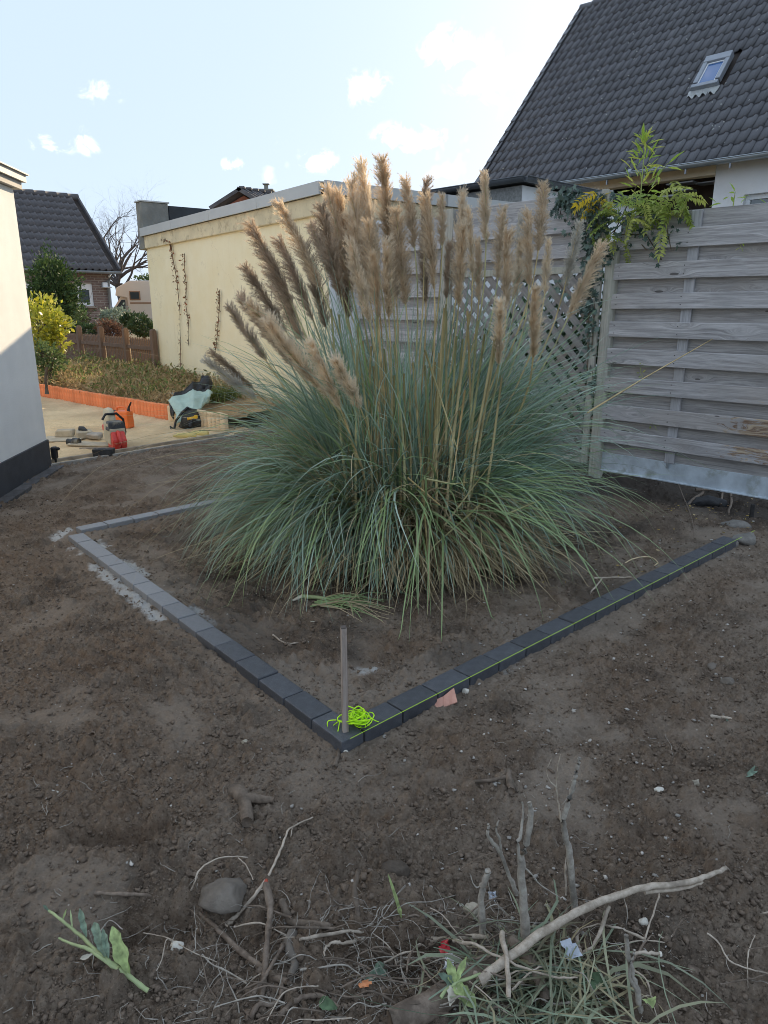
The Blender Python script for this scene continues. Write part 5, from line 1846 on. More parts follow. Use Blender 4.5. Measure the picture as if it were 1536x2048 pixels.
simple('creeper_stem', (.16, .10, .06), .9, .3, 20)
foliage('creeper_leaf', [(.38, .12, .06), (.28, .10, .05), (.22, .13, .07)], .7, .2, .3)
for (pts, dens, lb) in (([(330, 481), (344, 484), (347, 510), (356, 560), (362, 620), (363, 690), (364, 745)], 150, 'tall dead creeper with reddish withered leaves on the cream garage wall'),
                        ([(371, 507), (372, 540), (375, 570), (374, 610), (380, 650), (379, 690)], 90, 'second dead creeper stem with few leaves on the cream garage wall'),
                        ([(442, 580), (441, 620), (438, 660), (434, 700)], 80, 'dead creeper stem on the garage wall nearest to the plumes')):
    P_ = [wall_pt(u, v) for u, v in pts]
    root = thing('dead_creeper', lb, 'creeper', P_[-1])
    mb = MB().tube(P_, .006, 4)
    rnd = random.Random(len(pts))
    vs = []
    for k in range(dens):
        s = rnd.uniform(0, len(P_) - 1.001)
        i = int(s)
        p = P_[i].lerp(P_[i + 1], s - i) + GD * rnd.gauss(0, .025) + GN * rnd.uniform(0, .03)
        if 2 < s < 3.6 or rnd.random() < .35:
            vs.append(leaf_quads(1, p, (.01, .01, .01), rnd.uniform(.02, .045), k, 0, 1.6))
        mb.tube([p, p + GD * rnd.gauss(0, .02) + Vector((0, 0, rnd.gauss(0, .02)))], .004, 3)
    put('stem', mb.mesh('stem', True), MATS['creeper_stem'], root)
    leaf_obj('withered_leaves', np.concatenate(vs), MATS['creeper_leaf'], root, kind='stuff')

# ------------------------------------------------------------------ tools and things on the sand
simple('orange_plastic', (.80, .17, .035), .4, .08, 10, spec=.5, dirt=((.45, .33, .2), 12, .55, .4))
simple('red_paint', (.62, .045, .03), .4, .1, 10, spec=.5, dirt=((.4, .3, .2), 14, .55, .4))
simple('dusty_cream', (.50, .45, .33), .7, .15, 10)
simple('dark_cover', (.045, .05, .055), .55, .2, 14, dirt=((.3, .27, .2), 9, .45, .6))
simple('steel_dark', (.09, .085, .08), .5, .3, 12, metal=.6)
# cut-off saw
S0 = gp(231, 893, .02)
saw = thing('cutoff_saw', 'red and grey petrol cut-off saw with wheel guard and bow handle standing on the sand', 'saw', S0)
MS = frame(S0, Vector((.55, -.83, 0)))            # local x towards the rear handle (to the camera)
bodyS = MB().prism([(-.10, .05), (.16, .05), (.17, .22), (.10, .27), (-.08, .27), (-.12, .15)], .17, Matrix.Rotation(R(90), 4, 'X') @ Matrix.Translation((0, 0, -.085)))
put('body', bodyS.mesh('body', bevel=.015, seg=2), MATS['dusty_cream'], saw, MS)
put('engine_cover', MB().box((.085, 0, .245), (.17, .185, .10), None, 0, .82).mesh('engine_cover', bevel=.018, seg=2), MATS['dark_cover'], saw, MS)
put('tank', MB().prism([(.0, .0), (.22, -.02), (.24, .10), (.16, .20), (.0, .16)], .15, Matrix.Rotation(R(90), 4, 'X') @ Matrix.Translation((0, 0, -.075))).mesh('tank', bevel=.012), MATS['red_paint'], saw, MS)
put('rear_handle', MB().tube([(.10, 0, .19), (.20, 0, .18), (.27, 0, .10), (.26, 0, .0), (.20, 0, -.0)], .022, 8).mesh('rear_handle', True), MATS['red_paint'], saw, MS)
put('front_handle', MB().tube([(-.06, .10, .04), (-.08, .14, .14), (-.08, .13, .28), (-.06, .06, .355), (-.05, -.06, .355), (-.04, -.10, .30)], .014, 8).mesh('front_handle', True), MATS['black_plastic'], saw, MS)
gdm = MB().lathe([(.03, -.035), (.165, -.035), (.175, 0), (.165, .035), (.03, .035)], 28, Matrix.Translation((-.20, .01, .235)) @ Matrix.Rotation(R(90), 4, 'X'))
put('wheel_guard', gdm.mesh('wheel_guard', True), MATS['dusty_cream'], saw, MS)
bl = put('cutting_disc', MB().lathe([(.02, -.004), (.16, -.004), (.16, .004), (.02, .004)], 32, Matrix.Translation((-.205, .01, .175)) @ Matrix.Rotation(R(90), 4, 'X')).mesh('cutting_disc'), MATS['steel_dark'], saw, MS)
put('hub', MB().lathe([(.03, -.05), (.03, .05)], 12, Matrix.Translation((-.205, .01, .2)) @ Matrix.Rotation(R(90), 4, 'X')).mesh('hub'), MATS['steel_dark'], saw, MS)
put('arm', MB().box((-.10, -.055, .19), (.24, .035, .07)).mesh('arm', bevel=.008), MATS['red_paint'], saw, MS)
# fuel can
C_ = gp(250, 856, .0)
can = thing('fuel_can', 'orange plastic combi fuel can with handle behind the saw', 'fuel can', C_)
Mc = frame(C_, Vector((1, -.25, 0)))
put('body', MB().box((.0, 0, .115), (.20, .15, .22), None, 0, .94).box((-.115, 0, .10), (.045, .13, .19)).mesh('body', bevel=.018, seg=2), MATS['orange_plastic'], can, Mc)
put('handle', MB().tube([(-.10, 0, .21), (-.09, 0, .262), (-.04, 0, .272), (.03, 0, .268), (.05, 0, .22)], .014, 8).mesh('handle', True), MATS['orange_plastic'], can, Mc)
put('spout', MB().tube([(.075, 0, .22), (.085, 0, .27), (.125, 0, .335)], [.02, .014, .01], 8).mesh('spout', True), MATS['black_plastic'], can, Mc)
put('cap', MB().lathe([(.028, .225), (.028, .25)], 12, Matrix.Translation((-.115, 0, -.025))).mesh('cap'), MATS['black_plastic'], can, Mc)
# slabs, blocks, tubes by the saw
simple('slab_stone', (.43, .38, .29), .9, .2, 8, .4, 60)
simple('block_dark', (.05, .05, .052), .85, .25, 20, .4, 80)
simple('pipe_grey', (.32, .31, .28), .5, .1)


def lump(name, c, s, mat, label, cat, rot=0.0, tilt=0.0, seed=1, bevel=.012):
    rnd = random.Random(seed)
    mb = MB().box((0, 0, 0), s)
    mb.v = [(x + rnd.uniform(-.1, .1) * s[0], y + rnd.uniform(-.1, .1) * s[1], z + rnd.uniform(-.06, .06) * s[2]) for x, y, z in mb.v]
    M = Matrix.Translation(c) @ Matrix.Rotation(rot, 4, 'Z') @ Matrix.Rotation(tilt, 4, 'X')
    return tag(put(name, mb.mesh(name, bevel=bevel), MATS[mat], None, M), label=label, cat=cat)


lump('paving_slab', gp(125, 879, .015) , (.42, .30, .035), 'slab_stone', 'thin pale slab lying beside the wall, under a pale block', 'slab', .2, .02, 1)
lump('paving_slab', gp(186, 889, .02), (.50, .26, .03), 'slab_stone', 'pale thin slab lying flat at the left of the red saw', 'slab', -.15, -.03, 2)
lump('concrete_block', gp(131, 866, .07), (.20, .14, .08), 'slab_stone', 'pale concrete block on the slab next to the white house', 'block', .1, 0, 3)
lump('concrete_piece', gp(168, 868, .06), (.16, .12, .09), 'slab_stone', 'grey broken concrete piece beside the plastic sleeve', 'block', .6, .1, 4)
lump('concrete_piece', gp(190, 872, .05), (.18, .10, .07), 'strip_concrete', 'flat grey broken concrete piece just left of the saw handle', 'block', -.4, .1, 5)
lump('kerb_block', gp(206, 905, .045), (.21, .10, .085), 'block_dark', 'loose black kerb block lying in front of the saw', 'block', .06, 0, 6, .006)
lump('wood_batten', gp(196, 897, .012), (.36, .04, .022), 'strip_wood', 'thin wooden batten on the sand between slab and black block', 'batten', .12, 0, 7, .003)
q = gp(152, 884, .045)
tag(put('plastic_sleeve', MB().tube([(-.10, .02, 0), (-.03, 0, 0)], .036, 12).tube([(-.03, 0, 0), (.04, -.012, 0)], .046, 14).mesh('plastic_sleeve', True), MATS['dark_cover'], None, Matrix.Translation(q)), label='dark round tube end lying on the slab beside the white house', cat='tube')
q = gp(173, 878, .0)
tag(put('drain_bend', MB().tube([(0, 0, 0), (0, 0, .09), (-.03, 0, .12), (-.07, 0, .12)], .034, 12).mesh('drain_bend', True), MATS['dark_cover'], None, Matrix.Translation(q)), label='dark bent pipe piece standing between broken concrete pieces', cat='pipe')
q = KA + KD * .06 + KN * .1
tag(put('black_plug', MB().box((0, 0, .11), (.05, .07, .12)).tube([(0, 0, 0), (0, 0, .1)], .016, 6).box((.035, 0, .15), (.05, .03, .03)).mesh('black_plug', bevel=.01), MATS['black_plastic'], None, Matrix.Translation(q + Vector((.02, .05, 0)))), label='small black cable plug sticking up at the corner of the white house', cat='plug')
pth = [gp(337 - 6 * k, 795 + 0 * k, .26) for k in range(2)]
a = gp(335, 792, .27)
d = Vector((.8, .6, 0))
pm_ = MB()
pm_.tube([a, a + d * .16], [.047, .047], 14, cap=False).tube([a + d * .16, a], [.040, .040], 14, cap=False)
tag(put('drain_pipe', pm_.mesh('drain_pipe', True), MATS['pipe_grey']), label='open end of a grey drain pipe lying above the end of the orange palisade', cat='pipe')

# cloth heaps: soft folded sheets
def heap(name, ctrl, mat, label, cat, seed, thick=.02, fold=.02, nu=26, nv=14, kw=18):
    """a cloth lying over the points of ctrl (rows of 3D points), with folds"""
    rows = len(ctrl)
    cols = len(ctrl[0])
    A = np.array([[tuple(p) for p in r] for r in ctrl])
    u = np.linspace(0, rows - 1, nu)
    v = np.linspace(0, cols - 1, nv)

    def interp(A, x, ax):
        i = np.clip(np.floor(x).astype(int), 0, A.shape[ax] - 2)
        f = x - i
        f = f * f * (3 - 2 * f) * .5 + f * .5
        lo, hi = np.take(A, i, ax), np.take(A, i + 1, ax)
        sh = [1] * A.ndim
        sh[ax] = len(x)
        f = f.reshape(sh)
        return lo * (1 - f) + hi * f
    Gd = interp(interp(A, u, 0), v, 1)
    U, Vv = np.meshgrid(u, v, indexing='ij')
    off = fold * (np.sin(U * 2.2 * kw / 10 + 3 * fbm(U * .8, Vv * .8, 2, seed)) * .7 + 1.4 * fbm(U * 1.6, Vv * 1.6, 3, seed + 5))
    Gd[..., 2] += off
    Gd[..., 1] -= off * .6
    Gd[..., 2] = np.maximum(Gd[..., 2], .004)
    idx = np.arange(nu * nv).reshape(nu, nv)
    F = np.stack([idx[:-1, :-1], idx[:-1, 1:], idx[1:, 1:], idx[1:, :-1]], -1).reshape(-1, 4)
    V2 = Gd.reshape(-1, 3)
    V3 = V2 + np.array([0, .012, -thick])
    n = len(V2)
    Fb = F[:, ::-1] + n
    edge_ = np.concatenate([idx[0], idx[1:, -1], idx[-1, -2::-1], idx[-2:0:-1, 0]])
    nx_ = np.roll(edge_, -1)
    Fs = np.stack([edge_, edge_ + n, nx_ + n, nx_], -1)
    return tag(put(name, npmesh(name, np.concatenate([V2, V3]), np.concatenate([F, Fb, Fs]), True), mat), label=label, cat=cat)


simple('black_nylon', (.020, .021, .022), .5, .25, 14, .3, 40, spec=.5)
simple('mint_cloth', (.40, .52, .46), .9, .12, 6, .3, 50)
simple('yellow_plastic', (.70, .42, .03), .35, .08)
foliage('pale_plastic', [(.75, .62, .20), (.80, .70, .35)], .3, .3, .1)
D_ = lambda u, v, Y_: dp(u, v, Y_)
yc = gp(372, 862).y
# mint cloth spills over the palisade
heap('mint_cloth', [[D_(336, 800, yc + .45), D_(352, 828, yc + .22), D_(352, 850, yc + .06)],
                    [D_(352, 790, yc + .50), D_(366, 812, yc + .28), D_(366, 838, yc + .08)],
                    [D_(385, 782, yc + .58), D_(388, 800, yc + .38), D_(385, 825, yc + .18)],
                    [D_(410, 780, yc + .62), D_(410, 795, yc + .46), D_(402, 815, yc + .32)],
                    [D_(425, 783, yc + .66), D_(420, 795, yc + .55), D_(412, 806, yc + .45)]], MATS['mint_cloth'], 'pale mint green cloth lying over the palisade behind the black bag', 'cloth', 61, .015, .022)
heap('black_jacket', [[D_(338, 806, yc + .52), D_(340, 824, yc + .36), D_(346, 830, yc + .30)],
                      [D_(352, 783, yc + .60), D_(356, 795, yc + .56), D_(360, 800, yc + .52)],
                      [D_(385, 768, yc + .72), D_(390, 782, yc + .66), D_(392, 787, yc + .60)],
                      [D_(402, 757, yc + .82), D_(406, 775, yc + .74), D_(412, 785, yc + .66)],
                      [D_(412, 754, yc + .86), D_(420, 768, yc + .80), D_(421, 783, yc + .70)]], MATS['black_nylon'], 'black jacket lying on the bank behind the mint green cloth', 'jacket', 63, .05, .03)
mb = MB()
hx = D_(411, 770, yc + .82)
iv = IV2 * np.array([.085, .07, .14]) * (1 + .08 * np.sin(IV2[:, :1] * 9) + .05 * np.cos(IV2[:, 2:] * 11))
hd = npmesh('bundled_bag', iv, IF2, True)
tag(put('bundled_bag', hd, MATS['black_nylon'], None, Matrix.Translation(hx) @ Matrix.Rotation(.35, 4, 'Y')), label='bundled black bag standing upright on the bank by the garage wall', cat='bag')
bp = gp(376, 860)
bag = thing('backpack', 'open black rucksack lying in front of the palisade with a yellow tool inside', 'rucksack', bp)
iv = IV2.copy()
iv = iv * np.array([.21, .15, .17])
iv[:, 2] = np.maximum(iv[:, 2], -.10) + .10
iv = iv * (1 + .10 * np.sin(IV2[:, 0:1] * 8 + IV2[:, 2:3] * 5) + .06 * np.cos(IV2[:, 1:2] * 13 + IV2[:, 0:1] * 6))
iv[:, 0] *= (1 - .5 * np.clip(iv[:, 2:3][:, 0] / .27, 0, 1))
put('sack', npmesh('sack', iv, IF2, True), MATS['black_nylon'], bag, Matrix.Translation(bp + Vector((.03, .12, 0))))
Mb_ = Matrix.Translation(bp + Vector((.0, .05, 0)))
put('strap', MB().tube([(-.17, -.06, .02), (-.14, -.07, .12), (-.06, -.05, .22), (.0, .0, .28), (.07, .03, .24)], [.014, .016, .018, .016, .012], 6).tube([(-.19, -.02, .01), (-.22, -.06, .05), (-.20, -.09, .01)], .008, 5).mesh('strap', True), MATS['black_nylon'], bag, Mb_)
put('flap', MB().tube([(.04, -.07, .05), (.09, -.07, .17), (.13, -.02, .22)], [.03, .025, .015], 6).mesh('flap', True), MATS['black_nylon'], bag, Mb_)
q = D_(384, 836, bp.y - .09)
tag(put('yellow_tool', MB().tube([(-.055, 0, -.01), (.0, 0, .0), (.035, 0, .012)], [.016, .018, .013], 8).box((.05, 0, .015), (.04, .04, .045)).mesh('yellow_tool', bevel=.006), MATS['yellow_plastic'], None, Matrix.Translation(q)), label='yellow plastic tool handle sticking out of the black rucksack', cat='tool')
q = gp(372, 871, .035)
tag(put('drink_bottle', MB().lathe([(.012, -.15), (.016, -.12), (.034, -.09), (.036, .0), (.033, .01), (.036, .02), (.036, .10), (.025, .12)], 14, Matrix.Rotation(R(90), 4, 'Y')).mesh('drink_bottle', True), MATS['pale_plastic'], None, Matrix.Translation(q) @ Matrix.Rotation(.12, 4, 'Z')), label='clear bottle with yellow drink lying on the sand before the rucksack', cat='bottle')
q = gp(396, 868, .035)
tag(put('drink_bottle', MB().lathe([(.012, -.13), (.016, -.10), (.034, -.07), (.036, .0), (.036, .10), (.025, .12)], 14, Matrix.Rotation(R(90), 4, 'Y')).mesh('drink_bottle', True), MATS['pale_plastic'], None, Matrix.Translation(q + Vector((0, .05, 0))) @ Matrix.Rotation(-.2, 4, 'Z')), label='second bottle with yellow drink, nearer to the sand coloured palisade', cat='bottle')

# ------------------------------------------------------------------ ivy, creeper and bamboo on the fence
foliage('ivy_leaf', [(.055, .095, .075), (.10, .15, .12), (.035, .065, .05), (.13, .19, .15)], .4, .15, .2, spec=.5)
foliage('creeper_green', [(.36, .43, .09), (.52, .54, .13), (.28, .37, .09), (.46, .50, .15)], .5, .45, .2, objvar=1)
foliage('creeper_yellow', [(.70, .50, .03), (.62, .42, .03), (.75, .58, .08)], .5, .45, .2, objvar=1)
foliage('bamboo_leaf', [(.40, .54, .08), (.56, .64, .13), (.32, .46, .08), (.62, .60, .13)], .45, .5, .2, objvar=1)
simple('vine_stem', (.14, .11, .075), .9, .3, 20)
simple('bamboo_stem', (.34, .40, .12), .5, .2, 20)
FO = -.05                                          # just in front of the fence


def fpt(u, v, off=0.0):
    return pp(u, v, FP, FN) - FN * off


def ivy_leaf_verts(p, s, rnd):
    n = (-FN + Vector((rnd.gauss(0, .5), rnd.gauss(0, .5), rnd.gauss(.25, .45)))).normalized()
    x = n.cross(Vector((rnd.gauss(0, 1), rnd.gauss(0, 1), rnd.gauss(0, 1)))).normalized()
    y = n.cross(x)
    sh = [(0, -.1), (.42, -.15), (.30, .12), (.55, .42), (.20, .45), (0, 1.0), (-.20, .45), (-.55, .42), (-.30, .12), (-.42, -.15)]
    return [p + x * a * s + y * b_ * s for a, b_ in sh], [(0, 1, 2), (0, 2, 4), (2, 3, 4), (0, 4, 5), (0, 5, 6), (0, 6, 8), (6, 7, 8), (0, 8, 9)]


ivy = thing('ivy', 'dark green ivy climbing over the top of the post between the two fence panels', 'ivy', fpt(1170, 520))
rnd = random.Random(8)
stm, lv = MB(), MB()
lines = [[(1182, 760), (1186, 640), (1190, 560), (1180, 480), (1170, 410), (1150, 385), (1138, 420)], [(1192, 700), (1200, 560), (1196, 470), (1200, 400), (1215, 440)], [(1186, 560), (1200, 510), (1225, 500), (1235, 520)],
         [(1180, 470), (1150, 400), (1135, 395), (1130, 430)], [(1200, 470), (1240, 440), (1300, 430), (1340, 450), (1348, 500)], [(1186, 640), (1150, 600), (1120, 560)], [(1190, 720), (1196, 790)], [(1240, 470), (1300, 470), (1330, 520)]]
for k, ln_ in enumerate(lines):
    P_ = [fpt(u, v, .05 + .03 * rnd.random()) for u, v in ln_]
    stm.tube(P_, .007 if k < 2 else .004, 5)
    nlf = (300, 220, 50, 90, 60, 26, 20, 30)[k]
    for j in range(nlf):
        s = rnd.uniform(0, 1) ** (.75 if k < 2 else 1) * (len(P_) - 1.001)
        i = int(s)
        w = .075 if k < 2 else .03
        p = P_[i].lerp(P_[i + 1], s - i) + FDIR * rnd.gauss(0, w * (1.3 if s > 2.5 else .5)) + Vector((0, 0, rnd.gauss(0, .035))) - FN * abs(rnd.gauss(0, .05))
        lv.add(*ivy_leaf_verts(p, rnd.uniform(.030, .054), rnd))
put('stems', stm.mesh('stems', True), MATS['vine_stem'], ivy)
put('leaves', lv.mesh('leaves'), MATS['ivy_leaf'], ivy, kind='stuff')


def frond_mesh(seed, n=6):
    """a feathered leaf: rachis with opposite leaflets, along +X, drooping"""
    rnd = random.Random(seed)
    mb = MB()
    P_ = []
    for j in range(9):
        s = j / 8
        P_.append(Vector((s * .95, .05 * math.sin(s * 2 + seed), -.34 * s * s)))
    mb.tube(P_, [.010 - .006 * j / 8 for j in range(9)], 3, cap=False)

    def leaf(p, d, L, w):
        d = d.normalized()
        sd = d.cross(Vector((0, 0, 1))).normalized() * w + Vector((0, 0, rnd.gauss(0, .2) * w))
        m_ = p + d * L * .45
        mb.add([p, m_ + sd + Vector((0, 0, .01)), p + d * L + Vector((0, 0, -.25 * L)), m_ - sd + Vector((0, 0, .01)), m_ - Vector((0, 0, .02))], [(0, 1, 4), (1, 2, 4), (0, 4, 3), (4, 2, 3)])
    for j in range(1, 9):
        for sg in (1, -1):
            leaf(P_[j], Vector((.55, sg * 1.0, -.25 + rnd.gauss(0, .15))), .34 * rnd.uniform(.8, 1.1) * (1 - .35 * abs(j - 4) / 5), .062)
    leaf(P_[8], Vector((1, 0, -.4)), .3, .06)
    return mb.mesh('frond')


FM = [frond_mesh(k) for k in range(5)]


def mat_copy(me, mat):
    m2 = me.copy()
    m2.materials.clear()
    m2.materials.append(mat)
    return m2


FG, FY = [mat_copy(m_, MATS['creeper_green']) for m_ in FM], [mat_copy(m_, MATS['creeper_yellow']) for m_ in FM]
cre = thing('creeper', 'yellow green feathery leaved creeper hanging over the top of the board fence', 'creeper', fpt(1300, 430))
stm = MB()
for ln_ in ([(1205, 520), (1225, 470), (1260, 440), (1300, 415), (1350, 400), (1400, 395)], [(1230, 470), (1260, 410), (1280, 370)], [(1260, 440), (1280, 480), (1300, 500)], [(1350, 402), (1380, 430)], [(1205, 500), (1200, 440), (1208, 395)]):
    stm.tube([fpt(u, v, .03 + .04 * rnd.random()) for u, v in ln_], .005, 5)
put('stems', stm.mesh('stems', True), MATS['vine_stem'], cre)
spots = []
for k in range(58):
    t = rnd.random()
    spots.append((1200 + 205 * t + rnd.gauss(0, 10), 440 - 48 * t + rnd.gauss(0, 19), 'g'))
spots += [(1265, 490, 'g'), (1320, 462, 'g'), (1345, 460, 'g'), (1228, 490, 'g')]
spots += [(1192, 402, 'y'), (1205, 398, 'y'), (1215, 390, 'y'), (1222, 402, 'y'), (1203, 412, 'y'), (1196, 420, 'y'), (1210, 422, 'y'), (1228, 385, 'y'), (1236, 400, 'y'), (1222, 428, 'y')]
for k, (u, v, c_) in enumerate(spots):
    p = fpt(u, v, .04 + .14 * rnd.random())
    a = rnd.uniform(0, 6.283)
    M = Matrix.Translation(p) @ Matrix.Rotation(a, 4, 'Z') @ Matrix.Rotation(rnd.uniform(-.5, .9), 4, 'Y') @ Matrix.Rotation(rnd.gauss(0, .4), 4, 'X')
    sc = rnd.uniform(.13, .24)
    put('frond', (FY if c_ == 'y' else FG)[k % 5], None, cre, M @ Matrix.Scale(sc, 4), label='yellow autumn frond' if c_ == 'y' else None)

lb = MB()
lb.add([(0, 0, 0), (.30, .085, .02), (.62, .07, 0), (1, 0, -.12), (.62, -.07, 0), (.30, -.085, .02), (.45, 0, -.03)], [(0, 6, 1), (1, 6, 2), (2, 6, 3), (3, 6, 4), (4, 6, 5), (5, 6, 0)])
bleaf = mat_copy(lb.mesh('leaf'), MATS['bamboo_leaf'])


def bamboo(name, label, pts, n, size, off=.12, spreadz=.5, top=1.0):
    P_ = [fpt(u, v, -off) for u, v in pts]
    root = thing(name, label, 'bamboo', P_[0])
    put('cane', MB().tube(P_, [.006 - .004 * k / (len(P_) - 1) for k in range(len(P_))], 6).mesh('cane', True), MATS['bamboo_stem'], root)
    for k in range(n):
        s = (k + rnd.random()) / n
        s = s * (len(P_) - 1.001)
        i = int(s)
        p = P_[i].lerp(P_[i + 1], s - i)
        a = rnd.uniform(0, 6.283)
        el = rnd.gauss(.25, .5) + .5 * s / len(P_)
        wid = (1 - s / (len(P_) - 1)) * .20
        p = p + Vector((math.cos(a), math.sin(a), rnd.uniform(-.3, .6))) * wid * rnd.random()
        M = Matrix.Translation(p) @ Matrix.Rotation(a, 4, 'Z') @ Matrix.Rotation(-el, 4, 'Y') @ Matrix.Rotation(rnd.gauss(0, .6), 4, 'X') @ Matrix.Scale(size * rnd.uniform(.7, 1.25), 4)
        put('leaf', bleaf, None, root, M)
    return root


bamboo('bamboo', 'tall bright green bamboo shoot rising behind the fence in front of the dark roof', [(1262, 430), (1268, 380), (1272, 330), (1276, 290), (1270, 268)], 96, .115)
bamboo('bamboo', 'single bamboo twig with few long leaves beside the tall bamboo shoot', [(1290, 370), (1305, 345), (1322, 322)], 5, .15)
bamboo('bamboo', 'small bamboo tip peeping over the fence in front of the white house wall', [(1452, 425), (1455, 400), (1458, 380)], 12, .10)
bamboo('bamboo', 'little yellow green shoot on the fence top at the edge of the picture', [(1545, 425), (1536, 415), (1526, 408)], 8, .07)
for (u, v, n, lb_) in ((1285, 742, 7, 'small green sprout growing out between two boards of the fence, upper one'), (1313, 848, 5, 'small green sprout on the lower boards of the fence, with leaves hanging'), (1484, 490, 4, 'tiny leaf sprig on the fence board near the picture edge')):
    p = fpt(u, v, .04)
    root = thing('sprout', lb_, 'sprout', p)
    put('stem', MB().tube([p + Vector((0, 0, .03)), p, p + FDIR * .03 + Vector((0, 0, -.05))], .002, 4).mesh('stem'), MATS['bamboo_stem'], root)
    for k in range(n):
        M = Matrix.Translation(p + FDIR * rnd.gauss(0, .018) + Vector((0, 0, rnd.gauss(0, .03)))) @ Matrix.Rotation(rnd.uniform(0, 6.28), 4, 'Z') @ Matrix.Rotation(rnd.uniform(-.8, .8), 4, 'Y') @ Matrix.Diagonal((.045, .09, .045, 1))
        put('leaf', bleaf, None, root, M)
# shrubbery on the far side of the lattice
c = FP + FDIR * (L0 + 1.0) + FN * .75
hv = MB()
shr = thing('hedge', 'dark evergreen hedge behind the lattice fence', 'hedge', (c.x, c.y, 0))
vs = leaf_quads(7000, (0, 0, 0), (1.0, 1.0, 1.0), .07, 91, .05, 2.2, .2, 12)
A = vs.reshape(-1, 4, 3)
cen = A[:, :1, :]
sc = np.array([1.5, .42, .95])
A = A - cen + cen * sc
rot = np.array([[FDIR.x, FN.x, 0], [FDIR.y, FN.y, 0], [0, 0, 1]])
A = A @ rot.T + np.array([c.x, c.y, .92])
leaf_obj('foliage', A.reshape(-1, 3), MATS['hedge_leaf'], shr, kind='stuff')
put('stems', MB().tube([(c.x, c.y, -.1), (c.x, c.y, .9)], .03, 6).tube([(c.x + .5, c.y - .5, -.1), (c.x + .5, c.y - .5, .8)], .03, 6).mesh('stems'), MATS['bark'], shr)

# ------------------------------------------------------------------ stake, string, clay shard
SB = on(691, 1480, -.03)
top_ = dp(685, 1253, SB.y)
Mst = frame(SB, Vector((1, .25, 0)), (top_ - SB).normalized())
Hs = (top_ - SB).length
tag(put('stake', MB().box((0, 0, Hs / 2), (.021, .021, Hs), None, 0, .9).mesh('stake', bevel=.0015), MATS['stake_wood'], None, frame(SB, Vector((1, .3, 0)), (top_ - SB).normalized())),
    label='thin square wooden stake standing in the soil at the front corner of the kerb', cat='stake')
m, gg, b, o = material('neon_string')
b.inputs['Base Color'].default_value = (.56, .95, .02, 1)
b.inputs['Roughness'].default_value = .5
stg = thing('builder_string', 'neon yellow builder line: coil at the stake and taut line along the right kerb', 'string', EB)
rnd = random.Random(77)
cc = EB + (EC - EB).normalized() * .05 + Vector((0, 0, .012))
cmb = MB()
loop = []
for k in range(13):
    a0 = rnd.uniform(0, 6.28)
    rx, ry = rnd.uniform(.028, .062), rnd.uniform(.022, .045)
    ox, oy = rnd.gauss(0, .014), rnd.gauss(0, .010)
    w = rnd.uniform(0, 3.14)
    h0 = rnd.uniform(.0, .034)
    tl = rnd.gauss(0, .25)
    for j in range(15):
        t = a0 + j / 14 * 6.0
        x, y = rx * math.cos(t), ry * math.sin(t)
        loop.append(cc + Vector((ox + x * math.cos(w) - y * math.sin(w), oy + x * math.sin(w) + y * math.cos(w), max(.001, h0 + tl * x + rnd.gauss(0, .0015)))))
cmb.tube(loop, .0021, 5)
put('coil', cmb.mesh('coil', True), MATS['neon_string'], stg)
s_off = lambda u, v, z: gp(u, v, z)
lz = .058
for pts in ([(672, 1440, .075), (657, 1442, .065), (655, 1452, .05), (660, 1462, .03), (668, 1450, .05), (676, 1444, .07)], [(676, 1462, .05), (669, 1470, .02), (675, 1476, .0), (690, 1478, .01), (712, 1465, .03), (728, 1455, .05)],
            [(712, 1424, .08), (730, 1430, .075), (752, 1442, .06), (768, 1447, .02), (778, 1450, .015), (784, 1443, .015), (781, 1439, .02)],
            [(720, 1440, .07), (735, 1448, .06), (740, 1458, .03), (737, 1465, .015), (730, 1460, .02), (727, 1450, .05)], [(680, 1440, .07), (676, 1462, .05), (672, 1476, .02)]):
    P_ = [gp(u, v, z) for u, v, z in pts]
    sm_ = []
    for i in range(len(P_) - 1):
        p0, p1, p2, p3 = P_[max(i - 1, 0)], P_[i], P_[i + 1], P_[min(i + 2, len(P_) - 1)]
        for j in range(5):
            t = j / 5
            sm_.append(.5 * ((2 * p1) + (p2 - p0) * t + (2 * p0 - 5 * p1 + 4 * p2 - p3) * t * t + (3 * p1 - p0 - 3 * p2 + p3) * t ** 3))
    sm_.append(P_[-1])
    put('loose_end', MB().tube(sm_, .0021, 5).mesh('loose_end', True), MATS['neon_string'], stg)
dB = (EC - EB).normalized()
outw = Vector((dB.y, -dB.x, 0))
if outw.y > 0:
    outw = -outw
l0, l1 = EB + outw * (SW / 2 + .004) + Vector((0, 0, .004)) + dB * -.02, EC + outw * (SW / 2 + .004) + Vector((0, 0, .004)) + dB * .12
put('taut_line', MB().tube([l0, (l0 + l1) / 2 + Vector((0, 0, -.001)), l1], .0009, 5).mesh('taut_line'), MATS['neon_string'], stg)

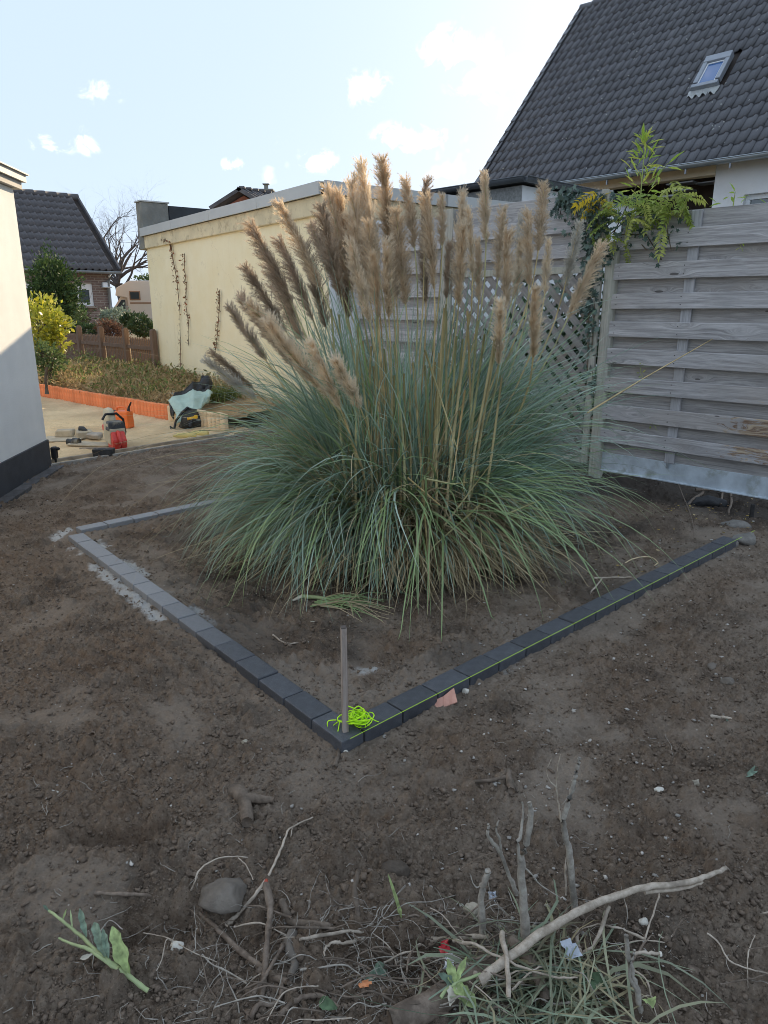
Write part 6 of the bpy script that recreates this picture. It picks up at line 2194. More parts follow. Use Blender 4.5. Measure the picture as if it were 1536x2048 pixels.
m = wood('clay', (.50, .27, .20), (.66, .40, .32))
simple('clay_tile', (.62, .33, .25), .85, .12, 20, .3, 80, dirt=((.20, .14, .11), 12, .6, .6))
shp = thing('clay_shard', 'broken pinkish clay tile piece with ribbed pattern lying outside the right kerb', 'tile shard', on(885, 1405))
sp_ = on(882, 1416)
Msh = frame(sp_ + Vector((0, .0, .0)), Vector((1, -.05, 0)), Vector((0, -.72, .70)))
poly = []
for (u, v) in ((849, 1402), (853, 1416), (884, 1417), (915, 1404), (908, 1375), (887, 1392), (868, 1400)):
    q = Msh.inverted() @ pp(u, v, Msh.translation, Msh.to_3x3().col[2])
    poly.append((q.x, q.y))
area = sum(poly[i][0] * poly[(i + 1) % len(poly)][1] - poly[(i + 1) % len(poly)][0] * poly[i][1] for i in range(len(poly)))
if area < 0:
    poly.reverse()
put('plate', MB().prism(poly, .014, Matrix.Translation((0, 0, -.014))).mesh('plate', bevel=.002), MATS['clay_tile'], shp, Msh)
xs_p = [p[0] for p in poly]
for k in range(1, 5):
    x = min(xs_p) + (max(xs_p) - min(xs_p)) * k / 5
    ys_p = []
    for i in range(len(poly)):
        (xa, ya), (xb_, yb_) = poly[i], poly[(i + 1) % len(poly)]
        if (xa - x) * (xb_ - x) < 0:
            ys_p.append(ya + (yb_ - ya) * (x - xa) / (xb_ - xa))
    if len(ys_p) >= 2 and max(ys_p) - min(ys_p) > .012:
        put('rib', MB().box((x, (min(ys_p) + max(ys_p)) / 2, .001), (.004, max(ys_p) - min(ys_p) - .006, .004)).mesh('rib'), MATS['clay_tile'], shp, Msh)

# ------------------------------------------------------------------ stones that can be told apart
simple('mottled_stone', (.42, .37, .29), .9, .3, 30, .6, 90, dirt=((.10, .08, .06), 30, .5, .8))
simple('muddy_stone', (.17, .145, .12), .9, .25, 14, .6, 50, dirt=((.30, .27, .22), 10, .55, .5))
simple('white_stone', (.62, .58, .50), .8, .15, 20, .4, 70, dirt=((.3, .25, .18), 14, .55, .5))
simple('wet_clod', (.095, .075, .058), .95, .3, 20, .9, 60)
simple('mortar_lump', (.20, .185, .165), .95, .25, 18, .9, 50)


IV3, IF3 = ico(3)


def rock(name, label, u, v, w, d, h, mat, seed, cat='stone', rot=0.0, sink=.3, ang=False):
    rng = np.random.default_rng(seed)
    iv = IV3.copy()
    k = rng.normal(0, 1, (9, 3))
    k /= np.linalg.norm(k, axis=1)[:, None]
    lim = rng.uniform(.52, .84, 9)
    dots = iv @ k.T
    for j in range(9):                            # flat facets cut into a ball
        over = np.maximum(dots[:, j] - lim[j], 0)
        iv = iv - over[:, None] * k[j]
        dots = iv @ k.T
    iv = iv * (1 + .07 * np.sin(iv[:, :1] * 7 + seed) * np.cos(iv[:, 1:2] * 6 + seed * 2) + .05 * np.sin(iv[:, 2:] * 13 + iv[:, :1] * 9) + .02 * rng.normal(0, 1, (len(iv), 1))) * 1.15 * np.array([w / 2, d / 2, h / 2])
    p = on(u, v)
    M = Matrix.Translation(p + Vector((0, 0, h * (.5 - sink)))) @ Matrix.Rotation(rot, 4, 'Z')
    return tag(put(name, npmesh(name, iv, IF3, not ang), MATS[mat], None, M), label=label, cat=cat)


rock('flat_rock', 'large flat muddy rock under a thin white root in the foreground', 447, 1796, .135, .11, .055, 'muddy_stone', 44, rot=-.2, sink=.15)
rock('stone', 'pale mottled lump of mortar behind the horizontal root, beside a green leaf', 797, 1868, .050, .045, .055, 'mottled_stone', 2, sink=.2)
rock('stone', 'pale mottled lump beside the short grey stub, left of the forked branches', 945, 1835, .045, .04, .05, 'mottled_stone', 3, sink=.2)
rock('soil_clod', 'big round clod of soil in the foreground', 787, 1752, .075, .06, .06, 'wet_clod', 4, 'clod', sink=.35)
rock('stone', 'white stone lying on the kerb side of the pink clay shard', 874, 1383, .036, .03, .026, 'white_stone', 5, sink=.2)
rock('stone', 'white stone just right of the pink clay shard', 931, 1386, .028, .024, .026, 'white_stone', 6, sink=.2)
rock('stone', 'tiny white stone at the top tip of the clay shard', 906, 1374, .018, .014, .014, 'white_stone', 7, sink=.2)
rock('stone', 'smooth grey brown pebble alone in the dark soil below the left kerb', 490, 1487, .030, .024, .022, 'mottled_stone', 8, sink=.3)
rock('stone', 'smooth round yellowish pebble in the soil right of the kerb', 1424, 1336, .036, .032, .03, 'muddy_stone', 9, sink=.25)
rock('stone', 'dull brown stone in the soil below the round pebble', 1456, 1369, .055, .045, .04, 'muddy_stone', 10, sink=.3)
rock('stone', 'white pebble lying on soil at the end of the neon string', 755, 1452, .018, .013, .012, 'white_stone', 11, sink=.25)
rock('stone', 'pale stone stuck in the soil just under the stake foot', 690, 1506, .026, .02, .02, 'white_stone', 12, sink=.35)
rock('stone', 'light elongated pebble low at the left of the cut branches', 108, 1588, .032, .02, .018, 'white_stone', 13, sink=.3)
rock('stone', 'white stone in the soil right of the leafy cutting', 352, 1897, .034, .028, .028, 'white_stone', 14, sink=.25)
rock('stone', 'grey lump of mortar above the leafy cutting', 226, 1852, .040, .034, .05, 'mortar_lump', 15, sink=.25)
rock('stone', 'yellowish pebble beside the thin straw at the right', 1287, 1846, .022, .018, .018, 'white_stone', 16, sink=.25)
rock('stone', 'pale chip of stone between the roots near the flat rock', 410, 1830, .026, .018, .014, 'clay_tile', 17, sink=.25)
rock('stone', 'speckled flint standing up in the soil at the right, near white chips', 1391, 1571, .030, .018, .034, 'mottled_stone', 18, sink=.3)
rock('stone', 'broken pale flint lying in front of white chips at the right', 1318, 1582, .030, .02, .018, 'white_stone', 19, sink=.3)
rock('concrete_lump', 'grey concrete lump at the far end of the right kerb', 1488, 1085, .20, .15, .12, 'mortar_lump', 20, 'concrete lump', ang=True, sink=.45)
rock('concrete_lump', 'smaller grey concrete lump leaning on the end of the right kerb', 1462, 1092, .085, .07, .07, 'mortar_lump', 21, 'concrete lump', ang=True, sink=.35)
rock('concrete_lump', 'grey sandy lump behind the end of the right kerb', 1470, 1052, .22, .12, .09, 'mortar_lump', 22, 'concrete lump', ang=True, sink=.5)
rock('soil_clod', 'black damp heap of soil under the metal strip of the fence', 1412, 1010, .36, .20, .12, 'block_dark', 23, 'soil heap', sink=.4)  # black for the deep shadow under the fence, put into the colour

# ------------------------------------------------------------------ roots, sticks and cuttings in the foreground
def barky(name, dark, light, scale=(40, 40, 40)):
    m, gg, b, o = material(name)
    t = gg.n('ShaderNodeTexCoord')
    n1 = gg.noise(gg.vmath('MULTIPLY', t.outputs['Object'], scale), 1.0, 6, .7)
    n2 = gg.noise(t.outputs['Object'], 14, 4, .6)
    c = gg.mix(gg.ramp(n1, .3, .7), dark, light)
    c = gg.mix(gg.math('MULTIPLY', gg.ramp(n2, .5, .7), .7), c, tuple(k * .55 for k in dark))
    gg.set(b, 'Base Color', c)
    b.inputs['Roughness'].default_value = .85
    gg.set(b, 'Normal', gg.n('ShaderNodeBump', i={'Strength': .6, 'Distance': .004, 'Height': n1}))
    return m


barky('pale_bark', (.32, .26, .20), (.54, .46, .37))
barky('grey_bark', (.25, .22, .185), (.44, .40, .34))
barky('root_bark', (.12, .090, .068), (.25, .195, .15))
barky('earthy_root', (.105, .080, .060), (.20, .155, .118))
simple('cut_red', (.55, .10, .06), .7, .2, 40)
simple('cut_wood', (.62, .48, .30), .8, .15, 40)


def crv(pts, n=5):
    P_ = [Vector(p) for p in pts]
    o_ = []
    for i in range(len(P_) - 1):
        p0, p1, p2, p3 = P_[max(i - 1, 0)], P_[i], P_[i + 1], P_[min(i + 2, len(P_) - 1)]
        for j in range(n):
            t = j / n
            o_.append(.5 * ((2 * p1) + (p2 - p0) * t + (2 * p0 - 5 * p1 + 4 * p2 - p3) * t * t + (3 * p1 - p0 - 3 * p2 + p3) * t ** 3))
    o_.append(P_[-1])
    return o_


def rad(px, p):
    """half thickness in metres of something px photo pixels wide at point p"""
    f = (p - EYE).dot(Vector((0, math.cos(PITCH), -math.sin(PITCH))))
    return px / 2 * f / FPX


def limb(mb, pts, w0, w1, wob=.12, seed=0, sides=7, side_px=0):
    rnd = random.Random(seed)
    P_ = crv(pts, 5)
    r0, r1 = rad(w0, P_[0]), rad(w1, P_[-1])
    n = len(P_)
    wob = min(wob, 1.1 / w0)
    rs = [(r0 + (r1 - r0) * k / (n - 1)) * (1 + rnd.gauss(0, wob)) for k in range(n)]
    P_ = [p + Vector((rnd.gauss(0, 1), rnd.gauss(0, 1), rnd.gauss(0, 1))) * r0 * min(.2, 1.6 / w0) for p in P_]
    mb.tube(P_, rs, sides)
    return mb


def lying(px, z=.006, dz=None):
    """photo pixels -> points lying on the soil (z above it)"""
    return [on(u, v, 0) + Vector((0, 0, (z if dz is None else dz[k]))) for k, (u, v) in enumerate(px)]


def lift(u, v, h):
    p = on(u, v)
    return gp(u, v, p.z + h)


def standing(px, lean=0.0):
    """first pixel on the soil, the rest straight above it at (almost) the same distance"""
    b = on(*px[0])
    return [b + Vector((0, 0, -.02))] + [dp(u, v, b.y + lean * (k + 1)) for k, (u, v) in enumerate(px[1:])]


# the long pale branch
pl = thing('pale_branch', 'long pale smooth branch lying slantwise across the foreground heap', 'branch', on(1100, 1900))
pts = [lift(u, v, h) for u, v, h in ((960, 1962, .05), (1005, 1925, .07), (1080, 1868, .09), (1150, 1826, .09), (1220, 1796, .08), (1290, 1775, .07), (1370, 1766, .055), (1415, 1752, .045), (1452, 1737, .035))]
P1 = pts[0]
put('wood', limb(MB(), pts, 21, 8, .05, 1, 10).mesh('wood', True), MATS['pale_bark'], pl)
put('splinter', limb(MB(), [pts[5] + Vector((.0, 0, -.012)), pts[6] + Vector((0, .0, -.016)), pts[7] + Vector((-.02, -.02, .0))], 10, 5, .1, 2, 6).mesh('splinter', True), MATS['pale_bark'], pl)
put('side_root', limb(MB(), [P1, on(960, 1925, .04), dp(985, 1905, P1.y + .05)] if False else [P1 + Vector((.01, 0, 0)), on(930, 1948, .02), on(890, 1945, .015)], 16, 5, .1, 3, 7).mesh('side_root', True), MATS['pale_bark'], pl)
# upright stubs
st_ = thing('forked_stub', 'upright grey weathered stem with broken forked top behind the pale branch', 'stub', on(1056, 1905))
b_pts = standing([(1056, 1908), (1050, 1850), (1046, 1790), (1042, 1730), (1058, 1660), (1062, 1625), (1058, 1605)])
put('stem', limb(MB(), b_pts, 20, 9, .12, 4, 8).mesh('stem', True), MATS['grey_bark'], st_)
q = b_pts[3]
put('twig', limb(MB(), [q, dp(1036, 1690, q.y - .02), dp(1044, 1650, q.y), dp(1046, 1605, q.y + .01)], 9, 4, .15, 5).mesh('twig', True), MATS['grey_bark'], st_)
put('twig', limb(MB(), [q, dp(1060, 1745, q.y), dp(1082, 1770, q.y + .02), dp(1120, 1795, q.y + .03)], 4, 2, .15, 6, 5).mesh('twig', True), MATS['grey_bark'], st_)
st_ = thing('tall_stub', 'tallest bare upright stem with a thin twig, behind the pale branch', 'stub', on(1150, 1818))
b_pts = standing([(1152, 1822), (1143, 1760), (1138, 1700), (1128, 1660), (1130, 1630), (1146, 1575), (1152, 1545), (1160, 1514)])
put('stem', limb(MB(), b_pts, 15, 8, .10, 7, 8).mesh('stem', True), MATS['grey_bark'], st_)
q = b_pts[3]
put('twig', limb(MB(), [q, dp(1120, 1630, q.y), dp(1116, 1600, q.y), dp(1113, 1560, q.y), dp(1121, 1510, q.y)], 5, 2, .15, 8, 5).mesh('twig', True), MATS['pale_bark'], st_)
put('twig', limb(MB(), [dp(1114, 1575, q.y), dp(1098, 1560, q.y), dp(1094, 1540, q.y), dp(1104, 1515, q.y)], 3, 1.5, .15, 9, 5).mesh('twig', True), MATS['pale_bark'], st_)
put('twig', limb(MB(), [b_pts[2], dp(1131, 1735, q.y), dp(1132, 1790, q.y - .01)], 6, 4, .15, 19, 5).mesh('twig', True), MATS['pale_bark'], st_)
st_ = thing('leaning_fork', 'leaning bare forked stem left of the forked upright stub', 'stub', on(1046, 1800))
y_ = on(1056, 1908).y
put('stem', limb(MB(), [dp(1034, 1790, y_ + .03), dp(1020, 1755, y_ + .03), dp(1000, 1705, y_ + .02), dp(978, 1675, y_), dp(977, 1648, y_)], 10, 6, .12, 10).mesh('stem', True), MATS['grey_bark'], st_)
put('twig', limb(MB(), [dp(1002, 1705, y_ + .02), dp(1000, 1680, y_ + .01), dp(992, 1660, y_), dp(998, 1640, y_)], 6, 3, .15, 11).mesh('twig', True), MATS['grey_bark'], st_)
put('twig', limb(MB(), [dp(998, 1702, y_ + .02), dp(960, 1715, y_), dp(920, 1740, y_ + .03)], 3, 1.5, .15, 12, 5).mesh('twig', True), MATS['root_bark'], st_)
st_ = thing('short_stub', 'short grey upright stub with a torn top beside the mottled lump', 'stub', on(966, 1880))
b_pts = standing([(966, 1884), (964, 1840), (962, 1800), (968, 1765), (976, 1742)])
put('stem', limb(MB(), b_pts, 15, 12, .12, 13, 8).mesh('stem', True), MATS['grey_bark'], st_)
put('twig', limb(MB(), [b_pts[3], dp(952, 1775, b_pts[3].y), dp(940, 1748, b_pts[3].y)], 4, 2, .15, 14, 5).mesh('twig', True), MATS['grey_bark'], st_)
st_ = thing('split_stub', 'upright split grey stem with a cross twig at the right of the heap', 'stub', on(1285, 2030))
b_pts = standing([(1288, 2034), (1276, 1990), (1264, 1945), (1256, 1910), (1253, 1872)])
put('stem', limb(MB(), b_pts, 13, 9, .12, 15, 8).mesh('stem', True), MATS['grey_bark'], st_)
put('twig', limb(MB(), [dp(1266, 1906, b_pts[3].y), dp(1290, 1905, b_pts[3].y), dp(1320, 1908, b_pts[3].y)], 7, 6, .1, 16, 6).mesh('twig', True), MATS['pale_bark'], st_)
put('cut_end', MB().tube([dp(1319, 1908, b_pts[3].y), dp(1323, 1908, b_pts[3].y)], .005, 8).mesh('cut_end'), MATS['white_stone'], st_)
put('cleft', limb(MB(), [b_pts[1], dp(1260, 1950, b_pts[1].y - .01), dp(1268, 1900, b_pts[1].y - .01)], 8, 5, .12, 17, 6).mesh('cleft', True), MATS['grey_bark'], st_)


def root(name, label, px, w0, w1, mat='root_bark', z=.006, seed=1, cat='root', dz=None, extra=(), wob=.12, sides=7):
    r = thing(name, label, cat, on(*px[0]))
    put('stem', limb(MB(), lying(px, z, dz), w0, w1, wob, seed, sides).mesh('stem', True), MATS[mat], r)
    for k, (pe, e0, e1) in enumerate(extra):
        put('branch', limb(MB(), lying(pe, z), e0, e1, .15, seed + 30 + k, 6).mesh('branch', True), MATS[mat], r)
    return r


root('curved_root', 'long dark curved root running from the left down to the red tipped root', [(190, 1794), (250, 1797), (300, 1799), (350, 1810), (400, 1835), (440, 1872), (480, 1910), (530, 1945)], 7, 12, 'root_bark', .014, 21)
root('pale_root', 'long thin pale root reaching up slantwise beside the flat rock', [(452, 1862), (480, 1838), (515, 1795), (545, 1750), (565, 1705), (580, 1670), (625, 1646)], 9, 3, 'pale_bark', .02, 22, extra=(([(515, 1795), (540, 1785)], 3, 1), ([(585, 1668), (582, 1685)], 3, 1)))
root('white_root', 'thin white arched root lying over the flat rock', [(382, 1818), (392, 1795), (402, 1770), (430, 1750), (460, 1743), (498, 1744)], 4, 2.5, 'pale_bark', .05, 23, extra=(([(478, 1745), (495, 1762), (508, 1790)], 3, 2),))
rr = root('red_tipped_root', 'upright brown root stub with a red torn tip', [(522, 2010), (530, 1960), (534, 1920), (540, 1880), (542, 1850), (534, 1803)], 11, 15, 'root_bark', .02, 24, dz=[.005, .02, .04, .05, .055, .06])
p = on(534, 1803, .06)
put('torn_tip', MB().tube([p + Vector((0, -.004, -.004)), p + Vector((0, .008, .006))], [rad(12, p), rad(5, p)], 8).mesh('torn_tip', True), MATS['cut_red'], rr)
root('bent_root', 'short thick bent root with a pale cut end, right of the red tipped root', [(563, 1808), (572, 1832), (585, 1852), (610, 1854), (640, 1856), (663, 1864)], 15, 13, 'earthy_root', .012, 25)
root('branching_root', 'pale root lying level across the soil with a second arm below', [(600, 1898), (650, 1889), (700, 1881), (745, 1884), (790, 1893), (850, 1898), (920, 1894), (978, 1892)], 6, 11, 'pale_bark', .03, 26,
     extra=(([(748, 1888), (720, 1898), (688, 1906), (668, 1904), (652, 1916), (648, 1932)], 9, 4),))
root('knobbly_root', 'thick earth coloured root stump shaped like a Y in the soil', [(468, 1588), (484, 1602), (492, 1625), (495, 1655)], 30, 24, 'earthy_root', .018, 27, wob=.06, sides=10, extra=(([(488, 1606), (515, 1608), (548, 1610)], 24, 13),))
root('small_root', 'small dark root stump with a long arm, above the foreground heap', [(1022, 1590), (1018, 1568), (1015, 1548)], 16, 12, 'earthy_root', .014, 28, extra=(([(1012, 1562), (980, 1568), (932, 1573)], 9, 5), ([(1018, 1556), (1000, 1545), (988, 1538)], 6, 3), ([(1024, 1575), (1036, 1590)], 8, 4)))
root('stake_root', 'dark root pointing down from the foot of the stake', [(682, 1486), (677, 1510), (668, 1540)], 8, 10, 'earthy_root', .008, 29)
root('standing_root', 'short thick root standing upright in the soil left of the green leaf', [(712, 1856), (714, 1835), (710, 1808), (716, 1778)], 13, 9, 'earthy_root', .01, 31, dz=[.0, .025, .045, .06])
root('looped_root', 'dark root curving like a hook at the lower left of the heap', [(500, 2046), (520, 2015), (545, 2018), (562, 2000), (565, 1968)], 11, 9, 'root_bark', .012, 32)
root('straight_root', 'straight brown root leaning across the looped root', [(505, 2012), (530, 1975), (556, 1930), (568, 1905)], 9, 8, 'root_bark', .03, 33)
root('thick_root', 'dark thick root piece lying below the red tipped root', [(520, 1948), (545, 1960), (575, 1972)], 18, 12, 'root_bark', .012, 34)
root('winding_root', 'winding dark root along the bottom edge of the picture', [(560, 2046), (590, 2015), (625, 2005), (650, 2010), (680, 2030)], 12, 9, 'root_bark', .02, 35)
root('straw_stalk', 'thin pale straw standing up at the right of the heap', [(1283, 1896), (1300, 1855), (1316, 1806)], 4, 3, 'pale_bark', .01, 36, 'stalk', dz=[.0, .02, .03])
root('curved_twig', 'small pale curved root lying on the soil at the right', [(1317, 1874), (1332, 1882), (1348, 1872)], 5, 3, 'pale_bark', .006, 37, 'twig')
root('forked_rootlet', 'thin branching pale root at the right edge of the foreground', [(1412, 1876), (1436, 1896), (1456, 1930), (1490, 1946), (1536, 1958)], 4, 3, 'pale_bark', .015, 38, extra=(([(1493, 1946), (1495, 1915), (1508, 1880)], 3, 2), ([(1493, 1946), (1494, 1985)], 2, 1)))
root('brown_twig', 'bent brown twig with torn end lying in front of the cut leaves', [(1000, 1925), (1010, 1985), (1015, 2046)], 11, 9, 'pale_bark', .06, 39, 'twig', dz=[.09, .09, .07])
root('mossy_root', 'thick short brown root end lying across the cut leaves', [(1020, 1905), (1050, 1940), (1075, 1985), (1090, 2030)], 26, 22, 'root_bark', .04, 40, wob=.08, sides=10)
root('thin_branch', 'thin wavy pale root running right over the cut leaves', [(905, 1930), (950, 1940), (985, 1960), (1040, 1985), (1100, 2005), (1150, 2008)], 7, 3, 'pale_bark', .075, 41)
root('split_root', 'pale forked root bending up behind the cut leaves', [(1165, 1918), (1185, 1912), (1200, 1888), (1214, 1858)], 7, 8, 'pale_bark', .02, 42, dz=[.02, .03, .05, .07], extra=(([(1162, 1925), (1152, 1890), (1155, 1870)], 10, 6),))
root('log', 'thick dark rotting branch end coming in from the bottom edge', [(1000, 1932), (950, 1965), (890, 2002), (820, 2040), (780, 2062)], 48, 60, 'root_bark', .012, 43, 'branch', wob=.07, sides=12)
root('stick', 'short pale stick lying on the bare soil right of the kerb', [(1420, 1436), (1442, 1437), (1462, 1440)], 8, 6, 'pale_bark', .006, 44, 'stick')
root('dark_stub', 'pale short root stub beside the red tipped root', [(585, 1870), (578, 1900), (590, 1930), (580, 1965)], 22, 14, 'muddy_stone', .01, 45)
root('twig', 'dry split twig lying inside the bed near the left kerb', [(545, 1272), (570, 1288), (600, 1288)], 4, 3, 'pale_bark', .006, 46, 'twig', extra=(([(560, 1280), (574, 1277)], 4, 3),))
root('twig', 'pale straw lying across the end of the bed close to the right kerb', [(1186, 1160), (1225, 1159), (1262, 1158)], 4, 3, 'pale_bark', .012, 47, 'twig', extra=(([(1204, 1160), (1180, 1190)], 4, 3),))
root('orange_root', 'thin orange brown bent root lying in the bed near the right kerb', [(1240, 1135), (1270, 1120), (1300, 1118), (1315, 1128), (1308, 1135)], 3, 2, 'cut_wood', .012, 48)
for (u0, v0, u1, v1, u2, v2, lb_) in ((1405, 990, 1380, 1010, 1350, 1040, 'thick root under the fence, leaning left'), (1390, 985, 1440, 988, 1440, 1015, 'root arched under the metal strip of the fence'), (1460, 990, 1462, 1010, 1456, 1035, 'thin root standing under the fence near its corner')):
    root('fence_root', lb_, [(u0, v0), (u1, v1), (u2, v2)], 6, 4, 'root_bark', .03, u0)
root('hanging_tendril', 'long thin tendril hanging from the fence foot into the bed', [(1352, 965), (1370, 1010), (1384, 1050), (1387, 1085)], 2.5, 1.5, 'root_bark', .03, 50, 'tendril')

# fine root hair and fibres: nobody could count them
rng = np.random.default_rng(99)
mb = MB()
rnd = random.Random(99)
for k in range(760):
    big_ = rnd.random()
    if big_ < .72:
        u, v = rnd.gauss(780, 260), rnd.uniform(1810, 2046)
    else:
        u, v = rnd.uniform(40, 1500), rnd.uniform(1480, 2040)
    if not (-20 < u < 1556):
        continue
    p = on(u, v, .004)
    a = rnd.uniform(0, 6.28)
    L = rnd.uniform(.03, .13) * (1 if big_ < .72 else .7)
    P_ = [p]
    d = Vector((math.cos(a), math.sin(a), rnd.uniform(.0, .4)))
    for j in range(5):
        d = (d + Vector((rnd.gauss(0, .35), rnd.gauss(0, .35), rnd.gauss(-.08, .22)))).normalized()
        q = P_[-1] + d * L / 5
        g_ = .003
        P_.append(q)
    mb.tube(P_, [rnd.uniform(.0006, .0015)] * 3 + [.0008, .0006, .0004], 4, cap=False)
put('root_fibres', mb.mesh('root_fibres'), MATS['grey_bark'], kind='stuff')

tang = thing('root_tangle', 'tangle of many thin pale roots and twigs lying over the foreground heap', 'roots', on(820, 1960))
rnd = random.Random(123)
for k in range(120):
    u, v = rnd.gauss(860, 250), rnd.uniform(1850, 2052)
    a = rnd.gauss(0, .55) + (math.pi if rnd.random() < .5 else 0)
    Lp = rnd.uniform(60, 190)
    px_ = []
    w_ = a
    for j in range(4):
        px_.append((min(1540, max(-10, u)), min(2060, v)))
        w_ += rnd.gauss(0, .22)
        u, v = u + Lp / 3 * math.cos(w_), v - Lp / 3 * math.sin(w_) * .7
    z0 = rnd.uniform(.006, .05)
    put('rootlet', limb(MB(), lying(px_, 0, [z0, z0 + rnd.uniform(-.01, .03), z0 + rnd.uniform(-.01, .03), max(.004, z0 - .02)]), rnd.uniform(2, 6), rnd.uniform(1, 3), .15, k, 6).mesh('rootlet', True), MATS[rnd.choice(('pale_bark', 'root_bark', 'grey_bark', 'root_bark', 'earthy_root', 'earthy_root'))], tang)

# heap of cut grass and leaves at the bottom edge
foliage('cut_leaf', [(.13, .19, .12), (.26, .34, .25), (.40, .33, .20), (.30, .37, .25), (.22, .19, .12)], .5, .3, .3)
c0 = on(1085, 1985)
rng = np.random.default_rng(6)
n, S = 250, 5
a = rng.normal(math.radians(205), .95, n)
Ln = rng.uniform(.14, .40, n)
bx = c0.x + rng.normal(.0, .11, n) + .0
by = c0.y + rng.normal(-.02, .075, n)
zb_ = np.array([zg(x, y) for x, y in zip(bx, by)]) + rng.uniform(.005, .07, n)
s = np.linspace(-.5, .5, S + 1)
cur = rng.normal(0, .7, n)
P = np.stack([bx[:, None] + np.cos(a[:, None] + cur[:, None] * s[None]) * Ln[:, None] * s[None], by[:, None] + np.sin(a[:, None] + cur[:, None] * s[None]) * Ln[:, None] * s[None],
              zb_[:, None] - .22 * Ln[:, None] * s[None] ** 2 * 2 + rng.normal(0, .06, n)[:, None] * s[None]], -1)
sd = np.stack([-np.sin(a), np.cos(a), rng.normal(0, .5, n)], -1)[:, None, :]
w = rng.uniform(.0012, .0036, n)[:, None, None] * (1 - (2 * np.abs(s)) ** 3 * .8)[None, :, None]
V = np.stack([P - sd * w, P + sd * w], 2).reshape(-1, 3)
i = (np.arange(n) * (S + 1) * 2)[:, None] + np.arange(S)[None] * 2
F = np.stack([i, i + 1, i + 3, i + 2], -1).reshape(-1, 4)
put('grass_cuttings', npmesh('grass_cuttings', V, F, True), MATS['cut_leaf'], kind='stuff')

foliage('leaf_light', [(.33, .40, .17), tuple(k * .72 for k in (.33, .40, .17)), tuple(k * 1.2 for k in (.33, .40, .17))], .6, .3, .45, spec=.25, nscale=55, objvar=1)
foliage('leaf_green', [(.11, .17, .09), tuple(k * .72 for k in (.11, .17, .09)), tuple(k * 1.2 for k in (.11, .17, .09))], .6, .3, .45, spec=.25, nscale=55, objvar=1)
foliage('leaf_grey', [(.19, .26, .19), tuple(k * .72 for k in (.19, .26, .19)), tuple(k * 1.2 for k in (.19, .26, .19))], .6, .3, .45, spec=.25, nscale=55, objvar=1)
simple('stalk_green', (.34, .40, .20), .5, .2, 20)
simple('leaf_dry', (.55, .50, .40), .7, .2, 20)


def broad_leaf(L, w, fold=.25, curl=.3, n=7, jag=0.0, seed=0):
    rnd = random.Random(seed)
    mb = MB()
    w = w * .72
    vs, fs = [], []
    for k in range(n + 1):
        s = k / n
        ww = w * math.sin(math.pi * min(1, s * .94 + .04)) ** .8 * (1 + jag * rnd.uniform(-1, 1))
        z = -curl * L * s * s + rnd.gauss(0, .05) * w
        vs += [(L * s, -ww / 2, z + ww * fold), (L * s, 0, z), (L * s, ww / 2, z + ww * fold * .9)]
    for k in range(n):
        i = 3 * k
        fs += [(i, i + 1, i + 4, i + 3), (i + 1, i + 2, i + 5, i + 4)]
    return mb.add(vs, fs).mesh('leaf', True)


def leaf_at(parent, name, p0, p1, w, mat, up=(0, 0, 1), fold=.25, curl=.15, seed=0, roll=0.0, **kw):
    d = p1 - p0
    L = d.length
    M = frame(p0, d, Vector(up)) @ Matrix.Rotation(roll, 4, 'X')
    return put(name, broad_leaf(L, w, fold * 1.6, curl + .12, 9, .28, seed), MATS[mat], parent, M, **kw)


# leafy cutting at the lower left
cut = thing('leafy_cutting', 'cut green shoot with torn leaves lying on the soil at the lower left', 'cutting', on(200, 1930))
main = [on(103, 1853, .05), on(130, 1877, .055), on(165, 1903, .05), on(205, 1938, .045), on(250, 1965, .03), on(298, 1990, .012)]
put('stem', limb(MB(), main, 5, 10, .05, 61, 8).mesh('stem', True), MATS['stalk_green'], cut)
put('side_shoot', limb(MB(), [on(122, 1903, .04), on(150, 1918, .045), on(190, 1932, .045), on(215, 1944, .045)], 4, 9, .05, 62, 7).mesh('side_shoot', True), MATS['stalk_green'], cut)
put('side_shoot', limb(MB(), [on(180, 1928, .045), on(205, 1945, .045), on(240, 1962, .035)], 6, 9, .05, 63, 7).mesh('side_shoot', True), MATS['stalk_green'], cut)
for (ua, va, za, ub, vb, zb2, w, mt, sd_) in ((178, 1908, .05, 165, 1866, .085, .020, 'leaf_grey', 1), (215, 1948, .05, 192, 1900, .10, .030, 'leaf_grey', 2), (222, 1950, .05, 212, 1912, .09, .02, 'leaf_grey', 3),
                                             (258, 1968, .03, 232, 1920, .10, .042, 'leaf_light', 4), (262, 1972, .03, 240, 1925, .06, .022, 'leaf_light', 5), (190, 1934, .04, 160, 1940, .03, .014, 'leaf_dry', 6),
                                             (240, 1966, .02, 228, 1974, .0, .018, 'leaf_dry', 7), (130, 1877, .055, 140, 1862, .07, .007, 'leaf_light', 8), (103, 1853, .05, 92, 1848, .06, .010, 'leaf_grey', 9), (150, 1893, .05, 148, 1870, .08, .006, 'stalk_green', 10)):
    leaf_at(cut, 'leaf', on(ua, va, za), on(ub, vb, zb2), w, mt, (.3, -.7, .6), .25, .05, sd_)
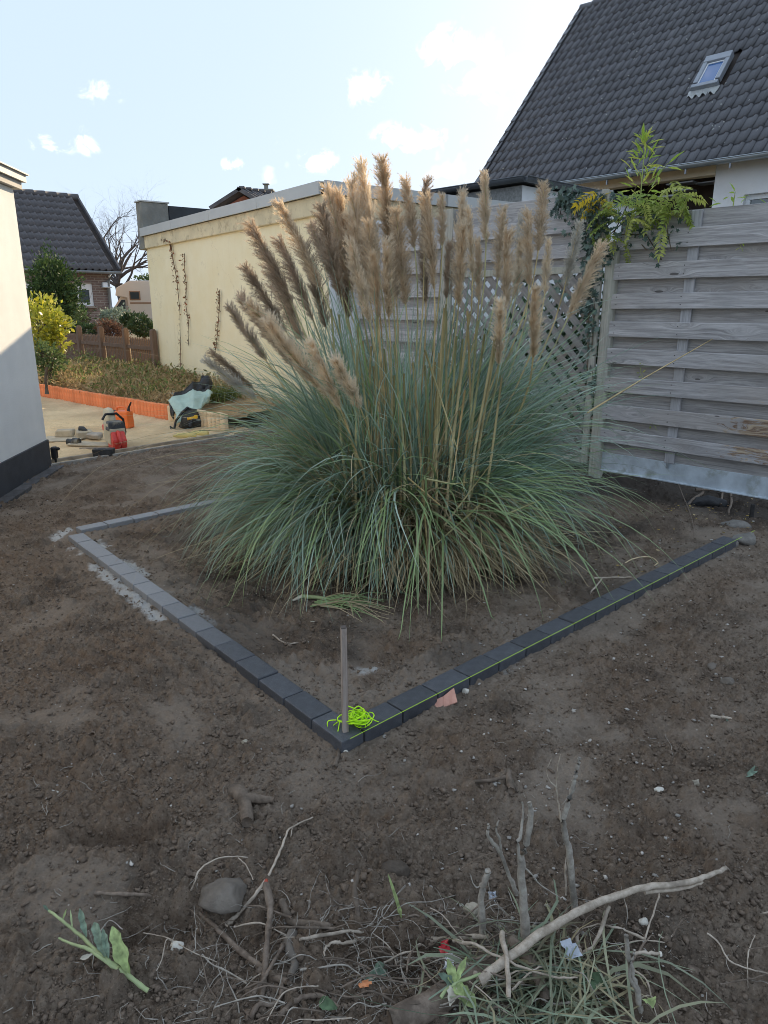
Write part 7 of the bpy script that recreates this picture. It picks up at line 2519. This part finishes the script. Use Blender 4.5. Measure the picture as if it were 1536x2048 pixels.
# broad leaved shoot at the bottom edge
sh2 = thing('broad_leaved_shoot', 'shoot with broad light green leaves in the heap at the bottom edge', 'cutting', on(915, 2010))
b0 = on(905, 2010, .06)
put('stem', limb(MB(), [on(960, 1990, .06), b0, on(880, 2030, .05)], 6, 8, .05, 64).mesh('stem', True), MATS['stalk_green'], sh2)
for (u, v, z, w, mt, sd_) in ((930, 1985, .10, .020, 'leaf_light', 1), (950, 2045, .05, .045, 'leaf_light', 2), (896, 1990, .10, .03, 'leaf_light', 3), (880, 2010, .09, .025, 'leaf_grey', 4), (900, 2044, .05, .03, 'leaf_dry', 5), (925, 2030, .06, .03, 'leaf_light', 6)):
    leaf_at(sh2, 'leaf', b0, on(u, v, z), w, mt, (.1, -.5, .8), .2, .1, sd_)
for (ua, va, za, ub, vb, zb2, w, mt, lb_) in ((803, 1850, .02, 783, 1808, .075, .016, 'leaf_light', 'single pale green leaf standing up behind the pale mottled lump'),
                                             (1165, 1985, .05, 1215, 2012, .05, .045, 'leaf_green', 'dark green glossy leaf lying in the cut grass'),
                                             (640, 2022, .03, 672, 2040, .035, .035, 'leaf_green', 'dark green oval leaf lying at the bottom edge, left of the log'),
                                             (1490, 1560, .012, 1520, 1540, .02, .03, 'leaf_grey', 'blue green torn leaf on the stony soil at the right'),
                                             (1450, 1440, .008, 1462, 1456, .01, .014, 'leaf_grey', 'small green leaf lying under the pale stick'),
                                             (1290, 2028, .04, 1300, 2046, .05, .04, 'leaf_light', 'pale green leaf at the foot of the split stem'),
                                             (770, 1945, .02, 745, 1972, .03, .04, 'leaf_grey', 'crumpled grey green leaf among the roots')):
    tag(leaf_at(None, 'fallen_leaf', on(ua, va, za), on(ub, vb, zb2), w, mt, (.1, -.6, .75), .25, .1, int(ua)), label=lb_, cat='leaf')

# cut stalk with a pale end lying before the grass, and its leaves
cs = thing('cut_stalk', 'cut pampas shoot with a pale pointed end lying in front of the clump', 'stalk', on(600, 1202))
P_ = [on(582, 1207, .012), on(606, 1200, .02), on(660, 1206, .022), on(720, 1216, .018)]
put('stalk', limb(MB(), P_[1:], 9, 3, .04, 71).mesh('stalk', True), MATS['stalk_green'], cs)
put('pale_end', limb(MB(), [P_[0], on(595, 1203, .018), P_[1]], 2, 12, .05, 72).mesh('pale_end', True), MATS['leaf_dry'], cs)
p = on(700, 1222, .015)
rngt = np.random.default_rng(5)
for k in range(46):
    a0 = on(rnd.uniform(620, 700), rnd.uniform(1204, 1222), .02)
    a1 = on(rnd.uniform(700, 790), 1222 + rnd.gauss(0, 14), .012)
    m_ = (a0 + a1) / 2 + Vector((0, 0, rnd.uniform(.005, .04)))
    put('leaf_blade', limb(MB(), [a0, m_, a1], 3, 1, .05, 80 + k, 3).mesh('leaf_blade'), MATS['grass_blade'] if k % 3 else MATS['grass_straw'], cs)
tag(leaf_at(None, 'fallen_leaf', on(620, 1248, .01), on(632, 1246, .012), .012, 'leaf_dry', (0, 0, 1), .2, .1, 5), label='small pale dry leaf lying alone in the bed before the cut shoot', cat='leaf')

# litter
simple('paper_red', (.62, .05, .06), .5, .1, 30)
simple('paper_white', (.72, .74, .76), .5, .08, 30)
simple('foil_blue', (.46, .49, .54), .35, .1, 30)
simple('orange_scrap', (.66, .27, .12), .7, .15, 30)


def scrap(name, label, u, v, z, sx, sy, mat, seed, rot=0.0, tilt=.6, parent=None):
    rnd = random.Random(seed)
    mb = MB()
    n = 5
    vs = [((i / (n - 1) - .5) * sx * (1 + rnd.gauss(0, .05)), (j / (n - 1) - .5) * sy * (1 + rnd.gauss(0, .05)), rnd.gauss(0, .12) * min(sx, sy)) for j in range(n) for i in range(n)]
    fs = [(j * n + i, j * n + i + 1, j * n + n + i + 1, j * n + n + i) for j in range(n - 1) for i in range(n - 1)]
    fs = [f for k, f in enumerate(fs) if k not in rnd.sample((0, 3, 12, 15), 2)]
    M = Matrix.Translation(on(u, v, z)) @ Matrix.Rotation(rot, 4, 'Z') @ Matrix.Rotation(tilt, 4, 'X')
    mb.add(vs, fs)
    o_ = put(name, mb.mesh(name), MATS[mat], parent, M)
    return tag(o_, label=label, cat='litter') if parent is None else o_


wr = thing('wrapper', 'torn red and white wrapper stuck beside the end of the pale branch', 'wrapper', on(893, 1935))
scrap('red_part', None, 888, 1926, .045, .028, .034, 'paper_red', 1, .4, .9, wr)
scrap('white_part', None, 898, 1946, .035, .024, .034, 'paper_white', 2, -.2, .9, wr)
scrap('foil_scrap', 'small pale blue crumpled foil scrap on the soil by the upright stubs', 985, 1801, .012, .022, .026, 'foil_blue', 3)
scrap('plastic_scrap', 'pale blue plastic scrap lying on the cut grass', 1139, 1934, .055, .036, .042, 'foil_blue', 4, .3, .3)
scrap('orange_scrap', 'small orange peel like scrap at the bottom among the roots', 731, 1981, .02, .030, .014, 'orange_scrap', 5, .2, .4)
scrap('grey_scrap', 'small grey green crumpled scrap near the pale root', 518, 1847, .01, .016, .014, 'leaf_grey', 6, .2, .4)

# dead leaves under the fence and in the bed
foliage('litter_leaf', [(.46, .28, .05), (.30, .15, .06), (.50, .38, .08), (.22, .14, .08), (.55, .45, .25)], .7, .1, .25)
rng = np.random.default_rng(17)
L = []
for k in range(240):
    r_ = rng.uniform()
    if r_ < .6:
        u, v = rng.normal(1440, 60), rng.normal(1020, 22)
    else:
        u, v = rng.uniform(900, 1380), rng.uniform(1010, 1190)
    if not (880 < u < 1550 and 965 < v < 1200):
        continue
    p = on(u, v, .008)
    q = leaf_quads(1, (0, 0, 0), (.001,) * 3, rng.uniform(.012, .034), k, 0, 1.8, -.2)
    q[:, 2] *= .3
    L.append(q + np.array(p) - q.mean(0) + np.array([0, 0, .004]))
leaf_obj('leaf_litter', np.concatenate(L), MATS['litter_leaf'], kind='stuff')

# ------------------------------------------------------------------ repeats of a kind share a group
GROUPS = {'stone': 'stones lying in the dug soil', 'root': 'roots dug out of the soil', 'stub': 'upright cut stems in the foreground heap', 'concrete lump': 'concrete lumps at the end of the kerb',
          'block': 'concrete pieces lying by the saw', 'slab': 'thin slabs lying on the sand', 'bottle': 'bottles before the rucksack', 'creeper': 'creepers on the walls and the fence', 'bamboo': 'bamboo shoots behind the fence',
          'sprout': 'sprouts growing through the fence', 'leaf': 'single leaves lying on the soil', 'shrub': 'shrubs behind the picket fence', 'bush': 'bushes in the background garden', 'twig': 'twigs lying on the soil',
          'litter': 'litter scraps in the foreground heap', 'post': 'posts of the timber fence', 'fence': 'fence panels round the garden', 'house': 'houses around the garden', 'cutting': 'cut green shoots', 'branch': 'thick branches in the foreground heap'}
for o_ in scene.objects:
    if o_.parent is None and o_.get('category') in GROUPS and not o_.get('group'):
        o_['group'] = GROUPS[o_['category']]
